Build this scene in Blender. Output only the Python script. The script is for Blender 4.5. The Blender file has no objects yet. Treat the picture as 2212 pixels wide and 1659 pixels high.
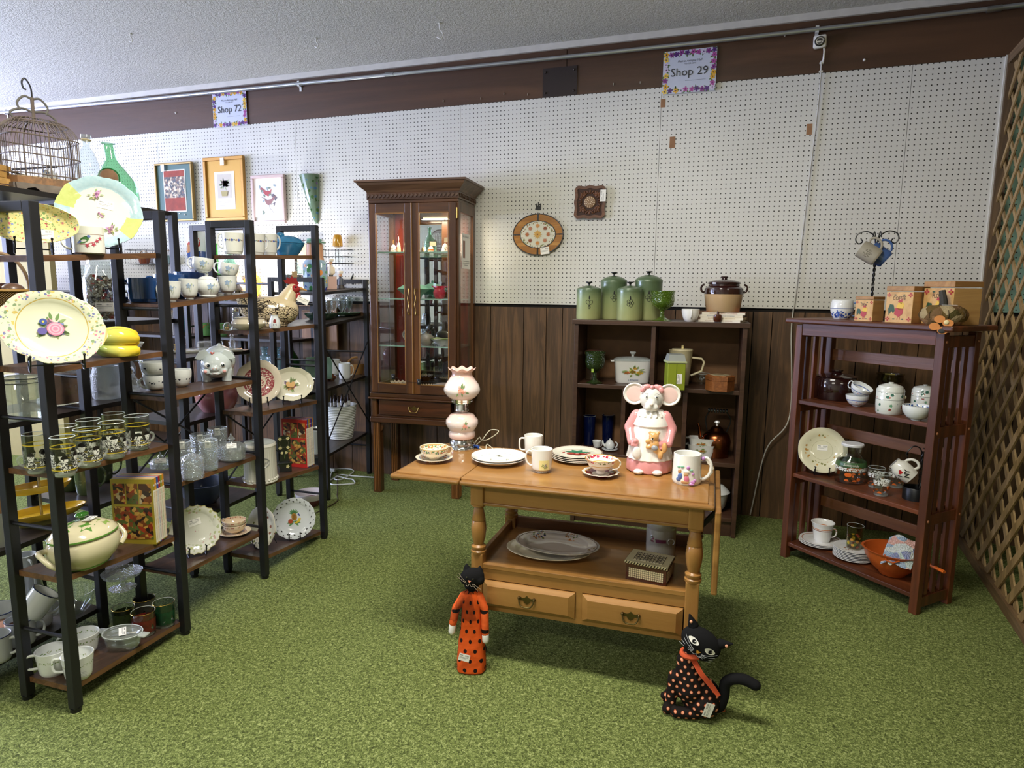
import bpy,bmesh,math,random
from mathutils import Vector,Matrix,Euler
from mathutils.geometry import tessellate_polygon
PI=math.pi
MYZ=Matrix(((0,0,1,0),(1,0,0,0),(0,1,0,0),(0,0,0,1)))   # local xy plane -> yz plane facing +x
R=math.radians
random.seed(7)
sc=bpy.context.scene
COL=sc.collection

# ---------------------------------------------------------------- camera
FPX,PITCH,ROLL,YAW=1409.5,.141865,.010675,.334611
CAM=Vector((.48545,-3.88241,1.27017))
_r=Vector((math.cos(YAW),math.sin(YAW),0))
_f=Vector((-math.sin(YAW)*math.cos(PITCH),math.cos(YAW)*math.cos(PITCH),-math.sin(PITCH)))
_u=_r.cross(_f)
CR=_r*math.cos(ROLL)+_u*math.sin(ROLL)
CU=-_r*math.sin(ROLL)+_u*math.cos(ROLL)
CF=_f
cam=bpy.data.cameras.new('camera');camo=bpy.data.objects.new('camera',cam);COL.objects.link(camo)
cam.sensor_fit='HORIZONTAL';cam.sensor_width=36;cam.lens=FPX*36/2212;cam.clip_start=.05
m=Matrix((CR,CU,-CF)).transposed().to_4x4();m.translation=CAM
camo.matrix_world=m
sc.camera=camo
# ---------------------------------------------------------------- world, light, exposure
sc.view_settings.view_transform='Standard'
sc.view_settings.look='None'
sc.view_settings.gamma=1
sc.view_settings.use_curve_mapping=False
sc.view_settings.exposure=0.22
try:
    sc.cycles.use_denoising=True
    sc.cycles.max_bounces=8
    sc.cycles.transparent_max_bounces=24
    sc.cycles.sample_clamp_indirect=6
    sc.cycles.caustics_reflective=False
    sc.cycles.caustics_refractive=False
except Exception:
    pass
w=bpy.data.worlds.new('world');sc.world=w;w.use_nodes=True
w.node_tree.nodes['Background'].inputs[0].default_value=(.75,.85,1,1)
w.node_tree.nodes['Background'].inputs[1].default_value=.35

def area(name,loc,rot,sx,sy,power,col):
    l=bpy.data.lights.new(name,'AREA');l.shape='RECTANGLE';l.size=sx;l.size_y=sy
    l.energy=power;l.color=col
    o=bpy.data.objects.new(name,l);COL.objects.link(o);o.location=loc;o.rotation_euler=rot
    return o
ASSUMED_LAMPS=[(-.25,-2.45,62),(-.9,-5.0,46),(-4.2,-2.6,40),(2.9,-5.2,16)]  # assumed ceiling lamps, all out of view
for lx,ly,pw in ASSUMED_LAMPS:
    area('assumed_tube_light',(lx,ly,2.60),(0,0,0),1.15,.26,pw,(1,.955,.84))
area('assumed_window_daylight',(-6.9,-3.4,1.75),(0,R(-92),0),1.5,3.2,140,(.62,.70,1))  # light of the assumed, unseen window on the left
area('added_ceiling_fill',(-6.88,-2.6,1.5),(0,R(-142),0),1.2,4.0,620,(.58,.64,1))  # added blue fill, tilted up from the assumed window side to brighten the ceiling

# ---------------------------------------------------------------- pixel -> point helpers (2212 x 1659 frame)
def ray(x,y): return CF + CR*((x-1106)/FPX) + CU*((829.5-y)/FPX)
def onz(x,y,z):
    d=ray(x,y);return CAM + d*((z-CAM.z)/d.z)
def ony(x,y,Y=0):
    d=ray(x,y);return CAM + d*((Y-CAM.y)/d.y)
def onv(x,y,p,q):
    "point on the vertical plane through p and q"
    n=Vector((q[1]-p[1],p[0]-q[0],0));d=ray(x,y)
    return CAM + d*((Vector((p[0],p[1],0))-CAM).dot(n)/d.dot(n))
def zat(x,y,P):
    d=ray(x,y);s=math.hypot(P[0]-CAM.x,P[1]-CAM.y)/math.hypot(d.x,d.y);return (CAM+d*s).z
def mpp(P):
    "metres per pixel at a point"
    return (Vector(P)-CAM).dot(CF)/FPX

# ---------------------------------------------------------------- node helpers
class NT:
    def __init__(s,name):
        s.m=bpy.data.materials.new(name);s.m.use_nodes=True
        s.t=s.m.node_tree;s.t.nodes.clear()
        s.out=s.t.nodes.new('ShaderNodeOutputMaterial')
        s._tc=None
    def n(s,ty,**k):
        nd=s.t.nodes.new(ty)
        for a,b in k.items(): setattr(nd,a,b)
        return nd
    def link(s,a,b): s.t.links.new(a,b)
    def put(s,sock,v):
        if hasattr(v,'is_linked') or isinstance(v,bpy.types.NodeSocket): s.link(v,sock)
        elif isinstance(v,(tuple,list)) and sock.type == 'RGBA' and len(v) == 3: sock.default_value=(*v,1)
        else: sock.default_value=v
    def math(s,op,a,b=0.,c=0.):
        nd=s.n('ShaderNodeMath',operation=op)
        s.put(nd.inputs[0],a);s.put(nd.inputs[1],b);s.put(nd.inputs[2],c)
        return nd.outputs[0]
    def mul(s,a,b): return s.math('MULTIPLY',a,b)
    def add(s,a,b): return s.math('ADD',a,b)
    def sub(s,a,b): return s.math('SUBTRACT',a,b)
    def lt(s,a,b): return s.math('LESS_THAN',a,b)
    def gt(s,a,b): return s.math('GREATER_THAN',a,b)
    def band(s,v,a,b): return s.mul(s.gt(v,a),s.lt(v,b))
    def mix(s,f,a,b):
        nd=s.n('ShaderNodeMix',data_type='RGBA')
        s.put(nd.inputs[0],f);s.put(nd.inputs[6],a);s.put(nd.inputs[7],b)
        return nd.outputs[2]
    def obj(s):
        if s._tc is None: s._tc=s.n('ShaderNodeTexCoord').outputs['Object']
        return s._tc
    def xyz(s,v=None):
        nd=s.n('ShaderNodeSeparateXYZ');s.link(v or s.obj(),nd.inputs[0]);return nd.outputs
    def vec(s,x,y,z):
        nd=s.n('ShaderNodeCombineXYZ');s.put(nd.inputs[0],x);s.put(nd.inputs[1],y);s.put(nd.inputs[2],z);return nd.outputs[0]
    def mapv(s,scale=(1,1,1),loc=(0,0,0),rot=(0,0,0),v=None):
        nd=s.n('ShaderNodeMapping');s.link(v or s.obj(),nd.inputs[0])
        nd.inputs['Location'].default_value=loc;nd.inputs['Rotation'].default_value=rot;nd.inputs['Scale'].default_value=scale
        return nd.outputs[0]
    def noise(s,scale=5,detail=2,rough=.5,v=None,dist=0):
        nd=s.n('ShaderNodeTexNoise');s.link(v or s.obj(),nd.inputs['Vector'])
        nd.inputs['Scale'].default_value=scale;nd.inputs['Detail'].default_value=detail
        nd.inputs['Roughness'].default_value=rough;nd.inputs['Distortion'].default_value=dist
        return nd.outputs
    def voro(s,scale=5,v=None,feature='F1',rnd=1):
        nd=s.n('ShaderNodeTexVoronoi',feature=feature);s.link(v or s.obj(),nd.inputs['Vector'])
        nd.inputs['Scale'].default_value=scale;nd.inputs['Randomness'].default_value=rnd
        return nd.outputs
    def ramp(s,f,stops,const=False):
        nd=s.n('ShaderNodeValToRGB');cr=nd.color_ramp
        if const: cr.interpolation='CONSTANT'
        while len(cr.elements) < len(stops): cr.elements.new(.5)
        for e,(p,c) in zip(cr.elements,stops): e.position=p;e.color=(*c,1)
        s.link(f,nd.inputs[0]);return nd.outputs[0]
    def bump(s,h,dist=.002,strength=1):
        nd=s.n('ShaderNodeBump');nd.inputs['Distance'].default_value=dist;nd.inputs['Strength'].default_value=strength
        s.link(h,nd.inputs['Height']);return nd.outputs[0]
    def bsdf(s,col=(.8,.8,.8),rough=.5,metal=0,coat=0,normal=None,trans=0,ior=1.5,spec=.5,emit=None,es=1,sub=0):
        b=s.n('ShaderNodeBsdfPrincipled')
        s.put(b.inputs['Base Color'],col);s.put(b.inputs['Roughness'],rough);s.put(b.inputs['Metallic'],metal)
        b.inputs['Coat Weight'].default_value=coat;b.inputs['Coat Roughness'].default_value=.05
        b.inputs['IOR'].default_value=ior;b.inputs['Specular IOR Level'].default_value=spec
        b.inputs['Transmission Weight'].default_value=trans
        if normal is not None: s.link(normal,b.inputs['Normal'])
        if emit is not None: s.put(b.inputs['Emission Color'],emit);b.inputs['Emission Strength'].default_value=es
        return b.outputs[0]
    def done(s,sh): s.link(sh,s.out.inputs[0]);return s.m

def lin(h):
    "sRGB hex or 0-255 triple to linear"
    if isinstance(h,str): h=tuple(int(h[i:i+2],16) for i in (0,2,4))
    return tuple(((c/255)/12.92 if c/255 <= .04045 else ((c/255+.055)/1.055)**2.4) for c in h)
_mc={}
def plain(col,rough=.5,metal=0,coat=0,spec=.5,var=0,name=None,emit=None,es=1):
    k=(col,rough,metal,coat,spec,var,emit,es)
    if k in _mc: return _mc[k]
    t=NT(name or 'm_plain');c=lin(col)
    cc=c;nrm=None
    if var:
        f=t.noise(18,3)[0];cc=t.ramp(f,[(.3,tuple(x*(1-var) for x in c)),(.7,tuple(min(1,x*(1+var)) for x in c))])
    _mc[k]=t.done(t.bsdf(cc,rough,metal,coat,spec=spec,emit=lin(emit) if emit else None,es=es));return _mc[k]
def ceramic(col,rough=.12,name=None): return plain(col,rough,0,.5,name=name or 'm_glaze')
def metal(col,rough=.25): return plain(col,rough,1)
BLACK=plain('17171a',.45,name='m_black_powder_coat')
BLACKWIRE=plain('101012',.35,name='m_black_wire')
CHROME=metal('e8e8e6',.12)
STICKER=None
def glass(tint='eef4f2',alpha=.12,rough=.02,dens=0.,rel=None,gloss=1.,name='m_glass'):
    "thin-walled glass: transparent film with fresnel gloss, optional relief"
    k=('g',tint,alpha,rough,dens,str(rel),gloss)
    if k in _mc: return _mc[k]
    t=NT(name);nrm=None
    if rel:
        kind,sc_,d=rel
        h=t.voro(sc_)[0] if kind == 'v' else (t.noise(sc_,2)[0] if kind == 'n' else t.math('SINE',t.mul(t.xyz()[2],sc_)))
        nrm=t.bump(h,d)
    tr=t.n('ShaderNodeBsdfTransparent');tr.inputs[0].default_value=(*[q**.45 for q in lin(tint)],1)   # tint is for the whole vessel, four walls deep
    gl=t.n('ShaderNodeBsdfGlossy');gl.inputs['Roughness'].default_value=rough;gl.inputs[0].default_value=(1,1,1,1)
    lw=t.n('ShaderNodeLayerWeight');lw.inputs[0].default_value=.35
    if nrm is not None:
        t.link(nrm,gl.inputs['Normal']);t.link(nrm,lw.inputs['Normal'])
    fr=t.add(t.mul(t.math('POWER',lw.outputs['Facing'],2.2),.75*gloss),.05*gloss)
    mx=t.n('ShaderNodeMixShader');t.link(fr,mx.inputs[0]);t.link(tr.outputs[0],mx.inputs[1]);t.link(gl.outputs[0],mx.inputs[2])
    sh=mx.outputs[0]
    if dens:
        df=t.n('ShaderNodeBsdfDiffuse');df.inputs[0].default_value=(*lin(tint),1)
        m2=t.n('ShaderNodeMixShader');m2.inputs[0].default_value=dens
        t.link(sh,m2.inputs[1]);t.link(df.outputs[0],m2.inputs[2]);sh=m2.outputs[0]
    _mc[k]=t.done(sh);return _mc[k]
def mixclear(t,mask,col,clear='f2f6f4'):
    "opaque printed colour where mask, clear glass elsewhere"
    tr=t.n('ShaderNodeBsdfTransparent');tr.inputs[0].default_value=(*[q**.4 for q in lin(clear)],1)
    gl=t.n('ShaderNodeBsdfGlossy');gl.inputs['Roughness'].default_value=.03
    lw=t.n('ShaderNodeLayerWeight');lw.inputs[0].default_value=.35
    mx=t.n('ShaderNodeMixShader');t.link(t.add(t.mul(t.math('POWER',lw.outputs['Facing'],2.2),.7),.05),mx.inputs[0])
    t.link(tr.outputs[0],mx.inputs[1]);t.link(gl.outputs[0],mx.inputs[2])
    m2=t.n('ShaderNodeMixShader');t.link(mask,m2.inputs[0]);t.link(mx.outputs[0],m2.inputs[1]);t.link(t.bsdf(col,.3),m2.inputs[2])
    return t.done(m2.outputs[0])
def wood(c1,c2,axis=0,scale=9,rough=.4,coat=0,ring=6,name='m_wood',c3=None,grain=1.):
    k=('w',c1,c2,axis,scale,rough,coat,ring,c3,grain)
    if k in _mc: return _mc[k]
    t=NT(name);s=[scale]*3;s[axis]=scale*.07
    v=t.mapv(tuple(s))
    d=t.noise(1.2,3,.6,v=v,dist=1.2)[0]
    d2=t.noise(9,4,.7,v=v)[0]
    f=t.add(t.mul(t.math('SINE',t.mul(d,ring*4)),.35),.5)
    f=t.add(t.mul(f,.6),t.mul(d2,.45*grain))
    st=[(.15,lin(c1)),(.85,lin(c2))]
    if c3: st=[(.1,lin(c1)),(.5,lin(c3)),(.9,lin(c2))]
    col=t.ramp(f,st)
    _mc[k]=t.done(t.bsdf(col,rough,coat=coat,normal=t.bump(d2,.0006)));return _mc[k]
def deco(base,zones,rough=.12,coat=.5,name='m_decorated',rim=None,bump=None):
    """glazed ware with printed pattern. zones: (kind, args, colours, scale, dotsize) in the thing's own space.
    kinds: ring(r0,r1) about z; band(z0,z1); ball(x,y,z,r); fill(); lring/lband = solid line of colour"""
    t=NT(name);c=lin(base) if not isinstance(base,bpy.types.NodeSocket) else base
    X=t.xyz()
    col=c
    for zi,z in enumerate(zones):
        kind,a,cols=z[:3];scale=z[3] if len(z) > 3 else 60;dot=z[4] if len(z) > 4 else .42
        sx,sy=(a[-2],a[-1]) if kind.startswith('o') else (1,1)
        if kind in ('ring','lring'):
            r=t.math('POWER',t.add(t.mul(X[0],X[0]),t.mul(X[1],X[1])),.5);mk=t.band(r,a[0],a[1])
        elif kind in ('oring','olring'):   # oval ring: r0,r1 in units of sx,sy radii
            x=t.mul(X[0],1/sx);y=t.mul(X[1],1/sy)
            r=t.math('POWER',t.add(t.mul(x,x),t.mul(y,y)),.5);mk=t.band(r,a[0],a[1])
        elif kind in ('band','lband'): mk=t.band(X[2],a[0],a[1])
        elif kind in ('ball','lball'):
            nd=t.n('ShaderNodeVectorMath',operation='DISTANCE');t.link(t.obj(),nd.inputs[0]);nd.inputs[1].default_value=a[:3]
            mk=t.lt(nd.outputs['Value'],a[3])
        elif kind == 'fill': mk=1.0
        if kind[0] == 'l' or kind.startswith('ol'):
            col=t.mix(mk,col,lin(cols[0]));continue
        jit=t.noise(scale*1.6,1)[1]
        va=t.n('ShaderNodeVectorMath',operation='MULTIPLY_ADD');t.link(jit,va.inputs[0]);va.inputs[1].default_value=(.5/scale,)*3;t.link(t.obj(),va.inputs[2])
        vo=t.voro(scale,v=va.outputs[0])
        h=t.xyz(vo[1])[0]
        n=len(cols)
        pc=t.ramp(h,[(i/n,lin(q)) for i,q in enumerate(cols)],True) if n > 1 else lin(cols[0])
        mm=t.mul(t.lt(vo[0],dot),mk) if mk != 1.0 else t.lt(vo[0],dot)
        col=t.mix(mm,col,pc)
    return t.done(t.bsdf(col,rough,coat=coat))

# ---------------------------------------------------------------- geometry
class G:
    def __init__(s): s.v=[];s.f=[];s.mi=[];s.cur=0;s.xf=None
    def add(s,vs,fs):
        b=len(s.v)
        if s.xf is not None: vs=[s.xf @ Vector(p) for p in vs]
        s.v+=[tuple(p) for p in vs];s.f+=[tuple(i+b for i in f) for f in fs];s.mi+=[s.cur]*len(fs)
        return s
    def box(s,c,d,rz=0,bev=0,rot=None):
        x,y,z=d[0]/2,d[1]/2,d[2]/2
        M_=(rot.to_matrix() if isinstance(rot,Euler) else rot) if rot is not None else Matrix.Rotation(rz,3,'Z')
        if bev:
            bm=bmesh.new();bmesh.ops.create_cube(bm,size=1)
            for v in bm.verts: v.co=Vector((v.co.x*2*x,v.co.y*2*y,v.co.z*2*z))
            bmesh.ops.bevel(bm,geom=bm.edges[:],offset=bev,segments=2,affect='EDGES',profile=.5)
            bm.verts.index_update()
            s.add([M_ @ v.co + Vector(c) for v in bm.verts],[[v.index for v in f.verts] for f in bm.faces]);bm.free();return s
        vs=[M_ @ Vector((a*x,b*y,e*z)) + Vector(c) for a in (-1,1) for b in (-1,1) for e in (-1,1)]
        return s.add(vs,[(0,1,3,2),(4,6,7,5),(0,4,5,1),(2,3,7,6),(0,2,6,4),(1,5,7,3)])
    def lathe(s,prof,n=40,fx=None,c=(0,0,0),sx=1,sy=1):
        vs=[];fs=[];rows=[]
        for r,z in prof:
            if r < 1e-6: rows.append([len(vs)]);vs.append((c[0],c[1],z+c[2]) if fx is None else Vector(fx(0,0,z))+Vector(c))
            else:
                row=[]
                for i in range(n):
                    a=2*PI*i/n;row.append(len(vs))
                    p=(r*math.cos(a)*sx,r*math.sin(a)*sy,z) if fx is None else fx(r,a,z)
                    vs.append((p[0]+c[0],p[1]+c[1],p[2]+c[2]))
                rows.append(row)
        for A,B in zip(rows,rows[1:]):
            if len(A) == 1 and len(B) == 1: continue
            for i in range(n):
                j=(i+1) % n
                if len(A) == 1: fs.append((A[0],B[j],B[i]))
                elif len(B) == 1: fs.append((A[i],A[j],B[0]))
                else: fs.append((A[i],A[j],B[j],B[i]))
        return s.add(vs,fs)
    def tube(s,pts,r,n=8,closed=False,cap=True,flat=1):
        pts=[Vector(p) for p in pts];N=len(pts);vs=[];fs=[]
        rr=r if callable(r) else (lambda t: r)
        up=None
        for i,p in enumerate(pts):
            a=pts[(i-1) % N] if closed or i > 0 else p;b=pts[(i+1) % N] if closed or i < N-1 else p
            t=(b-a).normalized() if (b-a).length > 1e-9 else Vector((0,0,1))
            if up is None:
                up=Vector((0,0,1)) if abs(t.z) < .9 else Vector((1,0,0))
            x=t.cross(up)
            if x.length < 1e-6: x=t.cross(Vector((0,1,0)))
            x.normalize();up=x.cross(t).normalized()
            q=rr(i/max(1,N-1))
            for k in range(n):
                th=2*PI*k/n;vs.append(p + x*(q*math.cos(th)) + up*(q*flat*math.sin(th)))
        m_=N if closed else N-1
        for i in range(m_):
            for k in range(n):
                a,b=i*n+k,i*n+(k+1) % n;c2,d=((i+1) % N)*n+k,((i+1) % N)*n+(k+1) % n
                fs.append((a,b,d,c2))
        if not closed and cap: fs+=[tuple(range(n))[::-1],tuple((N-1)*n+k for k in range(n))]
        return s.add(vs,fs)
    def prism(s,poly,z0,z1,M_=None):
        n=len(poly);vs=[(x,y,z0) for x,y in poly]+[(x,y,z1) for x,y in poly]
        if M_ is not None: vs=[M_ @ Vector(v) for v in vs]
        tri=tessellate_polygon([[Vector((x,y,0)) for x,y in poly]])
        fs=[tuple(t) for t in tri]+[tuple(i+n for i in t) for t in tri]+[(i,(i+1) % n,(i+1) % n+n,i+n) for i in range(n)]
        return s.add(vs,fs)
    def flat(s,poly,mp):
        tri=tessellate_polygon([[Vector((x,y,0)) for x,y in poly]])
        return s.add([mp(x,y) for x,y in poly],[tuple(t) for t in tri])
    def disc(s,cx,cy,rx,ry,mp,n=14,rot=0):
        ca,sa=math.cos(rot),math.sin(rot)
        return s.flat([(cx+rx*math.cos(2*PI*i/n)*ca-ry*math.sin(2*PI*i/n)*sa,cy+rx*math.cos(2*PI*i/n)*sa+ry*math.sin(2*PI*i/n)*ca) for i in range(n)],mp)
    def sphere(s,c,r,n=16,rot=None):
        if not hasattr(r,'__len__'): r=(r,r,r)
        M_=rot.to_matrix() if rot is not None else Matrix.Identity(3);m_=max(6,n//2)
        pr=[(math.sin(PI*i/m_),-math.cos(PI*i/m_)) for i in range(m_+1)];pr[0]=(0,-1);pr[-1]=(0,1)
        return s.lathe(pr,n,fx=lambda q,a,z: tuple(M_ @ Vector((q*math.cos(a)*r[0],q*math.sin(a)*r[1],z*r[2]))),c=c)
    def strip(s,pts,w,mp,closed=False):
        "flat ribbon of width w along 2-D points"
        P_=[Vector(p) for p in pts];L=[];Q=[]
        for i,p in enumerate(P_):
            a=P_[i-1] if (i or closed) else p;b=P_[(i+1) % len(P_)] if (i < len(P_)-1 or closed) else p
            t=(b-a);t=t.normalized() if t.length else Vector((1,0));nrm=Vector((-t.y,t.x))*w/2
            L.append(p+nrm);Q.append(p-nrm)
        n=len(P_);vs=[mp(*q) for q in L]+[mp(*q) for q in Q]
        return s.add(vs,[(i,(i+1) % n,(i+1) % n+n,i+n) for i in range(n if closed else n-1)])
    def mesh(s,name='mesh',smooth=40):
        me=bpy.data.meshes.new(name);me.from_pydata(s.v,[],s.f)
        me.polygons.foreach_set('material_index',s.mi)
        bm=bmesh.new();bm.from_mesh(me);bmesh.ops.recalc_face_normals(bm,faces=bm.faces[:]);bm.to_mesh(me);bm.free()
        if smooth:
            me.polygons.foreach_set('use_smooth',[True]*len(me.polygons));me.set_sharp_from_angle(angle=R(smooth))
        me.update();return me
    def obj(s,name,mats,parent=None,smooth=40,label=None):
        me=s.mesh(name,smooth);return link(name,me,mats,parent,label)
def link(name,me,mats,parent=None,label=None):
    if mats is not None:
        for q in (mats if isinstance(mats,(list,tuple)) else [mats]): me.materials.append(q)
    o=bpy.data.objects.new(name,me);COL.objects.link(o)
    if parent is not None: o.parent=parent
    if label: o['label']=label
    return o
def thing(name,label,cat,loc=(0,0,0),rz=0,group=None,M_=None):
    o=bpy.data.objects.new(name,None);COL.objects.link(o);o.empty_display_size=.02
    if M_ is not None: o.matrix_world=M_
    else: o.location=loc;o.rotation_euler=(0,0,rz)
    o['label']=label;o['category']=cat
    if group: o['group']=group
    return o
def struct(o): o['kind']='structure';return o
def tag(o,label,cat,group=None):
    o['label']=label;o['category']=cat
    if group: o['group']=group
    return o
def dup(r,loc,rz,label,group=None):
    c=r.copy();COL.objects.link(c);c.location=loc;c.rotation_euler=(0,0,rz);c['label']=label
    if group: c['group']=group
    def rec(a,b):
        for ch in list(a.children):
            d=ch.copy();COL.objects.link(d);d.parent=b;rec(ch,d)
    rec(r,c);return c
def frame(loc,normal_az,lean=0,roll=0):
    "matrix whose local z faces azimuth normal_az (deg from +x), leaning back by lean deg; local y is up"
    z=Vector((math.cos(R(normal_az))*math.cos(R(lean)),math.sin(R(normal_az))*math.cos(R(lean)),math.sin(R(lean))))
    x=Vector((0,0,1)).cross(z).normalized();y=z.cross(x)
    m_=Matrix((x,y,z)).transposed()
    if roll: m_=m_ @ Matrix.Rotation(R(roll),3,'Z')
    m_=m_.to_4x4();m_.translation=Vector(loc);return m_
def cyl(r,z=0,off=.0006,az=0):
    "map (arc length, height) to a cylinder wall facing azimuth az (rad)"
    rf=r if callable(r) else (lambda h: r)
    return lambda u,v: ((rf(v)+off)*math.cos(az+u/rf(v)),(rf(v)+off)*math.sin(az+u/rf(v)),v+z)
def text(name,s,size,mp,mat,parent,align='CENTER',bold=0,sx=1,shear=0):
    cu=bpy.data.curves.new('t','FONT');cu.body=s;cu.size=size;cu.align_x=align;cu.align_y='CENTER';cu.offset=bold;cu.shear=shear
    cu.resolution_u=2
    o=bpy.data.objects.new('t',cu);me=bpy.data.meshes.new_from_object(o);bpy.data.objects.remove(o);bpy.data.curves.remove(cu)
    for v in me.vertices: v.co=mp(v.co.x*sx,v.co.y)
    me.name=name;return link(name,me,mat,parent)
def blob(parts,voxel=.004,name='blob',iters=0):
    "union of closed shapes (a G) remeshed into one continuous surface"
    me=parts.mesh(name,0);o=bpy.data.objects.new('tmp',me);COL.objects.link(o)
    md=o.modifiers.new('r','REMESH');md.mode='VOXEL';md.voxel_size=voxel;md.use_smooth_shade=True
    if iters: sm=o.modifiers.new('s','SMOOTH');sm.iterations=iters;sm.factor=.6
    dg=bpy.context.evaluated_depsgraph_get();me2=bpy.data.meshes.new_from_object(o.evaluated_get(dg))
    bpy.data.objects.remove(o);me2.name=name
    me2.polygons.foreach_set('use_smooth',[True]*len(me2.polygons));return me2
def capsule(g,a,b,ra,rb,n=12):
    a,b=Vector(a),Vector(b);k=7
    ts=[(-ra*math.cos(PI/2*i/4),math.sin(PI/2*i/4)*ra,0) for i in range(5)]
    d=b-a;L=d.length;prof=[]
    for i in range(5): prof.append((ra*math.sin(PI/2*i/4),-ra*math.cos(PI/2*i/4)))
    for i in range(5): prof.append((rb*math.cos(PI/2*i/4),L+rb*math.sin(PI/2*i/4)))
    prof[0]=(0,-ra);prof[-1]=(0,L+rb)
    q=d.to_track_quat('Z','Y').to_matrix()
    g.lathe(prof,n,fx=lambda r,t,z: tuple(q @ Vector((r*math.cos(t),r*math.sin(t),z))),c=tuple(a))
def arc(c,r,a0,a1,n=12,ax='xz'):
    o=[]
    for i in range(n+1):
        a=R(a0+(a1-a0)*i/n);u,v=r*math.cos(a),r*math.sin(a)
        o.append({'xz': (c[0]+u,c[1],c[2]+v),'xy': (c[0]+u,c[1]+v,c[2]),'yz': (c[0],c[1]+u,c[2]+v)}[ax])
    return o
def spline(P_,n=8):
    "Catmull-Rom through points"
    P_=[Vector(p) for p in P_];P_=[2*P_[0]-P_[1]]+P_+[2*P_[-1]-P_[-2]];o=[]
    for i in range(1,len(P_)-2):
        a,b,c,d=P_[i-1:i+3]
        for k in range(n):
            t=k/n;o.append(.5*((2*b)+(c-a)*t+(2*a-5*b+4*c-d)*t*t+(3*b-a-3*c+d)*t**3))
    o.append(P_[-2]);return o
def star(cx,cy,r,n=5,k=.45,rot=0): return [(cx+(r if i % 2 == 0 else r*k)*math.cos(rot+PI*i/n),cy+(r if i % 2 == 0 else r*k)*math.sin(rot+PI*i/n)) for i in range(2*n)]
def flower(g,cx,cy,r,mp,petals=5,ci=0,center=1,rot=0):
    g.cur=ci
    for i in range(petals):
        a=rot+2*PI*i/petals;g.disc(cx+r*.55*math.cos(a),cy+r*.55*math.sin(a),r*.45,r*.32,mp,8,a)
    g.cur=center;g.disc(cx,cy,r*.22,r*.22,lambda u,v: tuple(Vector(mp(u,v))+Vector((0,0,.0))),8)
def leaf(g,cx,cy,L,wd,ang,mp,ci=0):
    g.cur=ci;ca,sa=math.cos(ang),math.sin(ang)
    pts=[(0,0),(L*.3,wd*.5),(L*.65,wd*.4),(L,0),(L*.65,-wd*.4),(L*.3,-wd*.5)]
    g.flat([(cx+x*ca-y*sa,cy+x*sa+y*ca) for x,y in pts],mp)
LINE=plain('9a9a98',.6)
WHITE=plain('f4f2ec',.5,name='m_label_paper')
def sticker(parent,M_,w=.045,h=.026,name='price_label'):
    "white price label with printed lines; M_ local matrix, label in its xy plane"
    g=G();g.xf=M_
    g.box((0,0,0),(w,h,.0006));g.cur=1
    for i in range(9):
        ww=random.choice((.012,.02,.03))*w;g.box((w*.08+i*w*.04,h*.28,.0005),(ww,h*.2,.0003))
    g.box((-w*.28,h*.28,.0005),(w*.26,h*.13,.0003));g.box((-w*.02,h*.02,.0005),(w*.8,h*.05,.0003));g.box((-w*.12,-h*.12,.0005),(w*.6,h*.05,.0003))
    return g.obj(name,[WHITE,LINE],parent,smooth=0)
# ================================================================ materials of the room
def m_carpet():
    t=NT('m_turf_carpet');v=t.obj()
    a=t.noise(120,3,.6,dist=1.2)[0];b=t.noise(300,2,.7)[0];c=t.noise(1.3,3)[0]
    f=t.add(t.mul(a,.72),t.mul(b,.36))
    col=t.ramp(f,[(.34,lin('272e13')),(.46,lin('485128')),(.56,lin('707d42')),(.68,lin('aab375'))])
    col=t.mix(t.mul(c,.35),col,t.mix(.5,col,lin('5e6a35')))
    return t.done(t.bsdf(col,.9,normal=t.bump(f,.006),spec=.2))
def m_peg(base='dcdad2',name='m_pegboard'):
    t=NT(name);X=t.xyz();p=.0254
    def fr(s_,off): return t.sub(t.math('FRACT',t.add(t.mul(s_,1/p),off)),.5)
    dx,dz=fr(X[0],100.0),fr(X[2],(100-.0)-(1.1894/p) % 1)
    d=t.add(t.mul(dx,dx),t.mul(dz,dz))
    mk=t.lt(d,.019)
    n=t.noise(1.7,3)[0];n2=t.noise(60,2)[0]
    c=lin(base);col=t.ramp(n,[(.35,tuple(q*.93 for q in c)),(.65,c)])
    col=t.mix(mk,col,lin('33302b'))
    return t.done(t.bsdf(col,.45,spec=.35))
def m_ceiling():
    t=NT('m_textured_ceiling');h=t.noise(55,4,.7)[0];h2=t.noise(170,2)[0]
    col=t.ramp(h,[(.3,lin('c4c0b6')),(.7,lin('e2dfd6'))])
    return t.done(t.bsdf(col,.55,normal=t.bump(t.add(h,t.mul(h2,.5)),.012)))
PANEL=wood('3e2c1c','755538',2,14,.5,ring=5,name='m_walnut_panelling',c3='5a412a')
BEAM=wood('452e1e','68472f',0,5,.45,ring=2,name='m_stained_beam',grain=.6)
LATW=wood('7d653f','ab8e60',2,10,.7,name='m_lattice_wood')
DARKGAP=plain('17120d',.9)
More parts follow.
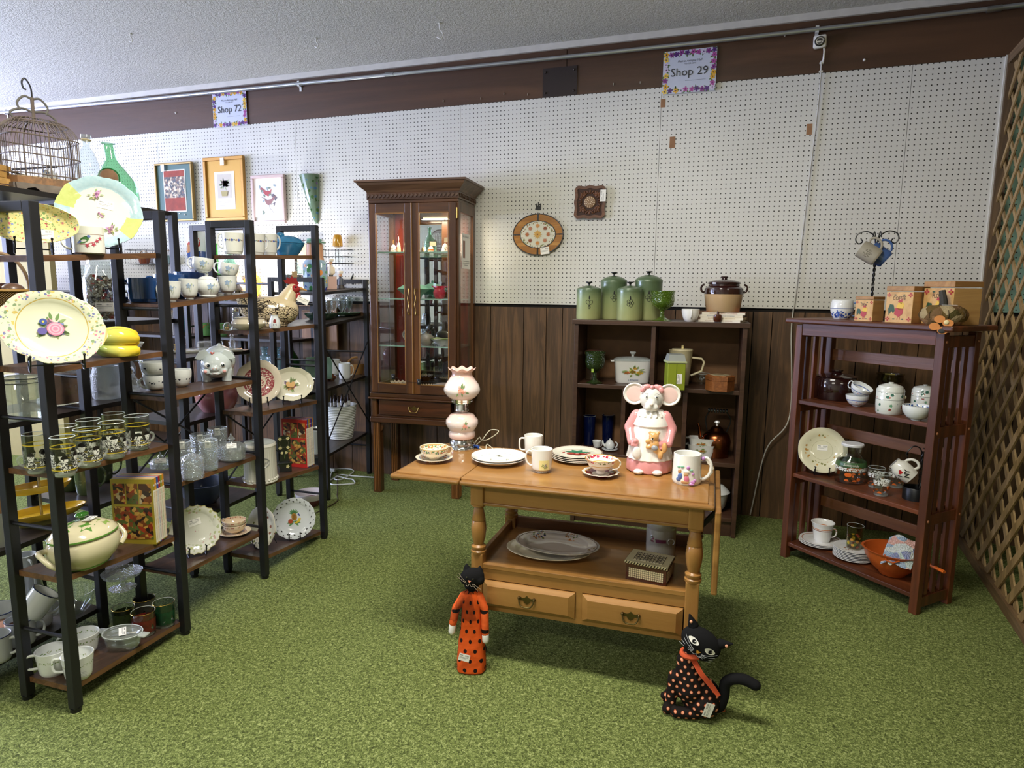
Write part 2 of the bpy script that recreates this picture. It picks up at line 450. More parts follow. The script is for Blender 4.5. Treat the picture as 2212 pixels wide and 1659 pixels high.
# ================================================================ the room
FLX0,FLX1,FLY0,CEIL=-6.95,4.2,-7.0,2.69
struct(G().box(((FLX0+FLX1)/2,FLY0/2+.05,-.03),(FLX1-FLX0+.3,-FLY0+.3,.06)).obj('floor',m_carpet(),smooth=0))
struct(G().box(((FLX0+FLX1)/2,FLY0/2+.05,CEIL+.05),(FLX1-FLX0+.3,-FLY0+.3,.1)).obj('ceiling',m_ceiling(),smooth=0))
wb=struct(G().box(((FLX0+FLX1)/2,.06,CEIL/2),(FLX1-FLX0+.3,.1,CEIL)).obj('wall_back',DARKGAP,smooth=0))
PEG=m_peg();TEAL=m_peg('8fb3a4','m_teal_pegboard')
ZB,ZT,S4=1.1894,2.3977,1.2192
edges=[-6.9,-4*S4,-3*S4,-2*S4,-S4,0,S4,1.610]
for a,b in zip(edges,edges[1:]):
    G().box(((a+b)/2,-.003,(ZB+ZT)/2),(b-a-.002,.006,ZT-ZB)).obj('pegboard_panel',PEG,wb,smooth=0)
for a,b in ((1.65,2.86),(2.862,4.15)):
    G().box(((a+b)/2,-.003,(ZB+ZT)/2),(b-a-.002,.006,ZT-ZB)).obj('pegboard_panel',TEAL,wb,smooth=0)
gx=[-1.139,-1.009,-.789,-.642,-.539]
x=-1.139
pat=[.103,.147,.22,.13,.11,.2,.16,.15];i=0;left=[]
while x > -6.9: x -= pat[i % 8];left.append(x);i+=1
gx=left[::-1]+gx+[-.39,-.17,-.02,.13,.33,.43,.551,.651,.813,.96,1.077,1.192,1.362,1.55]
x=1.55;i=0
while x < 4.15: x+=pat[(i*3+1) % 8];gx.append(x);i+=1
for a,b in zip(gx,gx[1:]):
    G().box(((a+b)/2,-.002,.585),(b-a-.005,.012,1.17)).obj('wall_plank',PANEL,wb,smooth=0)
# stained beam above the pegboard: boards, steel joint plate, nails
for a,b in ((-6.9,-.548),(-.544,4.15)):
    G().box(((a+b)/2,-.002,(ZT+CEIL)/2),(b-a,.016,CEIL-ZT-.002)).obj('beam_board',BEAM,wb,smooth=0)
G().box((-.585,-.013,2.478),(.205,.006,.158)).obj('joint_plate',plain('3a3230',.5,.6),wb,smooth=0)
g=G()
for bx,bz in ((-.67,2.535),(-.5,2.535),(-.67,2.42),(-.5,2.42)): g.sphere((bx,-.018,bz),.006,8)
g.obj('plate_bolt',plain('4a4240',.4,.7),wb)
g=G()
for nx in (-1.33,-1.08,-.93,-.78,-.27,-.12,.02): g.box((nx,-.012,2.43+random.uniform(-.01,.02)),(.002,.008,.012))
for nx,nz in ((-3.46,2.52),(1.0,2.44),(.62,2.6)): g.sphere((nx,-.012,nz),.007,8)
g.obj('staple',plain('d8d4c8',.5),wb,smooth=0)
PATCH=plain('9c7350',.8,var=.15)
for a,b,c,d in ((-.003,.022,2.29,2.335),(.055,.085,2.07,2.13),(.755,.782,2.095,2.15)):
    G().box(((a+b)/2,-.0065,(c+d)/2),(b-a,.001,d-c)).obj('torn_paint_patch',PATCH,wb,smooth=0)
struct(G().box(((FLX0+FLX1)/2,-.012,2.672),(FLX1-FLX0,.03,.035)).obj('trim_1',plain('cfcac0',.7,var=.06),smooth=0))
G().box((1.615,-.006,(ZB+ZT)/2),(.022,.014,ZT-ZB+.01)).obj('pegboard_edge_strip',plain('d4d1c6',.5),wb,smooth=0)
WALLP=plain('cfc9b4',.7,name='m_shop_wall',var=.04)
struct(G().box((FLX0-.05,FLY0/2,CEIL/2),(.1,-FLY0,CEIL)).obj('wall_left',WALLP,smooth=0))
struct(G().box((FLX1+.05,FLY0/2,CEIL/2),(.1,-FLY0,CEIL)).obj('wall_right',plain('5c4a38',.8),smooth=0))
struct(G().box(((FLX0+FLX1)/2,FLY0-.05,CEIL/2),(FLX1-FLX0,.1,CEIL)).obj('wall_front',WALLP,smooth=0))
# assumed window on the left wall, out of view, added for the cool daylight
wg=G().box((FLX0+.01,-3.4,1.75),(.02,3.2,1.5));wn=struct(wg.obj('assumed_window_1',plain('cdd9f5',.3,emit='b8c8f8',es=1.2),smooth=0))
for yy in (-5.0,-4.2,-3.4,-2.6,-1.8): G().box((FLX0+.03,yy,1.75),(.05,.05,1.56)).obj('assumed_window_bar',plain('8a8478',.5),wn,smooth=0)
for zz in (.98,2.52): G().box((FLX0+.03,-3.4,zz),(.06,3.25,.06)).obj('assumed_window_rail',plain('8a8478',.5),wn,smooth=0)
# conduit along the beam
cz=[(-6.9,2.66),(-5.3,2.652),(-3.8,2.63),(-2.38,2.618),(-.886,2.605),(.6,2.602),(2.6,2.62),(4.1,2.62)]
cd=G().tube(spline([(a,-.032,b) for a,b in cz],6),.0115,10).obj('conduit_pipe',plain('b9bcc0',.3,.85))
tag(cd,'galvanised steel conduit pipe running along the brown beam under the ceiling','pipe')
for px_ in (-1.693,1.53): G().tube([(px_-.03,-.032,2.614 if px_ < 0 else 2.607),(px_+.03,-.032,2.612 if px_ < 0 else 2.609)],.0145,10).obj('pipe_coupling',metal('a4a6a8',.35),cd)
for px_,pz in ((-2.378,2.618),(-5.2,2.652),(.77,2.603)):
    g=G().box((px_,-.022,pz),(.016,.035,.034));g.box((px_,-.012,pz-.028),(.016,.006,.03));g.obj('pipe_clamp',plain('d9d9d4',.4,.3),cd,smooth=0)
# assumed ceiling fixtures, out of view (lie behind and beside the camera)
for k,(lx,ly,pw) in enumerate(ASSUMED_LAMPS):
    t_=thing('assumed_ceiling_light','fluorescent ceiling fixture over '+['the maple tea cart','the aisle behind the viewer','the left shelving row','the far right corner'][k],'ceiling light',(lx,ly,CEIL),group='ceiling fluorescent fixtures')
    G().box((0,0,-.022),(1.25,.34,.044),bev=.006).obj('fixture_body',plain('e6e4dc',.5),t_,smooth=0)
    G().box((0,0,-.052),(1.16,.27,.014),bev=.005).obj('diffuser',plain('f4f0e0',.4,emit='fff6dc',es=2.5),t_,smooth=0)
# ceiling hooks
for hx,hy,s_,lb in ((-1.90,-.50,1,'small white swag hook in the ceiling left of centre'),(-1.13,-.48,1.6,'long white double hook in the ceiling above the curio cabinet'),(-2.87,-.88,.9,'bare wire hook in the bluish ceiling on the left')):
    h_=G().tube(spline([(0,0,0),(0,0,-.02*s_),(.012*s_,0,-.035*s_),(.004*s_,0,-.05*s_),(-.012*s_,0,-.042*s_)],5),.003,6).sphere((0,0,-.002),(.01,.01,.003),8).obj('ceiling_hook',plain('e2dfd6',.5))
    h_.location=(hx,hy,CEIL);tag(h_,lb,'hook')
# khaki partition seen between the racks, far left
kp=G().box((-4.85,-.55,.8),(1.5,.04,1.6)).obj('partition_panel',plain('a89a6c',.8,var=.03),smooth=0)
kp['kind']='structure';kp.name='trim_2'
# ================================================================ lattice screen on the right
LA,LB=Vector((1.644,-.012,0)),Vector((1.50,-2.2,0))
LD=(LB-LA).normalized();LL=(LB-LA).length;LN=Vector((-LD.y,LD.x,0))
if LN.x > 0: LN=-LN
lt=thing('lattice_screen','diagonal wooden lattice screen standing at the right end of the stall','lattice',LA)
lt.rotation_euler=(0,0,math.atan2(LD.y,LD.x))
H=2.40;sgn=1 if (Matrix.Rotation(lt.rotation_euler.z,3,'Z') @ Vector((0,1,0))).dot(LN) > 0 else -1
def slat(c0,up,layer):
    "45 degree slat crossing the bottom line at c0, clipped to the panel"
    pts=[]
    w_=.019*math.sqrt(2)
    poly=[]
    # param: s along, z ; line s = c0 + up*z
    z0,z1=.045,H-.04
    def S(z,e): return c0+up*z+e
    lo,hi=z0,z1
    za=max(lo,min((0-c0)/up,(LL-c0)/up));zb=min(hi,max((0-c0)/up,(LL-c0)/up))
    if zb-za < .03: return
    n_=G();y0=sgn*(.004+layer*.009);y1=sgn*(.011+layer*.009)
    q=[(S(za,-w_),za),(S(za,w_),za),(S(zb,w_),zb),(S(zb,-w_),zb)]
    vs=[(min(max(a,0),LL),y0,b) for a,b in q]+[(min(max(a,0),LL),y1,b) for a,b in q]
    n_.add(vs,[(0,1,2,3),(7,6,5,4),(0,4,5,1),(1,5,6,2),(2,6,7,3),(3,7,4,0)])
    n_.obj('slat',LATW,lt,smooth=0)
c=-H+.05
while c < LL: slat(c,1,1);c+=.158
c=.03
while c < LL+H: slat(c,-1,0);c+=.158
RAIL=wood('5a452c','7c6243',0,9,.7,name='m_lattice_rail')
G().box((LL/2,sgn*.012,.022),(LL,.04,.045)).obj('bottom_rail',RAIL,lt,smooth=0)
G().box((LL/2,sgn*.012,H-.02),(LL,.04,.045)).obj('top_rail',RAIL,lt,smooth=0)
G().box((.012,sgn*.012,H/2),(.03,.042,H)).obj('side_rail',wood('4c3a26','70573a',2,9,.7),lt,smooth=0)
# ================================================================ ladder shelving rows
BOARD=wood('34251b','5b4330',1,10,.32,name='m_walnut_laminate',c3='46342a')
BEDGE=wood('4a3220','765133',1,12,.45,name='m_laminate_edge')
def board(name,pts,z,th,parent,mats,zs=None):
    "quad board through four xy corners; zs = heights of the corners"
    zs=zs or [z]*4
    vs=[(p[0],p[1],h) for p,h in zip(pts,zs)]+[(p[0],p[1],h-th) for p,h in zip(pts,zs)]
    g_=G().add(vs,[(0,1,2,3),(4,5,6,7)]);g_.cur=1
    g_.add(vs,[(0,1,5,4),(1,2,6,5),(2,3,7,6),(3,0,4,7)])
    return g_.obj(name,mats,parent,smooth=0)
def rack(name,label,fronts,dv,tops,bays,ps=.028,rungs=(1.195,.891,.568,.234),mats=None,brace=(),group=None):
    t_=thing(name,label,'shelving unit',(0,0,0),group=group);dv=Vector(dv)
    for k,(fx,fy) in enumerate(fronts):
        f_=Vector((fx,fy,0));b_=f_+dv;h=tops[k];az=math.atan2(dv.y,dv.x)
        for q in (f_,b_):
            g_=G().box((q.x,q.y,h/2+.006),(ps,ps,h-.012),rz=az,bev=.002);o_=g_.obj('post',BLACK,t_,smooth=0)
            G().lathe([(0,0),(.016,0),(.016,.012),(0,.012)],10,c=(q.x,q.y,0)).obj('foot',BLACKWIRE,o_)
        G().box(((f_.x+b_.x)/2,(f_.y+b_.y)/2,h-ps/2),(dv.length-ps,ps,ps),rz=az,bev=.002).obj('top_bar',BLACK,t_,smooth=0)
        for rz_ in rungs:
            if rz_ < h-.1: G().tube([f_+Vector((0,0,rz_)),b_+Vector((0,0,rz_))],.006,8).obj('rung',BLACK,t_)
    for k,lv in enumerate(bays):
        a,b=Vector((*fronts[k],0)),Vector((*fronts[k+1],0));d=(b-a).normalized()
        fr=dv.normalized()*(ps*.35)
        p1,p2=a-fr*0,b-fr*0
        P_=[a+fr,b+fr,b+dv-fr,a+dv-fr]
        for e in lv:
            z0,z1=e if isinstance(e,tuple) else (e,e)
            board('shelf_board',[(p.x,p.y) for p in P_],0,.017,t_,mats or [BOARD,BEDGE],[z0,z1,z1,z0])
    for (i0,i1,za,zb) in brace:
        a,b=Vector((*fronts[i0],0))+dv,Vector((*fronts[i1],0))+dv
        for u,v in ((za,zb),(zb,za)): G().tube([a+Vector((0,0,u)),b+Vector((0,0,v))],.004,6).obj('brace',BLACK,t_)
    return t_
AF=[(-1.344,-2.600),(-1.390,-2.141),(-1.438,-1.652),(-1.474,-1.163)]
ADV=(-.197,-.006,0)
A1=[(1.352,1.385),(1.040,1.050),(.738,.720),(.420,.378),(.074,.050)]
A2=[(1.212,1.250),(.888,.885),(.570,.558),(.235,.212)]
A3=[(1.405,1.430),(1.093,1.098),(.742,.720),(.425,.385),(.092,.040)]
rack('ladder_shelf','black metal ladder shelf with walnut boards, front row nearest the aisle',AF,ADV,[1.497,1.524,1.545,1.572],[A1,A2,A3],brace=((2,3,.74,.40),(1,2,.88,.57)))
BF=[(-1.667,-2.69),(-1.702,-2.218),(-1.738,-1.750),(-1.773,-1.28)]
BBOARD=wood('28221e','453a33',1,10,.35,name='m_dark_laminate');BB2=plain('1d1917',.4)
rack('ladder_shelf','black ladder shelf with dark boards behind the front row, birdcage on top',BF,(-.348,.02,0),[1.575]*4,
     [[1.577,1.14,.835,.435,.085],[1.577,1.14,.84,.47,.2],[.97,.69,.25]],mats=[BBOARD,BB2],rungs=(1.25,.95,.3),brace=((2,3,.7,.3),))
WF=[(-1.821,-.635),(-1.895,-.04)]
wu_h=1.335
def wz(x,y): return onv(x,y,WF[0],WF[1]).z
WL=[(wz(702,632),wz(783,622)),(wz(703,702),wz(785,683)),(wz(705,842),wz(788,812)),(wz(708,985),wz(792,935))]
rack('ladder_shelf','low black shelf unit against the panelling beside the curio cabinet, crossed braces',WF,(-.33,-.03,0),[wu_h,wu_h],[WL],mats=[BBOARD,BB2],rungs=(1.25,.85,.2),brace=())
wt=[o for o in bpy.data.objects if o.name.startswith('ladder_shelf')][-1]
for u,v in ((.93,.36),(.36,.93)): G().tube([(WF[0][0]+.012,WF[0][1],u),(WF[1][0]+.012,WF[1][1],v)],.0045,6).obj('brace',BLACK,wt)
# three lower racks along the back wall, mostly hidden by the rows in front
rack('ladder_shelf','low black rack against the back wall behind the glassware, bottles and plates on it',[(-2.95,-.30),(-2.32,-.30)],(0,.26,0),[1.36,1.36],[[1.18,.93,.55,.15]],mats=[BBOARD,BB2],rungs=(1.25,))
rack('ladder_shelf','low black rack against the back wall below the framed pictures',[(-4.05,-.32),(-3.15,-.32)],(0,.28,0),[1.30,1.30],[[1.2,.93,.55,.15]],mats=[BBOARD,BB2],rungs=(1.0,))
# assumed small glowing display lamp on the wall rack behind the cups
# ================================================================ cube organiser
CUBE=wood('3a251a','4f3527',0,8,.38,name='m_organiser_laminate',grain=.7)
CUBEB=plain('6b4a2b',.65,var=.12,name='m_organiser_backboard')
def organiser():
    A,B=Vector((-.352,-.462,0)),Vector((.523,-.412,0));L=(B-A).length;rz=math.atan2(B.y-A.y,B.x-A.x)
    t_=thing('cube_organizer','dark brown laminate cube organiser with tan back against the panelling','shelf',A,rz)
    D=.30;th=.022
    def bx(n,x0,x1,y0,y1,z0,z1,mt=CUBE): return G().box(((x0+x1)/2,(y0+y1)/2,(z0+z1)/2),(x1-x0,y1-y0,z1-z0),bev=.0015).obj(n,mt,t_,smooth=0)
    bx('side_panel',0,th,0,D,0,1.098);bx('side_panel',L-th,L,0,D,0,1.098)
    bx('top_board',-.012,L+.012,-.012,D,1.098,1.122)
    for z in (.778,.398,.105): bx('shelf',th,L-th,.002,D-.01,z-th,z)
    bx('plinth',th,L-th,.02,.04,0,.083)
    bx('divider',.405,.405+th,.004,D-.01,.778,1.098)
    for xx in (.262,.580): bx('divider',xx,xx+th,.004,D-.01,.398,.756)
    bx('divider',.405,.405+th,.004,D-.01,.105,.376)
    bx('back_panel',.004,L-.004,D-.008,D,.083,1.098,CUBEB)
    return t_,A,B,rz
cube,CA,CB,CRZ=organiser()
# ================================================================ mission bookcase
MAH=wood('40200f','7a4020',0,8,.42,name='m_mahogany',coat=0,ring=3,grain=.6)
MAHV=wood('40200f','7a4020',2,8,.42,name='m_mahogany_upright',coat=0,ring=3,grain=.6)
MAHR=wood('6e4020','925e34',0,8,.4,name='m_mahogany_rail',ring=3)
KA,KB=Vector((.733,-.569,0)),Vector((1.214,-1.028,0));KD=Vector((.146,.167,0)).normalized()
KW=(KB-KA).length;KDP=.245;KRZ=math.atan2((KB-KA).y,(KB-KA).x)
kt=thing('mission_bookcase','reddish mahogany mission bookcase with slatted sides in front of the lattice','bookcase',KA,KRZ)
KZ=[1.158,.778,.424,.078]
ps=.032
for xx in (0,KW-ps):
    for yy in (0,KDP-ps): G().box((xx+ps/2,yy+ps/2,.565),(ps,ps,1.13),bev=.002).obj('post',MAHV,kt,smooth=0)
    for zz in (1.095,.742,.388,.045): G().box((xx+ps/2,KDP/2,zz),(.022,KDP-2*ps,.045),bev=.002).obj('side_rail',MAHV,kt,smooth=0)
    for z0,z1 in ((1.073,.765),(.72,.41),(.366,.068)):
        for k in range(3): G().box((xx+ps/2,.068+k*.054,(z0+z1)/2),(.012,.026,z0-z1),bev=.001).obj('side_slat',MAHV,kt,smooth=0)
G().box((KW/2,KDP/2,1.147),(KW+.085,KDP+.06,.022),bev=.006).obj('top_board',MAH,kt,smooth=0)
G().box((KW/2,.012,1.108),(KW-2*ps,.018,.055),bev=.002).obj('front_apron',MAH,kt,smooth=0)
for z in KZ[1:]: G().box((KW/2,KDP/2,z-.009),(KW-2*ps+.01,KDP-.02,.018),bev=.002).obj('shelf',MAH,kt,smooth=0)
for z in (.985,.62,.26): G().box((KW/2,KDP-.014,z),(KW-2*ps,.014,.052),bev=.002).obj('back_rail',MAHR,kt,smooth=0)
g=G()
for yy in (.016,KDP-.016):
    for zz in (1.095,.742,.388): g.sphere((KW+.001,yy,zz),(.004,.006,.006),8)
g.obj('screw_cap',plain('8a5a3a',.5),kt)
def kloc(u,v,z):
    "point in the bookcase: u across from the left front post, v depth"
    q=Matrix.Rotation(KRZ,3,'Z') @ Vector((u,v,0));return Vector((KA.x+q.x,KA.y+q.y,z))
# ================================================================ curio cabinet
CUR=wood('40230f','70451f',2,9,.32,name='m_cherry_cabinet',coat=.2,ring=3,grain=.6)
CURH=wood('3a2110','68401f',0,9,.32,name='m_cherry_cabinet_rail',coat=.2,ring=3,grain=.6)
CURT=plain('8a6230',.35,coat=.2);CURR=wood('5a160a','8c2a12',2,9,.4,name='m_cabinet_inside')
QA,QB=Vector((-1.648,-.392,0)),Vector((-1.082,-.340,0));QW=(QB-QA).length;QRZ=math.atan2((QB-QA).y,(QB-QA).x);QD=.315
qt=thing('curio_cabinet','tall cherry curio cabinet with glazed doors and brass pulls against the wall','cabinet',QA,QRZ)
def qbox(n,x0,x1,y0,y1,z0,z1,mt=CUR,par=None,bev=.002): return G().box(((x0+x1)/2,(y0+y1)/2,(z0+z1)/2),(x1-x0,y1-y0,z1-z0),bev=bev).obj(n,mt,par or qt,smooth=0)
for xx in (0,QW-.05):
    for yy in (0,QD-.05):
        l=qbox('leg',xx,xx+.05,yy,yy+.05,0,.46)
        g=G()
        for k in (.012,.025,.038): g.box((xx+k,yy-.001,.23),(.004,.004,.44));g.box((xx+(.051 if xx else -.001),yy+k,.23),(.004,.004,.44))
        g.obj('fluting',plain('8a5a2c',.4),l,smooth=0)
qbox('lower_moulding',-.012,QW+.012,-.012,QD,.452,.488,CURH,bev=.006)
qbox('case_side',0,.03,0,QD,.488,.61);qbox('case_side',QW-.03,QW,0,QD,.488,.61)
qbox('case_rail',.03,QW-.03,.002,.02,.488,.50,CURH);qbox('case_bottom',.03,QW-.03,.02,QD,.488,.50,CURH)
dr=qbox('drawer',.05,QW-.05,-.008,.25,.502,.597,wood('331c0d','552f18',0,9,.3,coat=.2),bev=.004)
BRASS=metal('a98a4c',.3);OLDBR=metal('6b5c3a',.4)
def bail(par,cx,cz,y,w=.06,mt=OLDBR):
    g_=G();mp=lambda u,v: (cx+u,y-.0012,cz+v)
    pl=[(-.5,.12),(-.42,.3),(-.25,.18),(-.12,.22),(0,.42),(.12,.22),(.25,.18),(.42,.3),(.5,.12),(.42,-.02),(.2,-.05),(.12,-.25),(0,-.38),(-.12,-.25),(-.2,-.05),(-.42,-.02)]
    g_.prism([(a*w,b*w*.62) for a,b in pl],0,.002,Matrix(((1,0,0),(0,0,-1),(0,1,0))).to_4x4() if 0 else Matrix(((1,0,0,cx),(0,0,1,y-.002),(0,1,0,cz),(0,0,0,1))))
    for s_ in (-1,1): g_.sphere((cx+s_*w*.42,y-.006,cz+w*.12),(.005,.007,.005),8)
    g_.tube(spline([(cx-w*.42,y-.01,cz+w*.12),(cx-w*.36,y-.014,cz-w*.12),(cx-w*.2,y-.016,cz-w*.27),(cx+w*.2,y-.016,cz-w*.27),(cx+w*.36,y-.014,cz-w*.12),(cx+w*.42,y-.01,cz+w*.12)],5),.0025,8)
    return g_.obj('bail_handle',mt,par)
bail(dr,QW/2,.55,-.008,.075,metal('8a7340',.35))
qbox('waist_moulding',-.01,QW+.01,-.01,QD,.61,.64,CURH,bev=.006);qbox('waist_moulding',-.02,QW+.02,-.02,QD,.60,.612,CURH,bev=.004)
Z0,Z1=.64,1.775
for xx in (0,QW-.035):
    for yy in (0,QD-.035): qbox('corner_post',xx,xx+.035,yy,yy+.035,Z0,Z1)
for xx in (0,QW-.022):
    qbox('side_rail',xx,xx+.022,.035,QD-.035,Z0,Z0+.05);qbox('side_rail',xx,xx+.022,.035,QD-.035,Z1-.055,Z1)
GLS=glass('f2f6f4',name='m_cabinet_glass')
for xx in (.01,QW-.012): qbox('side_pane',xx,xx+.003,.035,QD-.035,Z0+.05,Z1-.055,GLS,bev=0)
t=NT('m_mirror');MIR=t.done(t.bsdf(lin('dfe3e2'),.01,1))
qbox('back_mirror',.13,QW-.13,QD-.008,QD-.004,Z0,Z1,MIR,bev=0)
qbox('back_panel',.02,QW-.02,QD-.003,QD,Z0,Z1,CURR,bev=0)
for xx in (.105,QW-.145): qbox('back_stile',xx,xx+.04,QD-.02,QD-.008,Z0,Z1,CURR)
qbox('cabinet_floor',.02,QW-.02,.02,QD-.01,Z0,Z0+.012,CURH);qbox('cabinet_ceiling',.02,QW-.02,.01,QD-.01,Z1-.03,Z1,CURH)
QZ=[1.4955,1.2166,.930]
SG=glass('dcebe4',dens=.08,name='m_shelf_glass');SE=plain('9cc4b4',.1,spec=.8)
for z in QZ:
    o_=qbox('glass_shelf',.014,QW-.014,.045,QD-.012,z-.006,z,SG,bev=0)
    qbox('shelf_edge',.036,QW-.036,.042,.0455,z-.0065,z+.0005,SE,o_,bev=0)
for side in (0,1):
    x0=.012 if side == 0 else QW/2+.002;x1=QW/2-.002 if side == 0 else QW-.012
    d_=qbox('door',x0,x0+.042,-.02,-.001,Z0+.004,Z1-.004)
    qbox('door_stile',x1-.042,x1,-.02,-.001,Z0+.004,Z1-.004,CUR,d_)
    qbox('door_rail',x0+.042,x1-.042,-.02,-.001,Z0+.004,Z0+.06,CURH,d_);qbox('door_rail',x0+.042,x1-.042,-.02,-.001,Z1-.058,Z1-.004,CURH,d_)
    qbox('door_pane',x0+.04,x1-.04,-.012,-.0095,Z0+.058,Z1-.056,GLS,d_,bev=0)
    for a in (x0+.044,x1-.046): qbox('bead',a-.003,a+.003,-.0215,-.016,Z0+.06,Z1-.058,CURT,d_,bev=.001)
    for a in (Z0+.062,Z1-.06): qbox('bead',x0+.044,x1-.046,-.0215,-.016,a-.003,a+.003,CURT,d_,bev=.001)
    hx=x1-.02 if side == 0 else x0+.02;s_=-1 if side == 0 else 1
    P_=[(hx+s_*.004*math.sin(k*1.05),-.027-.004*math.sin(k/12*PI),1.20+k*.0125-.075) for k in range(13)]
    g=G().tube(spline(P_,4),.0022,6)
    for zz in (1.13,1.2,1.27): g.tube([(hx+s_*.006*math.cos(a),-.024,zz+.011*math.sin(a)) for a in [i*PI/5 for i in range(10)]],.0015,5,closed=True)
    g.obj('door_pull',BRASS,d_)
qbox('centre_bead',QW/2-.004,QW/2+.004,-.026,-.012,Z0+.004,Z1-.004,CURT)
for zz in (.75,1.71): G().tube([(QW-.006,-.015,zz-.03),(QW-.006,-.015,zz+.03)],.005,8).obj('hinge',BRASS,qt)
qbox('frieze',.004,QW-.004,-.006,QD,Z1,Z1+.018,CURH)
qbox('frieze',-.004,QW+.004,-.012,QD,Z1+.018,Z1+.06,CURH)
g=G()
for k in range(23): g.box((.008+k*(QW-.016)/22,-.014,Z1+.039),(.013,.006,.02),rot=Euler((0,R(45),0)))
for k in range(12): g.box((QW+.005,.01+k*(QD-.02)/11,Z1+.039),(.006,.013,.02),rot=Euler((R(45),0,0)))
g.obj('fretwork',wood('3c2616','5e4129',0,9,.5),qt,smooth=0)['kind']='stuff'
prof=[(.004,0),(.012,.012),(.022,.02),(.045,.04),(.05,.052),(.06,.055),(.06,.066)]
g=G();rows=[]
for o_,h in prof: rows.append([(-o_,-o_,Z1+.06+h),(QW+o_,-o_,Z1+.06+h),(QW+o_,QD,Z1+.06+h),(-o_,QD,Z1+.06+h)])
vs=[p for r_ in rows for p in r_];fs=[(i*4+k,i*4+(k+1) % 4,i*4+4+(k+1) % 4,i*4+4+k) for i in range(len(rows)-1) for k in range(4)]
fs.append(tuple(range(len(vs)-4,len(vs))));g.add(vs,fs);g.obj('crown',wood('4a3220','73533a',0,9,.4,coat=.1),qt,smooth=0)
# brackets under the case
for s_,xx in ((1,.05),(-1,QW-.05)):
    G().prism([(0,0),(.05*s_,0),(.045*s_,-.012),(.02*s_,-.02),(.012*s_,-.05),(0,-.06)],0,.01,Matrix(((1,0,0,xx),(0,0,1,.01),(0,1,0,.452),(0,0,0,1)))).obj('corner_bracket',CURH,qt,smooth=0)
def qloc(u,v,z):
    q=Matrix.Rotation(QRZ,3,'Z') @ Vector((u,v,0));return Vector((QA.x+q.x,QA.y+q.y,z))
lsp=G().box((QW/2,.06,Z1-.034),(.3,.03,.006)).obj('assumed_cabinet_lamp',plain('fff2dc',.4,emit='ffe2b0',es=6),qt,smooth=0)  # assumed strip lamp and its light, added to brighten the cabinet interior
ll=area('assumed_cabinet_light',qloc(QW/2,.08,Z1-.04),(0,0,QRZ),.3,.03,6,(1,.86,.66))
# printed notice hung on the cabinet's side
M_=frame(qloc(QW+.004,.045,1.49),0);M_=Matrix.Translation(qloc(QW+.0045,.12,1.50)) @ Matrix.Rotation(QRZ,4,'Z') @ MYZ
nt=thing('notice_sheet','white printed notice sheet in a clear sleeve on the cabinet side','notice',M_=M_)
G().box((0,0,0),(.15,.205,.001)).obj('sheet',WHITE,nt,smooth=0)
G().box((-.04,.01,.0012),(.035,.1,.0006)).obj('printed_photo',plain('8a5a4a',.6),nt,smooth=0)
MPZ=lambda u,v: (u,v,.0014)
text('heading','Can Go Snap To...',.017,lambda u,v: (u,v+.085,.0014),plain('555555',.6),nt)
g=G()
for k,ww in enumerate((.12,.125,.06)): g.box((-.0,-.058-k*.012,.0012),(ww,.003,.0006))
g.obj('printed_line',LINE,nt,smooth=0)
# ================================================================ maple tea cart
MAPLE=wood('8f6432','bf9257',0,6,.3,name='m_maple',coat=.25,ring=2,c3='a97b44',grain=.5)
MAPV=wood('8f6432','bb8c50',2,8,.3,name='m_maple_leg',coat=.25,ring=2,grain=.5)
MEDGE=wood('80582c','b28448',0,8,.3,name='m_maple_edge',coat=.3,ring=2,grain=.6)
TC=Vector((.030,-1.700,0));TRZ=R(2.2);TW,TD,TH=.812,.487,.65
tt=thing('tea_cart','honey maple drop-leaf tea cart with two drawers, left leaf raised','table',TC,TRZ)
def tb(n,x0,x1,y0,y1,z0,z1,mt=MAPLE,par=None,bev=.002): return G().box(((x0+x1)/2,(y0+y1)/2,(z0+z1)/2),(x1-x0,y1-y0,z1-z0),bev=bev).obj(n,mt,par or tt,smooth=0)
hx,hy=TW/2,TD/2
def slab(n,x0,x1,y0,y1,par=None,sl=True,sr=True):
    o_=tb(n,x0,x1,y0,y1,TH-.022,TH-.006,MEDGE,par,bev=.006)
    i0=x0+(.018 if sl else 0);i1=x1-(.018 if sr else 0)
    tb('raised_field',i0,i1,y0+.018,y1-.018,TH-.01,TH,MAPLE,o_,bev=.003);return o_
slab('tabletop',-hx,hx,-hy,hy,sl=False)
LLF=.255
lf=slab('leaf',-hx-LLF,-hx-.002,-hy,hy,sr=False)
rl=G().box((hx+.011,0,TH-.022-.13),(.018,TD,.262),bev=.005).obj('leaf',MEDGE,tt,smooth=0,label='hanging right leaf')
g=G().box((hx-.012,-hy+.1,TH-.075),(.012,.02,.1),rot=Euler((0,R(38),0)));g.box((hx-.025,-hy+.1,TH-.04),(.05,.018,.012));g.obj('leaf_bracket',plain('151515',.4,.5),tt,smooth=0)
LI=.052
legp=[(.021,0),(.021,0)]
LP=[(0,.378),(.020,.378),(.0235,.385),(.0235,.392),(.019,.396),(.0225,.402),(.0225,.408),(.015,.414),(.021,.44),(.0235,.47),(.021,.495),(.0195,.498),(.021,.502),(.0155,.535),(.0135,.545),(.021,.549),(.021,.555),(.015,.558),(0,.558)]
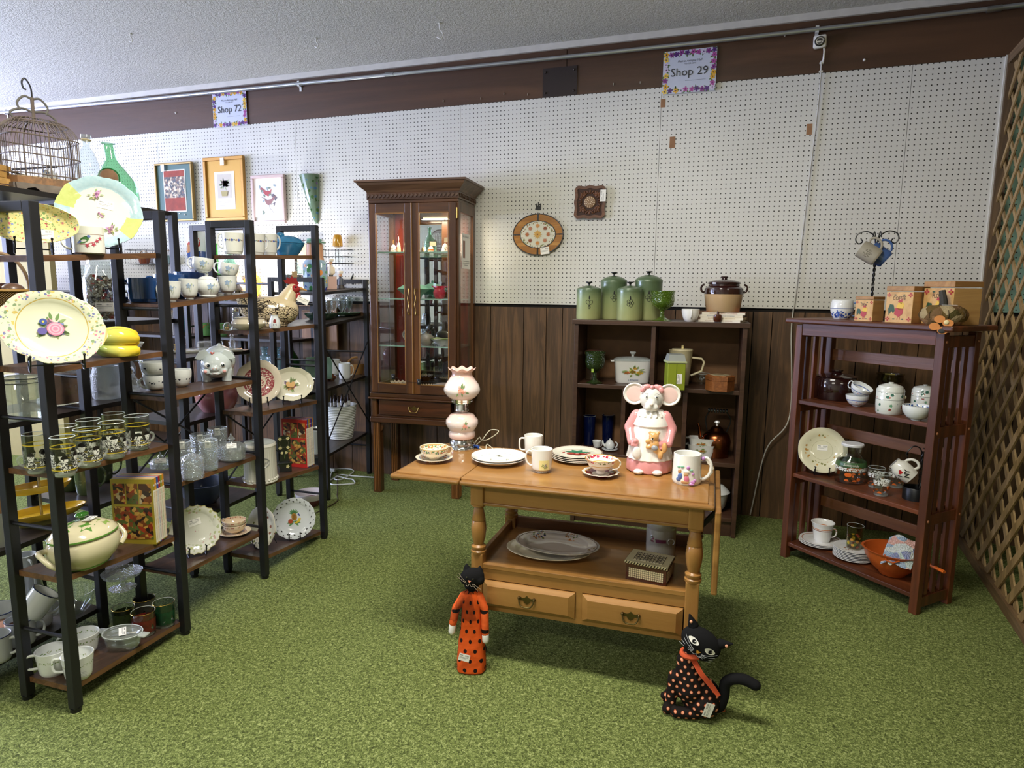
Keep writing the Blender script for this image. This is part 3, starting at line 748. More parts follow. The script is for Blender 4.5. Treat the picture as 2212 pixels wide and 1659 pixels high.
for sx_ in (-1,1):
    for sy_ in (-1,1):
        cx,cy=sx_*(hx-LI),sy_*(hy-LI)
        l=G().lathe([(r*1.12,z-.0) for r,z in LP],20,c=(cx,cy,0)).obj('leg',MAPV,tt)
        G().box((cx,cy,.285),(.042,.042,.20),bev=.004).obj('leg_block',MAPV,l,smooth=0)
        G().box((cx,cy,.592),(.046,.046,.075),bev=.004).obj('leg_block',MAPV,l,smooth=0)
        c_=G().box((cx,cy,.135),(.018,.014,.11)).obj('caster',plain('1c1c1e',.4,.4),l,smooth=0)
        G().lathe([(0,-.008),(.026,-.008),(.03,-.003),(.03,.003),(.026,.008),(0,.008)],20,fx=lambda r,a,z: (r*math.cos(a),z,r*math.sin(a)),c=(cx,cy,.0303)).obj('caster_wheel',plain('141414',.5),l)
        G().box((cx,cy,.06),(.024,.024,.06)).obj('caster_fork',plain('1c1c1e',.4,.4),l,smooth=0)
ix,iy=hx-LI,hy-LI
for yy in (-iy,iy): tb('apron',-ix+.02,ix-.02,yy-.012,yy+.008,.565,.63,MAPLE)
tb('apron_bead',-ix+.02,ix-.02,-iy-.018,-iy+.004,.556,.566,MEDGE)
for xx in (-ix,ix): tb('apron',xx-.01,xx+.01,-iy+.02,iy-.02,.565,.63,MAPLE)
# lower tray and drawer case
tb('lower_shelf',-ix-.01,ix+.01,-iy-.005,iy+.01,.322,.342)
tb('tray_lip',-ix+.02,ix-.02,-iy-.018,-iy+.002,.335,.352,MEDGE)
tb('tray_lip',-ix+.02,ix-.02,iy-.004,iy+.014,.34,.385,wood('5a3a20','7c5230',0,8,.4))
for xx in (-ix,ix): tb('tray_lip',xx-.008,xx+.008,-iy+.02,iy-.02,.34,.372,MEDGE)
tb('case_rail',-ix+.02,ix-.02,-iy-.014,-iy+.01,.296,.337)
tb('case_rail',-ix+.02,ix-.02,-iy-.014,-iy+.01,.186,.205)
tb('case_back',-ix+.02,ix-.02,iy-.01,iy+.004,.186,.335);tb('case_bottom',-ix+.02,ix-.02,-iy+.01,iy-.01,.186,.196)
for xx in (-ix,ix): tb('case_side',xx-.012,xx+.012,-iy+.02,iy-.02,.19,.335)
tb('case_stile',-.012,.012,-iy-.014,-iy+.01,.2,.3)
for s_ in (-1,1):
    x0,x1=(-ix+.024,-.012) if s_ < 0 else (.012,ix-.024)
    f_=-iy-.016
    vs=[];
    for (e,yy) in ((0,f_),(0,f_-.006),(.02,f_-.018)):
        vs+=[(x0+e,yy,.206+e*.7),(x1-e,yy,.206+e*.7),(x1-e,yy,.296-e*.7),(x0+e,yy,.296-e*.7)]
    g=G().add(vs,[(i*4+k,i*4+(k+1) % 4,i*4+4+(k+1) % 4,i*4+4+k) for i in range(2) for k in range(4)]+[(8,9,10,11),(0,1,2,3)])
    d_=g.obj('drawer',MAPLE,tt,smooth=0)
    tb('drawer_box',x0+.01,x1-.01,f_+.001,iy-.02,.21,.29,MAPLE,d_)
    bail(d_,(x0+x1)/2,.252,f_-.0175,.062)
def tloc(x,y,z=TH):
    q=Matrix.Rotation(TRZ,3,'Z') @ Vector((x,y,0));return Vector((TC.x+q.x,TC.y+q.y,z))
# ================================================================ builders for ware
def toward(P): return math.atan2(CAM.y-P[1],CAM.x-P[0])
def base(cx,py,z,wpx,back=.85):
    P=onz(cx,py,z);r=wpx/2*mpp(P)
    d=Vector((P.x-CAM.x,P.y-CAM.y,0)).normalized();P=P+d*r*back;P.z=z;return P,wpx/2*mpp(P)
def spot(cx,z,y0,y1,line,off=0.,wpx=10,py=None):
    "point on a shelf near eye level: where the pixel column meets the shelf's long axis"
    (ax,ay),(bx,by)=line;n=Vector((by-ay,ax-bx,0)).normalized()
    a=(ax+n.x*off,ay+n.y*off);b=(bx+n.x*off,by+n.y*off)
    P=onv(cx,(y0+y1)/2,a,b);P.z=z;return P,wpx/2*mpp(P)
def hgt(cx,ty,P): return zat(cx,ty,P)-P[2]
def zA(bay,k,Y):
    b=[A1,A2,A3][bay][k];t=(Y-AF[bay][1])/(AF[bay+1][1]-AF[bay][1]);return b[0]+(b[1]-b[0])*min(1,max(0,t))+.0005
def cupprof(R_,H_,tr=1.,th=.0035,foot=0,belly=0,flare=0,fillet=.08):
    "outer then inner profile of a cup; tr = bottom radius / top radius"
    b=R_*tr;P_=[(0,.0)];n=9
    z0=foot
    if foot: P_+=[(b*.62,0),(b*.66,foot*.4),(b*.58,foot)]
    out=[]
    for i in range(n):
        t=i/(n-1);r=b+(R_-b)*t+belly*R_*math.sin(PI*t)+flare*R_*max(0,t-.75)**2*8
        if i == 0: r=b*(.9 if not foot else .75)
        out.append((r,z0+(H_-z0)*(t if i else 0)))
    out.insert(1,(b*.99+belly*R_*.25,z0+H_*fillet))
    P_+=out;rt=out[-1][0]
    P_+=[(rt-th*.5,H_+th*.3),(rt-th,H_)]
    P_+=[(max(.002,r-th),max(z,z0+th*1.4)) for r,z in out[::-1][1:-1]]
    P_+=[(0,z0+th*1.4)]
    return P_
def handle(g,R_,z0,z1,ang,out=.022,r=.004,sq=0,flat=1.,rf=None):
    ca,sa=math.cos(ang),math.sin(ang);H_=z1-z0
    if sq: pr=[(R_-.002,z1),(R_+out*.6,z1+.001),(R_+out,z1-H_*.15),(R_+out,z0+H_*.25),(R_+out*.7,z0+.002),(R_-.003,z0)]
    else: pr=[(R_-.003,z1-H_*.06),(R_+out*.55,z1+H_*.02),(R_+out,z1-H_*.3),(R_+out*.85,z0+H_*.25),(R_+out*.3,z0),(R_-.004,z0-.001)]
    g.tube(spline([(a*ca,a*sa,z) for a,z in pr],5),r if rf is None else rf,8,flat=flat);return g
def cup(name,label,cat,P,R_,H_,mat,ang=90,rz=None,group=None,tr=.85,foot=0,belly=0,flare=0,th=.0035,hr=.004,out=None,sq=0,h0=.2,h1=.85,hm=None,fx=None,fillet=.08,M_=None,body='cup_body',han=True,n=36):
    t_=thing(name,label,cat,P,toward(P) if rz is None else rz,group,M_)
    G().lathe(cupprof(R_,H_,tr,th,foot,belly,flare,fillet),n,fx=fx).obj(body,mat,t_,smooth=50)
    if han:
        zz0,zz1=H_*h0,H_*h1
        rr=R_*(tr+(1-tr)*.5)+belly*R_*.7
        handle(G(),rr,zz0,zz1,R(ang),out or R_*.75,hr,sq).obj('handle',hm or mat,t_)
    return t_
def glassmat_print(tint,zones):
    pass
def tumbler(name,label,P,R_,H_,mat,tr=.9,group=None,th=.0022,basez=.008,bmat=None,cat='glass',foot=0,n=28,body='glass_body'):
    t_=thing(name,label,cat,P,toward(P),group)
    pr=[(0,0),(R_*tr*.96,0),(R_*tr,.003),(R_,H_),(R_-th*.5,H_+.0006),(R_-th,H_),(R_*tr-th,basez),(0,basez*.9)]
    G().lathe(pr,n).obj(body,mat,t_,smooth=30)
    G().tube([((R_-th*.5)*math.cos(a),(R_-th*.5)*math.sin(a),H_) for a in [2*PI*i/n for i in range(n)]],.0008,5,closed=True).obj('rim',RIMG,t_)
    if bmat: G().lathe([(0,.0008),(R_*tr*.9,.0008),(R_*tr*.92,basez*.9),(0,basez*.8)],n).obj('thick_base',bmat,t_)
    return t_
RIMG=plain('cfd8d6',.05,spec=1.)
CLEAR=glass();CUT=glass('e6ecea',rel=('v',190,.004),rough=.05,gloss=1.5,dens=.1,name='m_cut_crystal');PRESS=glass('e4eae6',rel=('n',90,.004),rough=.05,gloss=1.3,dens=.06,name='m_pressed_glass')
def plateprof(R_,h=.02,th=.004,well=.62,foot=.5):
    return [(0,.003),(R_*foot,.003),(R_*foot*1.02,0),(R_*foot*1.08,0),(R_*foot*1.12,.004),(R_*well*1.05,h*.35),(R_,h),(R_*.998,h+th*.5),(R_*.985,h+th*.6),(R_*well*1.04,h*.42+th*.6),(R_*well*.97,.004+th),(R_*.3,.0035+th),(0,.0035+th)]
def platef(g,R_,h=.02,scal=None,sx=1,sy=1,th=.004,well=.62,n=None):
    n=n or (96 if scal else 48)
    if scal:
        k,amp,sh=scal
        def f(r,a,z):
            t=max(0,(r/R_-well*.9)/(1-well*.9));w_=math.cos(k*a)
            if sh == 'pointy': w_=1-abs(math.sin(k*a/2))*2
            if sh == 'oct': w_=(1/max(abs(math.cos(((a+PI/k) % (2*PI/k))-PI/k)),.5)-1)*6-.3
            if sh == 'brac': w_=.7*math.cos(k*a)+.3*math.cos(3*k*a)
            q=r*(1+amp*w_*t);return (q*math.cos(a)*sx,q*math.sin(a)*sy,z)
        g.lathe(plateprof(R_,h,th,well),n,fx=f)
    else: g.lathe(plateprof(R_,h,th,well),n,sx=sx,sy=sy)
    return g
def easel(P,az,w,label,lean=14,h=.07):
    t_=thing('plate_stand',label,'plate stand',P,az-PI/2*0,'black wire plate stands')
    g=G();hw=w/2
    for s_ in (-1,1):
        g.tube(spline([(.055,s_*hw,h*.62),(.05,s_*hw,h*.36),(.036,s_*hw,h*.22),(.0,s_*hw*.95,h*.24)],5),.0022,6);g.sphere((.055,s_*hw,h*.64),.004,6)
        c=[(.03+.016*math.cos(a)*(1-a/9),s_*(hw+.001),.0182+.0152*math.sin(a)*(1-a/9)) for a in [PI*.5-.42*i for i in range(16)]]
        g.tube([(x,y,max(.0024,z)) for x,y,z in c],.0021,6)
    g.obj('front_hook',BLACKWIRE,t_)
    g=G().tube([(.005,-hw,h*.24),(.005,hw,h*.24)],.0022,6)
    g.tube(spline([(.002,0,h*.24),(-.028,0,h*.9),(-.04,0,h*1.25)],4),.0022,6);g.tube(spline([(-.03,0,h*.9),(-.06,0,.0025)],3),.0022,6)
    g.obj('back_prop',BLACKWIRE,t_);return t_
def standing(name,label,P,R_,mat,az=None,lean=14,scal=None,oval=1,sy=1,h=.02,cat='plate',fwd=0,lift=.016,roll=0,th=.004,extra=None,stickpos=None,stand=None,sw=None,group=None,well=.62,part='plate_body'):
    "plate standing on its rim, facing azimuth az, on a wire stand"
    az=toward(P) if az is None else az;ry=R_*sy
    n_=Vector((math.cos(az),math.sin(az),0));c=Vector(P)+Vector((0,0,lift+ry*math.cos(R(lean))))-n_*(ry*math.sin(R(lean)))+n_*.022
    t_=thing(name,label,cat,group=group,M_=frame(c,math.degrees(az),lean,roll))
    platef(G(),R_,h,scal,oval,sy,th,well).obj(part,mat,t_,smooth=50)
    if stickpos: sticker(t_,Matrix.Translation((stickpos[0],stickpos[1],.0085+(stickpos[2] if len(stickpos) > 2 else 0))) @ Matrix.Rotation(R(stickpos[3] if len(stickpos) > 3 else 0),4,'Z'))
    if stand: easel(P,az,sw or R_*1.0,stand)
    return t_
def bouquet(parent,cx,cy,s,z,cols,seed=1,leaves='4f7a45',n=9,name='printed_bouquet',mp=None):
    rnd=random.Random(seed);g=G();mp=mp or (lambda u,v: (u,v,z));z2=.0002
    mats=[plain(leaves,.35),plain('8aa06a',.35)]+[plain(c,.3) for c in cols]
    for i in range(n):
        a=rnd.uniform(0,2*PI);r=rnd.uniform(.35,1)*s;leaf(g,cx+r*.5*math.cos(a),cy+r*.5*math.sin(a),s*.5,s*.17,a+rnd.uniform(-.4,.4),mp,i % 2)
    for i in range(n):
        a=rnd.uniform(0,2*PI);r=rnd.uniform(0,.6)*s;q=s*rnd.uniform(.13,.28)
        m2=lambda u,v,k=i: tuple(Vector(mp(u,v))+Vector((0,0,z2*(k+1)*.5))) if mp.__code__.co_argcount == 2 and cz_flat else mp(u,v)
        cz_flat=True
        ci=2+i % len(cols);flower(g,cx+r*math.cos(a),cy+r*math.sin(a)*.8,q,mp,5+i % 2,ci,2+(i+1) % len(cols),a)
    # lift successive pieces a hair so that they do not coincide
    return g.obj(name,mats,parent,smooth=0)
def books(label,P,az,vols,H_,D_,cover,picmats,group,titles,bw=.012,catname='book'):
    """row of upright volumes; spines face local +x, first volume's front cover faces local -y.. along +y"""
    y=0
    for i,(c,num) in enumerate(vols):
        loc=Vector(P)+Matrix.Rotation(az,3,'Z') @ Vector((0,y,0))
        t_=thing('cookbook',titles[i],catname,loc,az,group)
        cm=plain(c,.35,coat=.3)
        g=G().box((-D_/2,bw/2,H_/2+.0006),(D_-.002,bw-.003,H_-.004));g.obj('pages',plain('e8e2cf',.8),t_,smooth=0)
        g=G().box((-D_/2,.0008,H_/2),(D_,.0014,H_));g.box((-D_/2,bw-.0008,H_/2),(D_,.0014,H_));g.box((-.0006,bw/2,H_/2),(.0014,bw,H_));g.obj('cover',cm,t_,smooth=0)
        g=G().box((.0006,bw/2,H_*.42),(.0008,bw*.86,H_*.8));s_=g.obj('spine_panel',plain('efe9d8',.5),t_,smooth=0)
        mp=lambda u,v: (.0014,bw/2-v*1,H_*.43+u*-1*-1*-1)
        text('spine_title','Family Circle  ILLUSTRATED LIBRARY OF COOKING',bw*.62,lambda u,v: (.0014,bw/2+v,H_*.43-u),plain(c if c not in ('f0e9d8',) else '333',.6),t_,sx=H_*.78/(bw*.62*24))
        text('spine_number',num,bw*.85,lambda u,v: (.0014,bw/2+u,H_*.9+v),WHITE,t_,bold=.0004)
        if i == 0:
            for k,(x0,x1,z0,z1) in enumerate(picmats): G().box((-D_*(x0+x1)/2,-.0004,H_*(z0+z1)/2),(D_*(x1-x0),.0006,H_*(z1-z0))).obj('cover_photo',foodmat(k),t_,smooth=0)
        y+=bw+.0004
FOODC=['8a4a20','c98a3c','4a2412','d8c49a','a83a1c','5a6a2a','e0b050','2a1a12']
def foodmat(k):
    kk=('food',k)
    if kk in _mc: return _mc[kk]
    t=NT('m_cover_photo');v=t.mapv((1,1,1),(k*.7,0,0));vo=t.voro(55+k*8,v=v);n_=t.noise(120,2)[0]
    h=t.xyz(vo[1])[0];r_=random.Random(k+5);cs=FOODC[:];r_.shuffle(cs)
    col=t.ramp(h,[(i/6,lin(cs[i])) for i in range(6)],True);col=t.mix(t.mul(n_,.5),col,lin('3a2a1c'))
    _mc[kk]=t.done(t.bsdf(col,.35,coat=.3));return _mc[kk]
# ================================================================ on the tea cart
def tcz(): return TH
# -- hurricane lamp
P,r_=base(998,976,TH,52,.9);k=mpp(P)*1.0;az=toward(P)
lp=thing('table_lamp','pink hurricane lamp with ruffled glass shade and rose decals on the tea cart','lamp',P,az)
def pf(L): return [(r*k,max(0,(976-6-y))*k*1.03) for r,y in L]
def m_pink(zs,zc):
    t=NT('m_pink_glass');X=t.xyz();f=t.math('ABSOLUTE',t.sub(X[2],zc));f=t.math('MINIMUM',t.mul(f,1/zs),1.)
    return t.done(t.bsdf(t.ramp(f,[(.1,lin('f2e6e2')),(.95,lin('e9bdb0'))]),.15,coat=.5,sub=.2))
G().lathe(pf([(0,970),(26,970),(27,967),(26,964),(23,961),(26.5,958),(26.5,954),(24,950),(23,947),(0,947)]),40).obj('chrome_base',CHROME,lp)
zc=(970-920)*k*1.03
G().lathe(pf([(0,948),(20,948),(27,944),(29,938),(28,933),(26,929),(31,922),(35,914),(34,906),(28,899),(26,896),(22,894),(10,891),(0,891)]),40).obj('glass_font',m_pink(.06,zc),lp)
G().lathe(pf([(0,892),(11,892),(12,889),(15,887),(14,884),(14,872),(16,871),(22,870),(23,867),(22,866),(23,863),(20,861),(0,861)]),40).obj('chrome_collar',CHROME,lp)
def ruf(r,a,z):
    t=max(0,(z-(970-812)*k*1.03)/(14*k));q=r*(1+.07*t*math.cos(8*a));return (q*math.cos(a),q*math.sin(a),z+t*2.6*k*math.cos(8*a))
G().lathe(pf([(20,863),(23,863),(31,857),(38,848),(39,842),(36,833),(28,822),(23,815),(21,811),(22,805),(26,802),(28,800),(27,799),(24,802),(20,806),(19,811),(22,818),(34,834),(36,842),(30,855),(20,861)]),64,fx=ruf).obj('glass_shade',m_pink(.07,(970-843)*k*1.03),lp)
for zc_,rr,s_,u0 in ((970-840,lambda h: (39.5-abs(h/k-(970-843)*1.03)*.22)*k,17,-2),(970-914,lambda h: (35.5-abs(h/k-(970-914)*1.03)*.2)*k,12,6)):
    bouquet(lp,u0*k,zc_*k*1.03,s_*k*1.15,0,['e8a088','eebcae','d98468'],4,'6f8f5c',8,'rose_decal',cyl(rr,0,.0012))
cord=G().tube(spline([P+Vector((.03,.03,.004)),onz(1035,945,TH+.02),onz(1040,950,TH+.012),onz(1052,950,TH+.03),onz(1072,938,TH+.035),onz(1076,930,TH+.04),onz(1058,930,TH+.03),onz(1042,950,TH+.006),onz(1030,962,TH+.004),onz(1048,972,TH+.003),onz(1052,960,TH+.004),onz(1068,972,TH+.003)],7),.0022,7)
co=cord.obj('lamp_cord',plain('d8d0b4',.5));tag(co,'cream lamp cord bundled with a blue tie behind the pink lamp','cord')
a,b=onz(1022,962,TH+.006),onz(1034,966,TH+.006);G().tube([a,b],.006,8).obj('blue_tie',plain('2a5fc8',.4),co)
# -- teacups
FLB=['c88a4a','6a7aa8','8a6a4a','b86a6a']
def saucer(label,P,R_,mat,cup_=True,cat='saucer',h=.014,scal=None):
    t_=thing('saucer',label,cat,P,toward(P));platef(G(),R_,h,scal,th=.003,well=.55).obj('plate_body',mat,t_,smooth=50);return t_
P,r_=base(938,1004,TH,80,.9)
sm=deco('efe6d0',[('ring',(.036,.056),FLB,95,.5)]);saucer('cream saucer with floral border under the patterned teacup, left leaf of the cart',P,r_,sm)
P2=P+Vector((0,0,.0085));cm=deco('f0e8d2',[('band',(.026,.038),['d89a4a','3a5a7a','b8442a','6a9a6a'],150,.5),('band',(.008,.024),['a88a9a','8a9a7a','efe6d0','efe6d0'],110,.4),('lband',(.0385,.0415),['c9a24a'])])
cup('teacup','cream teacup with orange and blue banded rim on its saucer','cup',P2,31*mpp(P),.044,cm,88,tr=.6,foot=.006,belly=.14,h0=.35,h1=.95,out=.018,hr=.0025,th=.0022)
P,r_=base(1297,1037,TH,79,.9)
sm=deco('f4efe6',[('ring',(.030,.051),['6a1424','7a1a2a','5a0f1e'],42,.75),('lring',(.0505,.0535),['c9a24a'])]);saucer('saucer with dark red scalloped border and gilt rim under the footed teacup',P,r_,sm,scal=(12,.03,''))
cup('teacup','footed white teacup with red roses inside the rim and gold bands','cup',P+Vector((0,0,.0085)),31*mpp(P),.052,deco('f4efe6',[('lband',(.030,.0325),['c9a24a']),('lband',(.051,.0535),['c9a24a']),('band',(.0412,.0508),['b02a3a','d86a4a','5a7a3a','c84a6a'],95,.5)]),80,tr=.5,foot=.012,belly=.16,h0=.35,h1=1.02,out=.024,hr=.0025,th=.002,flare=.25)
# -- divided plates and flowered plates
P,r_=base(1077,1012,TH,118,.92)
for i in range(2):
    t_=thing('divided_plate',['lower white divided child plate under its twin','upper white divided child plate with small animal prints'][i],'plate',P+Vector((0,0,i*.0075)),toward(P))
    platef(G(),r_,.018,None,th=.003,well=.78).obj('plate_body',deco('f1f1ee',[('ring',(.066,.076),['a8b8c8','c8b8a8','f1f1ee'],130,.4)]),t_,smooth=50)
    if i: G().tube([(0,-r_*.74,.009),(0,r_*.74,.009)],.0035,8,flat=.8).obj('divider_ridge',ceramic('f4f4f2'),t_)
g=G()
for cy_,s_,sd in ((-.03,.012,2),(.03,.012,5),(.0,.016,8)): bouquet(t_,.022 if sd < 8 else -.028,cy_ if sd < 8 else 0,s_,.0082,['9a8a72','6f8a5a','b8a890','8a7a8a'],sd,n=6,name='printed_animals')
P,r_=base(1246,1006,TH,110,.92)
for i in range(4):
    t_=thing('dinner_plate',['bottom plate of the stack of four behind the teacup','second plate up in the stack behind the teacup','third plate up in the stack behind the teacup','cream plate with red and green flower print, top of the stack of four'][i],'plate',P+Vector((0,0,i*.0062)),toward(P),'stack of flowered plates')
    platef(G(),r_,.012,None,th=.0032,well=.72).obj('plate_body',deco('ebe8d8',[('lring',(r_*.965,r_*.99),['6a2a22'])]),t_,smooth=50)
g=G();mp=lambda u,v: (v,u,.0086)
for a in (.3,1.2,2.,2.8): leaf(g,0,.004,.05,.02,a,lambda u,v: (-v*.9,u,.0083+.0001*a),0)
for cx,cy,q in ((-.022,-.018,.017),(.018,-.02,.014),(.002,-.03,.015)): g.cur=1;g.disc(cx,cy*.8,q,q*.8,lambda u,v: (-v,u,.0088),14)
for cx,cy in ((-.05,.0),(.046,-.004),(.034,.012)): g.cur=1;g.disc(cx,cy,.004,.009,lambda u,v: (v,u,.0084),8,.5)
g.obj('flower_print',[plain('2f7a58',.3),plain('a8382c',.3)],t_,smooth=0)
# -- child's mugs
MW=ceramic('f3f3ef')
P,r_=base(1152,985,TH,40);t_=cup('mug','white plastic mug with a square handle behind its mate, nursery print','mug',P,r_,42*mpp(P),MW,-90,tr=.92,sq=1,out=.019,hr=.0035,h0=.2,h1=.82,foot=.004)
bouquet(t_,-.004,.022,.017,0,['e8c85a','a8b8d8','c8d8a8','b89a72'],3,n=7,name='nursery_print',mp=cyl(r_*.965,0,.001))
text('lettering','Disney',.009,cyl(r_*.99,.035,.0012,.55),plain('4a6aa8',.5),t_)
P,r_=base(1170,1024,TH,46);t_=cup('mug','white footed mug with yellow picture of small animals, in front','mug',P,r_,51*mpp(P),MW,-90,tr=.92,out=.02,hr=.0032,h0=.28,h1=.88,foot=.006)
mq=cyl(r_*.965,0,.001,.1);G().flat([(-.014,.014),(.026,.014),(.026,.048),(-.014,.048)],mq) 
g=G();
for i in range(6): g.flat([(-.012+.006*i,.014),(-.006+.006*i,.014),(-.006+.006*i,.048),(-.012+.006*i,.048)],mq)
g.obj('picture_panel',plain('ece2a0',.4),t_,smooth=0)
bouquet(t_,.008,.03,.015,0,['7a7aa8','b8a8c8','5a8a5a','d8c078'],9,n=8,name='animal_print',mp=cyl(r_*.965,0,.0018,.1))
text('lettering','A is for',.007,cyl(r_*.95,.009,.0014,.05),plain('444444',.5),t_)
# -- relief mug
P,r_=base(1482,1050,TH,74);rz=toward(P);hm=64*mpp(P)
t_=cup('relief_mug','white mug with moulded storybook animals and purple flowers, twisted vine handle','mug',P,r_*.78,hm,MW,90,tr=1.08,out=.03,hr=.0055,h0=.16,h1=.86,th=.004)
mp=cyl(lambda v: r_*.78*(1.08-.08*v/hm),0,.0004);g=G()
cols=['d8c06a','e8e2d4','5a78b8','d87a98','c48ac8','8ac0a8','c89a6a']
def bump_(u,v,a,b,c): 
    g.cur=c;p=mp(u,v);g.sphere(p,(.003,a,b),10)
for q in [(-.022,.046,.007,.008,6),(-.02,.03,.009,.011,2),(-.024,.02,.01,.008,2),(.0,.046,.011,.006,1),(-.002,.037,.008,.007,6),(.0,.022,.009,.014,3),(-.004,.013,.014,.006,6),(.02,.012,.008,.007,4),(.027,.018,.006,.006,4),(.02,.04,.005,.005,4),(.004,.06,.006,.006,4),(-.014,.062,.007,.004,5),(.014,.052,.006,.004,5),(-.026,.06,.006,.004,5),(.016,.006,.01,.004,4)]: bump_(*q)
g.obj('moulded_relief',[ceramic(c) for c in cols],t_)
g=G();
for s_ in (0,PI): g.tube([(0,r_*.78+.012+.022*math.sin(a*PI)+.004*math.sin(a*14+s_),hm*(.16+.7*a)) for a in [i/20 for i in range(21)]],.003,6)
g.cur=1;g.sphere((.004,r_*.78+.006,hm*.86),.007,8);g.obj('vine_twist',[ceramic('efece2'),ceramic('b88ac8')],t_)
# -- mouse cookie jar
P,r_=base(1401,1024,TH,101,.75);az=toward(P);K=mpp(P);S_=K
mj=thing('cookie_jar','grey mouse cookie jar in pink dress and white apron holding a teddy bear','cookie jar',P,az)
PK=deco('df8f94',[('fill',(),['e8a6a8','d88088'],60,.3)]);PKP=ceramic('e09a9c');WHT=ceramic('f3f0ea');GRY=ceramic('dcdcd8');TAN=ceramic('dba868');SKP=ceramic('f0cfca')
def Z(y): return (1020-y)*K*1.02
def flu(n_,am,z0,z1):
    def f(r,a,z):
        t=min(1,max(0,(z1-z)/(z1-z0)));q=r*(1+am*t*math.cos(n_*a));return (q*math.cos(a),q*math.sin(a),z)
    return f
G().lathe([(0,0),(44*K,0),(48*K,3*K),(49*K,10*K),(48*K,24*K),(46*K,30*K),(40*K,30*K),(0,30*K)],60,fx=flu(14,.02,0,30*K)).obj('dress_hem',PKP,mj)
G().lathe([(0,28*K),(47*K,28*K),(49*K,30*K),(47*K,38*K),(43*K,62*K),(39*K,86*K),(36*K,100*K),(30*K,101*K),(0,101*K)],72,fx=flu(18,.022,28*K,100*K)).obj('apron_skirt',WHT,mj)
G().lathe([(0,99*K),(38*K,99*K),(39*K,101*K),(38*K,104*K),(33*K,116*K),(24*K,128*K),(18*K,132*K),(0,132*K)],48).obj('jar_lid_bodice',WHT,mj)
g=G()
for s_ in (-1,1):
    capsule(g,(2*K,s_*30*K,118*K),(4*K,s_*43*K,92*K),13*K,13*K);capsule(g,(4*K,s_*43*K,92*K),(30*K,s_*38*K,66*K),12*K,9*K)
me=blob(g,.0035,'sleeves',2);link('sleeves',me,PKP,mj)
g=G()
for s_,y_,z_ in ((-1,-30,70),(1,20,66)):
    capsule(g,(30*K,s_*38*K if s_ < 0 else 34*K,66*K),(40*K,y_*K,z_*K),8*K,7*K)
    for f_ in range(3): capsule(g,(40*K,y_*K+(f_-1)*5*K,z_*K),(44*K,y_*K+(f_-1)*5*K-2*K,z_*K-9*K),3.2*K,2.6*K,8)
    link('paw',blob(g,.003,'paw',1),PKP,mj);g=G()
def ruff(r,a,z): t=max(0,(r-16*K)/(14*K));return (r*math.cos(a)*(1+.05*t*math.cos(16*a)),r*math.sin(a)*(1+.05*t*math.cos(16*a)),z+2.4*K*t*math.cos(16*a))
G().lathe([(10*K,127*K),(22*K,124*K),(31*K,118*K),(31*K,120*K),(26*K,128*K),(16*K,134*K),(10*K,135*K)],96,fx=ruff).obj('collar_ruffle',WHT,mj)
g=G().sphere((0,0,156*K),(25*K,26*K,27*K),28)
for s_ in (-1,1): g.sphere((25*K,s_*6.5*K,140*K),(8*K,9*K,8*K),14)
g.sphere((22*K,0,146*K),(12*K,9*K,11*K),14);g.sphere((20*K,0,134*K),(8*K,8*K,5*K),12)
link('mouse_head',blob(g,.003,'head',3),GRY,mj)
g=G().sphere((33*K,0,148*K),(3*K,4*K,3*K),10);g.obj('nose',ceramic('e8dcd4'),mj)
g=G()
for s_ in (-1,1): g.sphere((23.5*K,s_*10.5*K,162*K),(2*K,2.8*K,2.8*K),10)
g.cur=1
for s_ in (-1,1): g.sphere((25.2*K,s_*10.3*K,162.4*K),(1*K,1.6*K,1.8*K),8);g.tube([(24*K,s_*6*K,168*K),(23*K,s_*11*K,169.5*K),(21*K,s_*15*K,167*K)],.0006,5)
g.obj('eyes',[WHITE,plain('2a3038',.2)],mj)
for s_ in (-1,1):
    e_=G().lathe([(0,-3*K),(18*K,-3*K),(23*K,0),(24*K,3*K),(22*K,5*K),(19*K,3*K),(0,1*K)],32,fx=lambda r,a,z: (z+2*K,r*math.cos(a)+s_*36*K,r*math.sin(a)*.98+165*K)).obj('ear',WHT,mj)
    G().lathe([(0,1.5*K),(14*K,1.5*K),(17*K,3.4*K),(12*K,4*K),(0,3*K)],28,fx=lambda r,a,z: (z+2*K,r*math.cos(a)+s_*36*K,r*math.sin(a)*.98+165*K)).obj('ear_inner',SKP,e_)
g=G()
for s_ in (-1,1):
    g.sphere((10*K,s_*13*K,181*K),(5*K,11*K,6*K),12,Euler((s_*-.3,0,0)));g.sphere((14*K,s_*19*K,176*K),(4*K,5*K,7*K),10,Euler((s_*.6,0,0)))
g.sphere((12*K,0,181*K),(6*K,5*K,5*K),10);g.obj('hair_bow',PKP,mj)
g=G();b0=44*K
for q in [((b0,8*K,82*K),(8,11,10)),((b0+4*K,5*K,79*K),(5,5,4)),((b0,0,90*K),(3,4,4)),((b0,17*K,91*K),(3,4,4)),((b0,10*K,66*K),(8,10,11)),((b0+2*K,-2*K,60*K),(5,7,5)),((b0+2*K,22*K,44*K),(5,6,9)),((b0,30*K,60*K),(5,6,12)),((b0,14*K,54*K),(6,8,8)),((b0+1*K,-4*K,72*K),(4,6,5))]:
    g.sphere(q[0],tuple(x*K for x in q[1]),12)
link('teddy_bear',blob(g,.0028,'teddy',2),TAN,mj)
g=G().sphere((b0+9*K,5*K,80*K),(1.5*K,2*K,1.6*K),8);g.cur=1;g.sphere((b0+6*K,5*K,78*K),(3*K,4*K,3*K),8);g.cur=2;g.sphere((b0+6*K,10*K,60*K),(4*K,7*K,6*K),10)
g.obj('bear_details',[plain('222',.3) if 0 else plain('222222',.3),ceramic('f0e2cc'),ceramic('9fa4ac')],mj)
g=G()
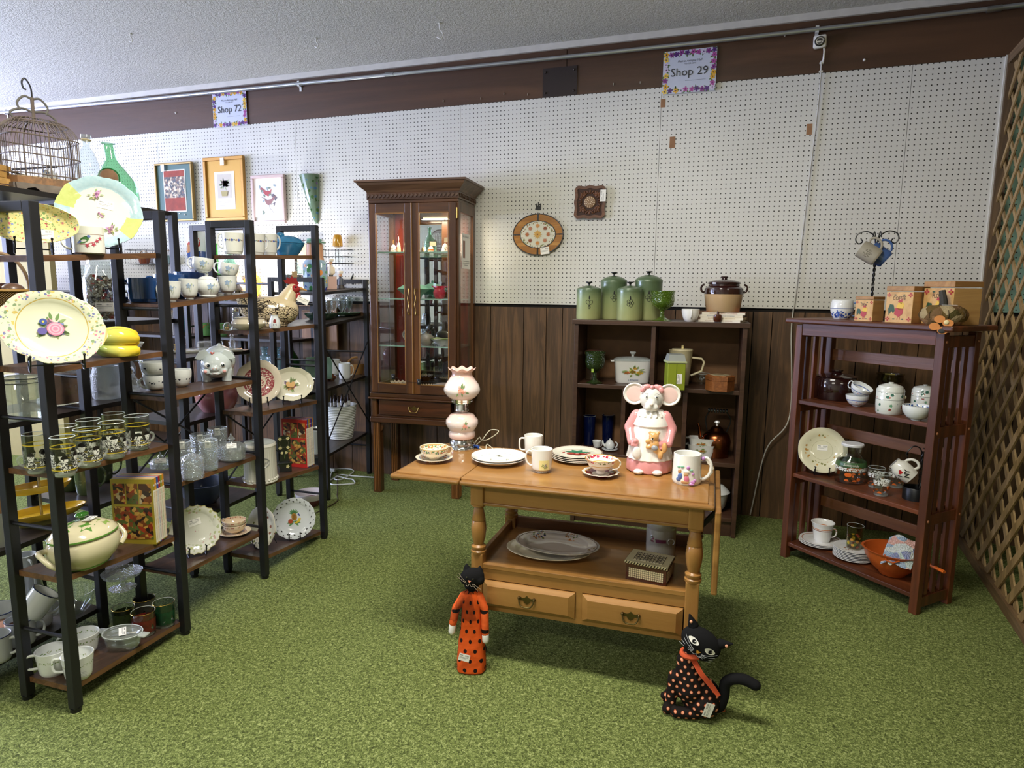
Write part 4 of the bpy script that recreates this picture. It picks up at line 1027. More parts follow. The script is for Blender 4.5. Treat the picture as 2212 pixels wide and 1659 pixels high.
for s_ in (-1,1): g.sphere((44*K,s_*19*K-2*K,6*K),(11*K,11*K,6*K),14)
g.obj('shoes',ceramic('e4dedc'),mj)
g=G().sphere((46*K,-26*K,46*K),(3*K,9*K,14*K),12);g.obj('apron_pocket',WHT,mj)
# ---------------- lower shelf of the cart
LZ=.3425
P,r_=base(1200,1204,LZ,200,.55);P=tloc(-.115,-.035,LZ)
for i,(dx,sx_,lb) in enumerate(((-.01,1,'large cream oval platter lying underneath on the cart lower shelf'),(.0,1,'grey glazed oval platter with flower sprays, lying on top on the cart lower shelf'))):
    t_=thing('oval_platter',lb,'platter',P+Vector((dx-.020*(1-i),-.004*(1-i),i*.024)),TRZ+R(-4 if i else 3))
    g=G();platef(g,.152,.022,None,1,.70,.004,.7);g.obj('plate_body',deco('b9b0a6' if i else 'e4dcc0',[('ball',(-.09,.06,.02,.028),['8a5a2a','5a6a3a','3a3a5a'],110,.5),('ball',(.03,.09,.02,.026),['8a5a2a','5a6a3a','b87a4a'],110,.5),('ball',(.0,-.09,.02,.012),['c88a5a','8a6a5a'],150,.5),('ball',(.125,0,.02,.016),['8a5a2a','5a6a3a'],110,.5)] if i else [],rough=.08),t_,smooth=50)
    if i: G().tube([(.143*math.cos(a),.103*math.sin(a),.0225) for a in [2*PI*q/60 for q in range(60)]],.0008,5,closed=True).obj('dark_rim',plain('5a4030',.3),t_)
bx=thing('inlaid_box','small marquetry box with mother-of-pearl hexagon inlay on the cart lower shelf','box',tloc(.215,-.115,LZ),TRZ+R(-9))
def m_inlay(top):
    t=NT('m_inlay');X=t.xyz()
    vo=t.voro(95 if top else 150,rnd=.12,feature='DISTANCE_TO_EDGE')[0]
    c1=t.mix(t.lt(vo,.09),lin('d9cda6'),lin('2e1c12'))
    return t.done(t.bsdf(c1,.25,coat=.3))
G().box((0,0,.028),(.132,.1,.056),bev=.001).obj('box_body',wood('3a1a10','54281a',0,9,.3,coat=.3),bx,smooth=0)
G().box((0,0,.0605),(.14,.108,.009),bev=.001).obj('lid',plain('cfc398',.35,coat=.3),bx,smooth=0)
G().box((0,0,.0653),(.098,.068,.0008)).obj('lid_inlay',m_inlay(1),bx,smooth=0)
g=G()
for i in range(5):
    for j in range(3): g.lathe([(.0075,.0658),(.0088,.0664),(.0095,.0658)],6,c=(-.036+i*.018,-.018+j*.018,0))
g.obj('hexagon_rings',plain('2a1a12',.4),bx,smooth=0)
g=G()
for i in range(15):
    for s_ in (-1,1): g.box((-.065+i*.0093,s_*.0545,.0605),(.0035,.001,.0095),rot=Euler((0,R(35),0)))
for i in range(11): 
    for s_ in (-1,1): g.box((s_*.0705,-.05+i*.0098,.0605),(.001,.0035,.0095),rot=Euler((R(35),0,0)))
g.obj('rope_inlay',plain('241812',.4),bx,smooth=0)
G().box((0,-.0505,.026),(.112,.0012,.032)).obj('front_inlay',m_inlay(0),bx,smooth=0)
G().box((.0665,0,.026),(.0012,.08,.032)).obj('side_inlay',m_inlay(0),bx,smooth=0)
P=tloc(.235,.09,LZ);cn=thing('canister','pale stoneware lidded canister with purple band behind the inlaid box','canister',P,toward(P))
CM=deco('b3b0a4',[('ball',(.045,-.03,.07,.012),['7a3a4a','5a6a4a'],150,.5)]);rc=.052
G().lathe([(0,0),(rc*.98,0),(rc,.004),(rc,.098),(rc*.985,.1),(rc*.985,.103),(rc*1.01,.105),(rc*1.01,.125),(rc*.9,.134),(0,.137)],40).obj('jar_body',CM,cn)
mp=cyl(rc,0,.0008);g=G()
for i in range(6): g.flat([(-.018+i*.006,.06),(-.012+i*.006,.06),(-.012+i*.006,.072),(-.018+i*.006,.072)],mp)
g.obj('purple_band',plain('7a3a56',.4),cn,smooth=0)
G().tube(arc((rc*1.0,0,.068),.011,-60,240,12,'yz'),.0022,6).obj('small_handle',CM,cn).location=(.0,.035,0)
# ================================================================ stuffed cats on the carpet
FELT=plain('1a1a1c',.9,name='m_black_cloth',spec=.1)
def m_dots(bc,dc,sp,r,cylR=None,edge=None):
    "polka-dot cloth; cylR wraps the rows round a vertical axis"
    t=NT('m_polka_cloth');X=t.xyz()
    if cylR: u=t.mul(t.math('ARCTAN2',X[1],X[0]),cylR);v=X[2]
    else: u,v=X[1],X[2]
    n_=t.noise(30,2)[0]
    row=t.math('FLOOR',t.mul(v,1/(sp*.8)));fv=t.mul(t.sub(t.math('FRACT',t.mul(v,1/(sp*.8))),.5),sp*.8)
    fu=t.mul(t.sub(t.math('FRACT',t.add(t.mul(u,1/sp),t.mul(row,.5))),.5),sp)
    d=t.math('POWER',t.add(t.mul(fu,fu),t.mul(fv,fv)),.5)
    col=lin(bc)
    if edge: col=t.mix(t.lt(d,r*1.3),col,lin(edge))
    col=t.mix(t.lt(d,r),col,lin(dc))
    return t.done(t.bsdf(col,.8,normal=t.bump(n_,.004),spec=.2))
P=onz(1023,1458,0)+Vector((-.02,.03,0));P.z=0;K=mpp(P)*1.0;az=toward(P)-R(8)
H_=zat(1040,1262,P);
cd_=thing('cat_doll','tall stuffed black cat doll in orange polka-dot gown standing by the cart','doll',P,az)
OR=m_dots('d9571c','1c0f0c',.040,.0068,.045)
OR2=m_dots('e0602a','1c0f0c',.040,.0064,.02)
def sq(r,a,z):
    t=max(0,1-z/.25);e=.35*t;q=r*(1+e*(1/max(abs(math.cos(a)),abs(math.sin(a)))-1));return (q*math.cos(a)*.8,q*math.sin(a),z)
G().lathe([(0,0),(.040,0),(.047,.006),(.047,.04),(.042,.10),(.034,.155),(.032,.20),(.034,.235),(.028,.262),(.014,.272),(0,.272)],40,fx=sq).obj('gown',OR,cd_)
g=G();capsule(g,(.004,-.024,.252),(.01,-.048,.215),.015,.013);capsule(g,(.01,-.048,.215),(.016,-.058,.165),.013,.012);g.obj('sleeve',OR2,cd_)
g=G();capsule(g,(.004,.024,.252),(.008,.042,.215),.015,.013);capsule(g,(.008,.042,.215),(.014,.046,.135),.013,.012);g.obj('sleeve',OR2,cd_)
W_=plain('e8e6e2',.9)
g=G();capsule(g,(.016,-.059,.158),(.018,-.061,.138),.0115,.011);g.obj('paw',W_,cd_)
g=G();capsule(g,(.014,.0465,.130),(.015,.047,.112),.0115,.011);g.obj('paw',W_,cd_)
G().lathe([(0,.268),(.014,.268),(.013,.285),(.016,.30),(0,.30)],20).obj('neck',FELT,cd_)
g=G().sphere((.006,.002,.318),(.024,.040,.030),28,Euler((.25,0,0)));g.sphere((.01,.026,.312),(.018,.017,.018),14)
for s_,y_,z_ in ((-1,-.016,.344),(1,.026,.338)):
    g.lathe([(0,-.012),(.012,-.008),(.008,.006),(.0,.018)],14,c=(.0,y_,z_))
link('head',blob(g,.0028,'head',2),FELT,cd_)
g=G().sphere((.029,-.012,.326),(.002,.0028,.0028),8);g.sphere((.029,.008,.321),(.002,.0028,.0028),8);g.obj('bead_eyes',plain('2b2b22',.1,spec=1.),cd_)
G().add([(.031,-.008,.318),(.031,.003,.316),(.0325,-.0035,.309)],[(0,1,2)]).obj('nose',plain('d98a6a',.8),cd_)
g=G();TH_=plain('b8a894',.6)
for a,b,c in (((.030,-.014,.310),(.032,-.024,.322),(.030,-.036,.338)),((.030,-.012,.307),(.033,-.022,.314),(.032,-.042,.330)),((.030,.006,.304),(.034,.016,.294),(.030,.024,.282)),((.030,.008,.306),(.034,.020,.300),(.030,.034,.288))): g.tube([a,b,c],.0005,5)
g.tube(spline([(.031,-.014,.302),(.032,-.008,.298),(.032,-.003,.306),(.032,.002,.298),(.031,.008,.298)],4),.0006,5)
g.obj('whiskers',TH_,cd_)
t=NT('m_tulle');tr=t.n('ShaderNodeBsdfTransparent');df=t.n('ShaderNodeBsdfDiffuse');df.inputs[0].default_value=(.01,.01,.012,1);mx=t.n('ShaderNodeMixShader')
t.link(t.add(t.mul(t.noise(60,2)[0],.4),.2),mx.inputs[0]);t.link(tr.outputs[0],mx.inputs[1]);t.link(df.outputs[0],mx.inputs[2]);TUL=t.done(mx.outputs[0])
g=G()
vs=[];n_=13;m_=9
for i in range(m_):
    v=i/(m_-1)
    for j in range(n_):
        u=j/(n_-1)-.5;wd=.012+.075*v**.8
        vs.append((.030+.012*v+.004*math.sin(j*2.3+i),-.010-.012*v+u*wd,.292-.105*v+.004*math.cos(j*1.7)))
g.add(vs,[(i*n_+j,i*n_+j+1,(i+1)*n_+j+1,(i+1)*n_+j) for i in range(m_-1) for j in range(n_-1)]);g.obj('tulle_scarf',TUL,cd_)
G().tube([(.017*math.cos(a),.017*math.sin(a),.285) for a in [2*PI*i/20 for i in range(20)]],.006,8,closed=True).obj('scarf_knot',FELT,cd_)
sticker(cd_,Matrix.Translation((.0395,-.018,.062)) @ Matrix.Rotation(R(-14),4,'X') @ MYZ,.035,.024)
for o_ in cd_.children: o_.scale=(1,1,1)
cd_.scale=(1,1,H_/.290)
s1=H_/.290;cd_.scale=(s1,)*3
# -- seated cat
P=onz(1490,1545,0)+Vector((0,.02,0));P.z=0;az=toward(P);K=mpp(P)
cs=thing('cat_plush','seated stuffed black cat with orange dots, tilted head, curling tail and orange scarf','plush toy',P,az)
BK=m_dots('17110f','e0a080',.0215,.0036,None,'a8481c')
def q(x,y,z): return (x*K,y*K,z*K)
g=G()
def cp(a,b,ra,rb): capsule(g,q(*a),q(*b),ra*K,rb*K,14)
g.sphere(q(0,18,44),(30*K,44*K,42*K),20);cp((2,-2,60),(4,-12,118),36,22);cp((4,-12,118),(4,-2,142),22,15)
cp((10,-36,80),(18,-42,22),14,11);cp((18,-42,22),(24,-48,12),11,11);cp((-12,-28,70),(-4,-50,18),12,11);cp((-4,-50,18),(-2,-56,24),11,9)
g.sphere(q(14,24,30),(26*K,34*K,28*K),16);cp((22,10,13),(30,-28,12),13,12)
link('dotted_body',blob(g,.0032,'body',3),BK,cs)
hd=Vector(q(12,14,168));ro=Matrix.Rotation(R(34),3,'X')
def hq(x,y,z): return tuple(hd + ro @ Vector(q(x,y,z)))
ro=Matrix.Rotation(R(-30),3,'X')
g=G();g.sphere(tuple(hd),(22*K,44*K,31*K),26,Euler((R(-30),0,0)));g.sphere(hq(2,-14,-8),(20*K,24*K,24*K),14,Euler((R(-30),0,0)));g.sphere(hq(2,14,-8),(20*K,24*K,24*K),14,Euler((R(-30),0,0)))
link('head',blob(g,.003,'head',2),FELT,cs)
for s_ in (-1,1):
    g=G();c_=Vector(hq(-3,s_*33,22));tip=Vector(hq(-3,s_*50,36))
    capsule(g,c_,tip,11*K,2.5*K,12);g.obj('ear',FELT,cs)
    G().sphere(hq(6,s_*42,29),(2.5*K,3.2*K,3.6*K),8).obj('ear_dot',plain('e0a080',.8),cs)
mpf=lambda u,v: hq(25.2-(u*u)/110-(v*v)/75,u,v)
g=G();WH=plain('efece4',.7)
for s_ in (-1,1): g.flat([(s_*19+12*math.cos(a),4+6.5*math.sin(a)*abs(math.sin(a))**.3) for a in [2*PI*i/16 for i in range(16)]],mpf)
g.cur=1
for s_ in (-1,1): g.disc(s_*19+1,4,4.2,4.6,lambda u,v: tuple(Vector(mpf(u,v))+Vector((.0008,0,0))),12)
g.cur=0
for s_ in (-1,1): g.disc(s_*19+2,5.5,1.2,1.2,lambda u,v: tuple(Vector(mpf(u,v))+Vector((.0016,0,0))),8)
g.cur=2;g.flat([(-5,-7),(5,-7),(1.5,-14),(-1.5,-14)],lambda u,v: tuple(Vector(mpf(u,v))+Vector((.0016,0,0))))
g.obj('embroidered_eyes',[WH,FELT,plain('d99a3c',.6)],cs,smooth=0)
g=G()
for s_ in (-1,1):
    for k in range(4): g.tube([tuple(Vector(mpf(s_*(9+i*7),-11-k*2.2-i*(k-1.2)*1.6+i*i*.4))+Vector((.0012,0,0))) for i in range(5)],.0006,5)
    g.tube([tuple(Vector(mpf(s_*7-s_*7*math.cos(a),-16-5*math.sin(a)))+Vector((.0012,0,0))) for a in [PI*i/8 for i in range(7)]],.0006,5)
g.obj('embroidered_whiskers',plain('b9bcc0',.6),cs)
tail=spline([q(-4,40,18),q(-2,58,22),q(0,66,50),q(0,68,78),q(4,82,94),q(6,104,98),q(8,124,92),q(10,136,86)],8)
G().tube(tail,lambda t: (11.5*K if t < .85 else 11.5*K*math.sqrt(max(.02,1-((t-.85)/.15)**2))),14).obj('tail',FELT,cs)
SCF=plain('c4502a',.9,var=.2)
g=G();g.tube([(4*K+20*K*math.cos(a),-2*K+21*K*math.sin(a),138*K+3*K*math.sin(a)) for a in [2*PI*i/24 for i in range(24)]],6*K,8,closed=True);g.obj('scarf_loop',SCF,cs)
g=G()
for i in range(7):
    o_=i*1.8;g.tube(spline([q(24-i*.4,-4+o_,132),q(32-i*.4,12+o_,110),q(30-i,32+o_,86),q(26-i,52+o_*.6,62)],5),.0017,5,flat=.5)
g.obj('scarf_end',SCF,cs)['kind']='stuff'
sticker(cs,Matrix.Translation(q(42.5,36,38)) @ Matrix.Rotation(R(18),4,'Z') @ Matrix.Rotation(R(72),4,'X') @ MYZ,.044,.026)
G().box(q(-20,66,4),(.012,.014,.006),rz=.4).obj('care_tag',plain('b5622c',.8),cs,smooth=0)
# ================================================================ on the wall
def shop_sign(label,cx,cz,w,h,txt,seed,hook=1):
    t_=thing('shop_sign',label,'sign',M_=frame((cx,-.02,cz),-90,0));M0=t_
    G().box((0,0,0),(w,h,.002)).obj('laminated_card',plain('c9cede',.25,coat=.5),t_,smooth=0)
    rnd=random.Random(seed);g=G();mp0=lambda u,v,k=0: (u,v,.0013+k)
    cols=['5a2d7a','e0a828','d8c8e0','8a3a8a','4a2a6a','f0c850','b0509a','4f7038']
    pts=[]
    n1,n2=int(w/.026),int(h/.026)
    for i in range(n1): 
        for s_ in (-1,1): pts.append((-w/2+.014+i*(w-.028)/(n1-1),s_*(h/2-.016)))
    for i in range(1,n2-1):
        for s_ in (-1,1): pts.append((s_*(w/2-.016),-h/2+.014+i*(h-.028)/(n2-1)))
    for i,(x,y) in enumerate(pts):
        kk=.00002*i
        for j in range(2): leaf(g,x,y,.024,.01,rnd.uniform(0,6.3),lambda u,v: (min(max(u,-w/2),w/2),min(max(v,-h/2),h/2),.0012+kk*.1),7)
    for i,(x,y) in enumerate(pts):
        x+=rnd.uniform(-.003,.003);y+=rnd.uniform(-.004,.004);c=rnd.choice([0,0,1,1,2,3,6,5]);kk=.00003*i
        x=max(-w/2+.013,min(w/2-.013,x));y=max(-h/2+.013,min(h/2-.013,y))
        flower(g,x,y,.0155,lambda u,v: (u,v,.0016+kk),5,c,4 if c != 4 else 1,rnd.uniform(0,6))
    g.obj('pansy_border',[plain(c,.3) for c in cols],t_,smooth=0)
    text('shop_name',txt,h*.27,lambda u,v: (u,v-.004,.003),plain('33343a',.4),t_,sx=w/h*.80)
    text('mall_line','Prairie Antique Mall',h*.072,lambda u,v: (u,v+h*.24,.003),plain('33343a',.4),t_,shear=.3)
    text('phone_line','712-328-4357',h*.05,lambda u,v: (u,v+h*.175,.003),plain('55565c',.4),t_,shear=.3)
    G().box((w*.12,-h*.22,.003),(w*.38,.0012,.0003)).obj('fine_print',plain('66676c',.5),t_,smooth=0)
    return t_
shop_sign('laminated pansy-bordered sign reading Shop 29 on the brown beam',.1455,2.465,.282,.222,'Shop 29',3)
shop_sign('laminated pansy-bordered sign reading Shop 72 on the brown beam at left',-2.968,2.508,.292,.236,'Shop 72',4)
# camera with cable
sc_=thing('security_camera','small white square security camera with black lens under the conduit','camera',M_=frame((.785,-.05,2.538),-100,-8))
G().box((0,0,-.012),(.062,.062,.034),bev=.009).obj('housing',plain('dcd8cc',.4),sc_)
G().lathe([(0,0),(.023,0),(.024,.004),(.021,.007),(.012,.006),(0,.009)],28,c=(0,0,.004)).obj('lens',plain('141416',.15,coat=.6),sc_)
G().tube(spline([(.02,-.028,-.02),(.022,-.05,-.025),(.018,-.1,-.03)],4),.005,8).obj('white_plug',plain('dcd8cc',.5),sc_)
cb=G().tube(spline([(.80,-.03,2.45),(.803,-.022,2.38),(.80,-.018,2.2),(.786,-.016,1.9),(.772,-.016,1.6),(.760,-.018,1.3),(.752,-.02,1.17),(.75,-.03,1.05),(.77,-.04,.6),(.66,-.05,.4),(.60,-.05,.02)],8),.0035,7).obj('camera_cable',plain('c4c2ba',.5));tag(cb,'thin white cable hanging down the pegboard from the security camera','cable')
for zz in (2.44,2.40): G().box((.802,-.022,zz),(.018,.012,.008)).obj('cable_clip',plain('d8d4c8',.5),cb,smooth=0)
# stained glass oval
ov=thing('stained_glass_oval','oval amber stained-glass wall hanging with pressed flowers in the middle','wall hanging',M_=frame((-.702,-.02,1.609),-90))
RX,RY=.158,.121
AMB=wood('8a5a20','c9954a',0,14,.2,coat=.4,ring=3,name='m_streaky_amber_glass',c3='a8702c')
LEAD=plain('4f4f50',.4,.7)
for qd in range(4):
    a0=qd*PI/2+.04;a1=(qd+1)*PI/2-.04;n_=12
    poly=[(RX*math.cos(a0+(a1-a0)*i/n_),RY*math.sin(a0+(a1-a0)*i/n_)) for i in range(n_+1)]+[(RX*.70*math.cos(a1+(a0-a1)*i/n_),RY*.66*math.sin(a1+(a0-a1)*i/n_)) for i in range(n_+1)]
    G().prism(poly,0,.003).obj('amber_glass_piece',AMB,ov,smooth=0)
G().lathe([(0,0),(.68,0),(.69,.0045),(0,.006)],48,sx=RX,sy=RY*.95).obj('flower_medallion',deco('d9d6c4',[('oring',(.80,.98,RX*.70,RY*.66),['8a7a3a','8a5a2a','6a7a3a','d9d6c4'],110,.45)],rough=.2),ov)
g=G();
for s_ in (1,.70): g.tube([(RX*s_*math.cos(a),(RY if s_ == 1 else RY*.94)*s_*math.sin(a),.003) for a in [2*PI*i/56 for i in range(56)]],.003,6,closed=True)
for a in range(4): c_,s_=math.cos(a*PI/2),math.sin(a*PI/2);g.tube([(RX*.7*c_,RY*.66*s_,.003),(RX*c_,RY*s_,.003)],.0035,6)
g.tube([(0,RY,.003),(0,RY+.008,.003)],.003,6);g.obj('lead_came',LEAD,ov)
g=G();mpv=lambda u,v: (u,v,.0062);rr=random.Random(2)
cc=['b0683a','8a4a2a','c98a4a','b87a5a','cfa04a']
for i in range(8):
    a=2*PI*i/8;x,y=RX*.42*math.cos(a),RY*.42*math.sin(a)
    for kq in range(8): leaf(g,x,y,.015,.007,a+kq*PI/4,lambda u,v: (u,v,.0064+.00004*kq),i % 4)
for kq in range(12): leaf(g,0,0,.030,.009,kq*PI/6,lambda u,v: (u,v,.0068+.00003*kq),4)
g.cur=1;g.disc(0,0,.005,.005,lambda u,v: (u,v,.0075),8);g.obj('pressed_flowers',[plain(c,.4) for c in cc],ov,smooth=0)['kind']='stuff'
sticker(ov,Matrix.Translation((.048,-RY*.80,.008)) @ Matrix.Rotation(.12,4,'Z'),.055,.042)
hk=G().box((-.703,-.012,1.768),(.03,.01,.022));
for s_ in (-.013,0,.013): hk.box((-.703+s_,-.014,1.785),(.004,.008,.014 if s_ else .03))
tag(hk.obj('peg_hook',plain('1c1c1c',.5),smooth=0),'small black three-pronged pegboard hook above the amber oval','hook')
# carved trivet
cvt=thing('carved_panel','square carved brown wooden panel with bone inlay rosette on the pegboard','wall hanging',M_=frame((-.385,-.02,1.788),-90,0,-1))
CW=wood('4c2c18','7a4b2c',0,12,.5,name='m_carved_wood');CW2=plain('3a2012',.7)
pl=[]
for i in range(64):
    a=2*PI*i/64;m0=1/max(abs(math.cos(a)),abs(math.sin(a)));m0=min(m0,1.30);q_=.089*m0*(1+.035*math.cos(8*a+PI*0));pl.append((q_*math.cos(a),q_*math.sin(a)*1.02))
G().prism([(x*.99,y*.99) for x,y in pl],0,.008).obj('carved_board',CW2,cvt,smooth=0)
g=G();g.strip(pl,.018,lambda u,v: (u*.93,v*.93,.0125),True);o_=g.obj('border',CW,cvt,smooth=0)
g=G();rr=random.Random(5)
for sx_ in (-1,1):
    for sy_ in (-1,1):
        for kq in range(11):
            L_=.018+.004*(kq % 3);a=PI/4+(kq-5)*.33;cx,cy=.036+.003*(kq % 2),.036
            g.sphere((sx_*(cx+L_*.7*math.cos(a)),sy_*(cy+L_*.7*math.sin(a)),.010),(L_*.42,.0045,.004),8,Euler((0,0,math.atan2(sy_*math.sin(a),sx_*math.cos(a)))))
        g.sphere((sx_*.036,sy_*.036,.011),(.009,.009,.004),10)
for kq in range(4):
    a=kq*PI/2
    for s_ in (-1,0,1): g.sphere((.058*math.cos(a+s_*.25),.058*math.sin(a+s_*.25),.010),(.014,.005,.004),8,Euler((0,0,a+s_*.8)))
g.obj('carved_leaves',CW,cvt)['kind']='stuff'
G().lathe([(0,.008),(.033,.008),(.034,.012),(.030,.0145),(0,.0145)],32).obj('rosette',plain('8a6848',.5),cvt)
g=G()
for ring,nn in ((.007,6),(.016,10),(.025,14)):
    for i in range(nn): a=2*PI*i/nn+ring*30;leaf(g,ring*math.cos(a),ring*math.sin(a),.0075,.0032,a,lambda u,v: (u,v,.0149),0)
g.obj('bone_inlay',plain('efe2c4',.3),cvt,smooth=0)['kind']='stuff'
sticker(cvt,Matrix.Translation((.078,.035,.016)) @ Matrix.Rotation(R(90),4,'Z'),.066,.033)
# framed pictures
def framed(label,x0,x1,z0,z1,fw,fm,mat_,art=None,ai=(0,0,.5,.5),roll=0,tagx=None,shear=0):
    w_,h_=x1-x0,z1-z0;t_=thing('framed_picture',label,'picture',M_=frame(((x0+x1)/2,-.03,(z0+z1)/2),-90,0,roll))
    fr_=G()
    for (cx,cy,a,b) in ((0,h_/2-fw/2,w_,fw),(0,-h_/2+fw/2,w_,fw),(-w_/2+fw/2,0,fw,h_-2*fw),(w_/2-fw/2,0,fw,h_-2*fw)): fr_.box((cx,cy,0),(a,b,.026),bev=.004)
    fr_.obj('frame',fm,t_,smooth=0)
    G().box((0,0,-.004),(w_-fw,h_-fw,.006)).obj('mat_board',mat_,t_,smooth=0)
    if tagx is not None: G().box((tagx,h_/2-.035,.016),(.032,.05,.0012)).obj('price_tag',WHITE,t_,smooth=0)
    return t_
GOLD=plain('9c8250',.4,.6);
t_=framed('framed print with teal mat and red and black village picture, leftmost on the pegboard',-3.668,-3.318,1.752,2.17,.014,GOLD,plain('50706c',.6),tagx=-.09,roll=0)
G().box((.0,.01,.0),(.205,.30,.003)).obj('inner_mat',plain('e8e4dc',.6),t_,smooth=0)
G().box((.0,.01,.0018),(.19,.285,.002)).obj('red_panel',plain('9a3c26',.7,var=.25),t_,smooth=0)
t=NT('m_village_print');vo=t.voro(70);h=t.xyz(vo[1])[0];cs_=['2a2420','8a7a60','d8ccb0','6a4a38','3a3a40','b8a080']
VP=t.done(t.bsdf(t.ramp(h,[(i/6,lin(c)) for i,c in enumerate(cs_)],True),.5))
G().box((.0,.035,.003),(.19,.15,.001)).obj('village_print',VP,t_,smooth=0)
g=G();rr=random.Random(3)
for i in range(6): g.disc(rr.uniform(-.1,.12),-.165+rr.uniform(-.02,.03),.007,.004,lambda u,v: (u,v,.0045),6,rr.uniform(0,3))
g.obj('pale_flecks',plain('d8c8b0',.5),t_,smooth=0)['kind']='stuff'
t_=framed('large gold-framed print with wide gold mat and flower basket picture',-3.213,-2.858,1.745,2.187,.024,plain('a87c3c',.35,.5),plain('bd9038',.45,.25),tagx=.0)
G().box((-.0,-.01,.0),(.175,.26,.003)).obj('print_sheet',plain('eee8e4',.6),t_,smooth=0)
G().box((0,.02,.0018),(.125,.165,.001)).obj('tinted_field',plain('c9c0b4',.6),t_,smooth=0)
bouquet(t_,0,.03,.055,.0028,['8a6a6a','7a7a9a','c8a8a0','5a6a8a','9a9a70'],12,'6a7a60',22,'flower_basket_print')
g=G().flat([(-.022,-.05),(.022,-.05),(.03,-.015),(-.03,-.015)],lambda u,v: (u,v,.0065));g.obj('printed_urn',plain('a89a60',.6),t_,smooth=0)
g=G()
for i in range(4): g.box((0,-.085-i*.009,.002),(.11,.0015,.0004))
g.obj('caption_lines',plain('b0a0a8',.6),t_,smooth=0)
t_=framed('pale pink framed print of two red birds on a leafy branch',-2.800,-2.522,1.715,2.046,.022,plain('c9b0ac',.4),plain('f4f2f0',.5))
g=G();mpv=lambda u,v: (u,v,.0015)
g.cur=0
for b_,f_ in (((-.015,.05),1),((.01,-.01),-1)):
    x,y=b_;g.cur=0 if f_ > 0 else 1
    g.flat([(x-.05*f_,y+.035),(x-.035*f_,y+.03),(x-.01*f_,y+.012),(x+.03*f_,y+.006),(x+.045*f_,y+.024),(x+.035*f_,y-.012),(x+.015*f_,y-.03),(x-.01*f_,y-.018),(x-.035*f_,y+.008),(x-.055*f_,y+.02)],mpv)
for i in range(16):
    a=rr.uniform(0,6.3);leaf(g,rr.uniform(-.07,.06),rr.uniform(-.10,.1),.03,.013,a,lambda u,v: (u,v,.0016+i*.00003),2+i % 3)
g.cur=3;g.strip([(-.06,.02),(-.02,0),(.02,-.035),(.06,-.02)],.004,lambda u,v: (u,v,.0014));g.strip([(-.0,-.01),(.01,-.06),(.04,-.09)],.003,lambda u,v: (u,v,.0014))
g.obj('bird_print',[plain(c,.5) for c in ('a03034','8a5a58','6a7a6a','5a5058','8a9aa0')],t_,smooth=0)
cn_=thing('wall_cone','green cone-shaped wall pocket painted with ivy, hanging on the pegboard','wall vase',(-2.33,-.01,2.035),0)
def half(r,a,z): return (r*math.cos(a/2+PI),r*math.sin(a/2+PI)*.8 if True else 0,z)
me=G().lathe([(0,0),(.072,0),(.076,-.004),(.068,-.06),(.045,-.18),(.018,-.31),(0,-.33)],24,fx=lambda r,a,z: (r*math.cos(a)+(-z)*.14,-abs(r*math.sin(a))*.75,z)).obj('ceramic_cone',deco('8fa98c',[('band',(-.30,-.02),['3f6a34','4f7a3e','a88ac0','8fa98c','6a9ac0','5a8a4a'],42,.42)]),cn_)
G().tube(spline([(.0,-.012,0),(-.01,-.02,.02),(-.018,-.01,.034)],4),.0014,5).obj('hook_wire',BLACKWIRE,cn_)
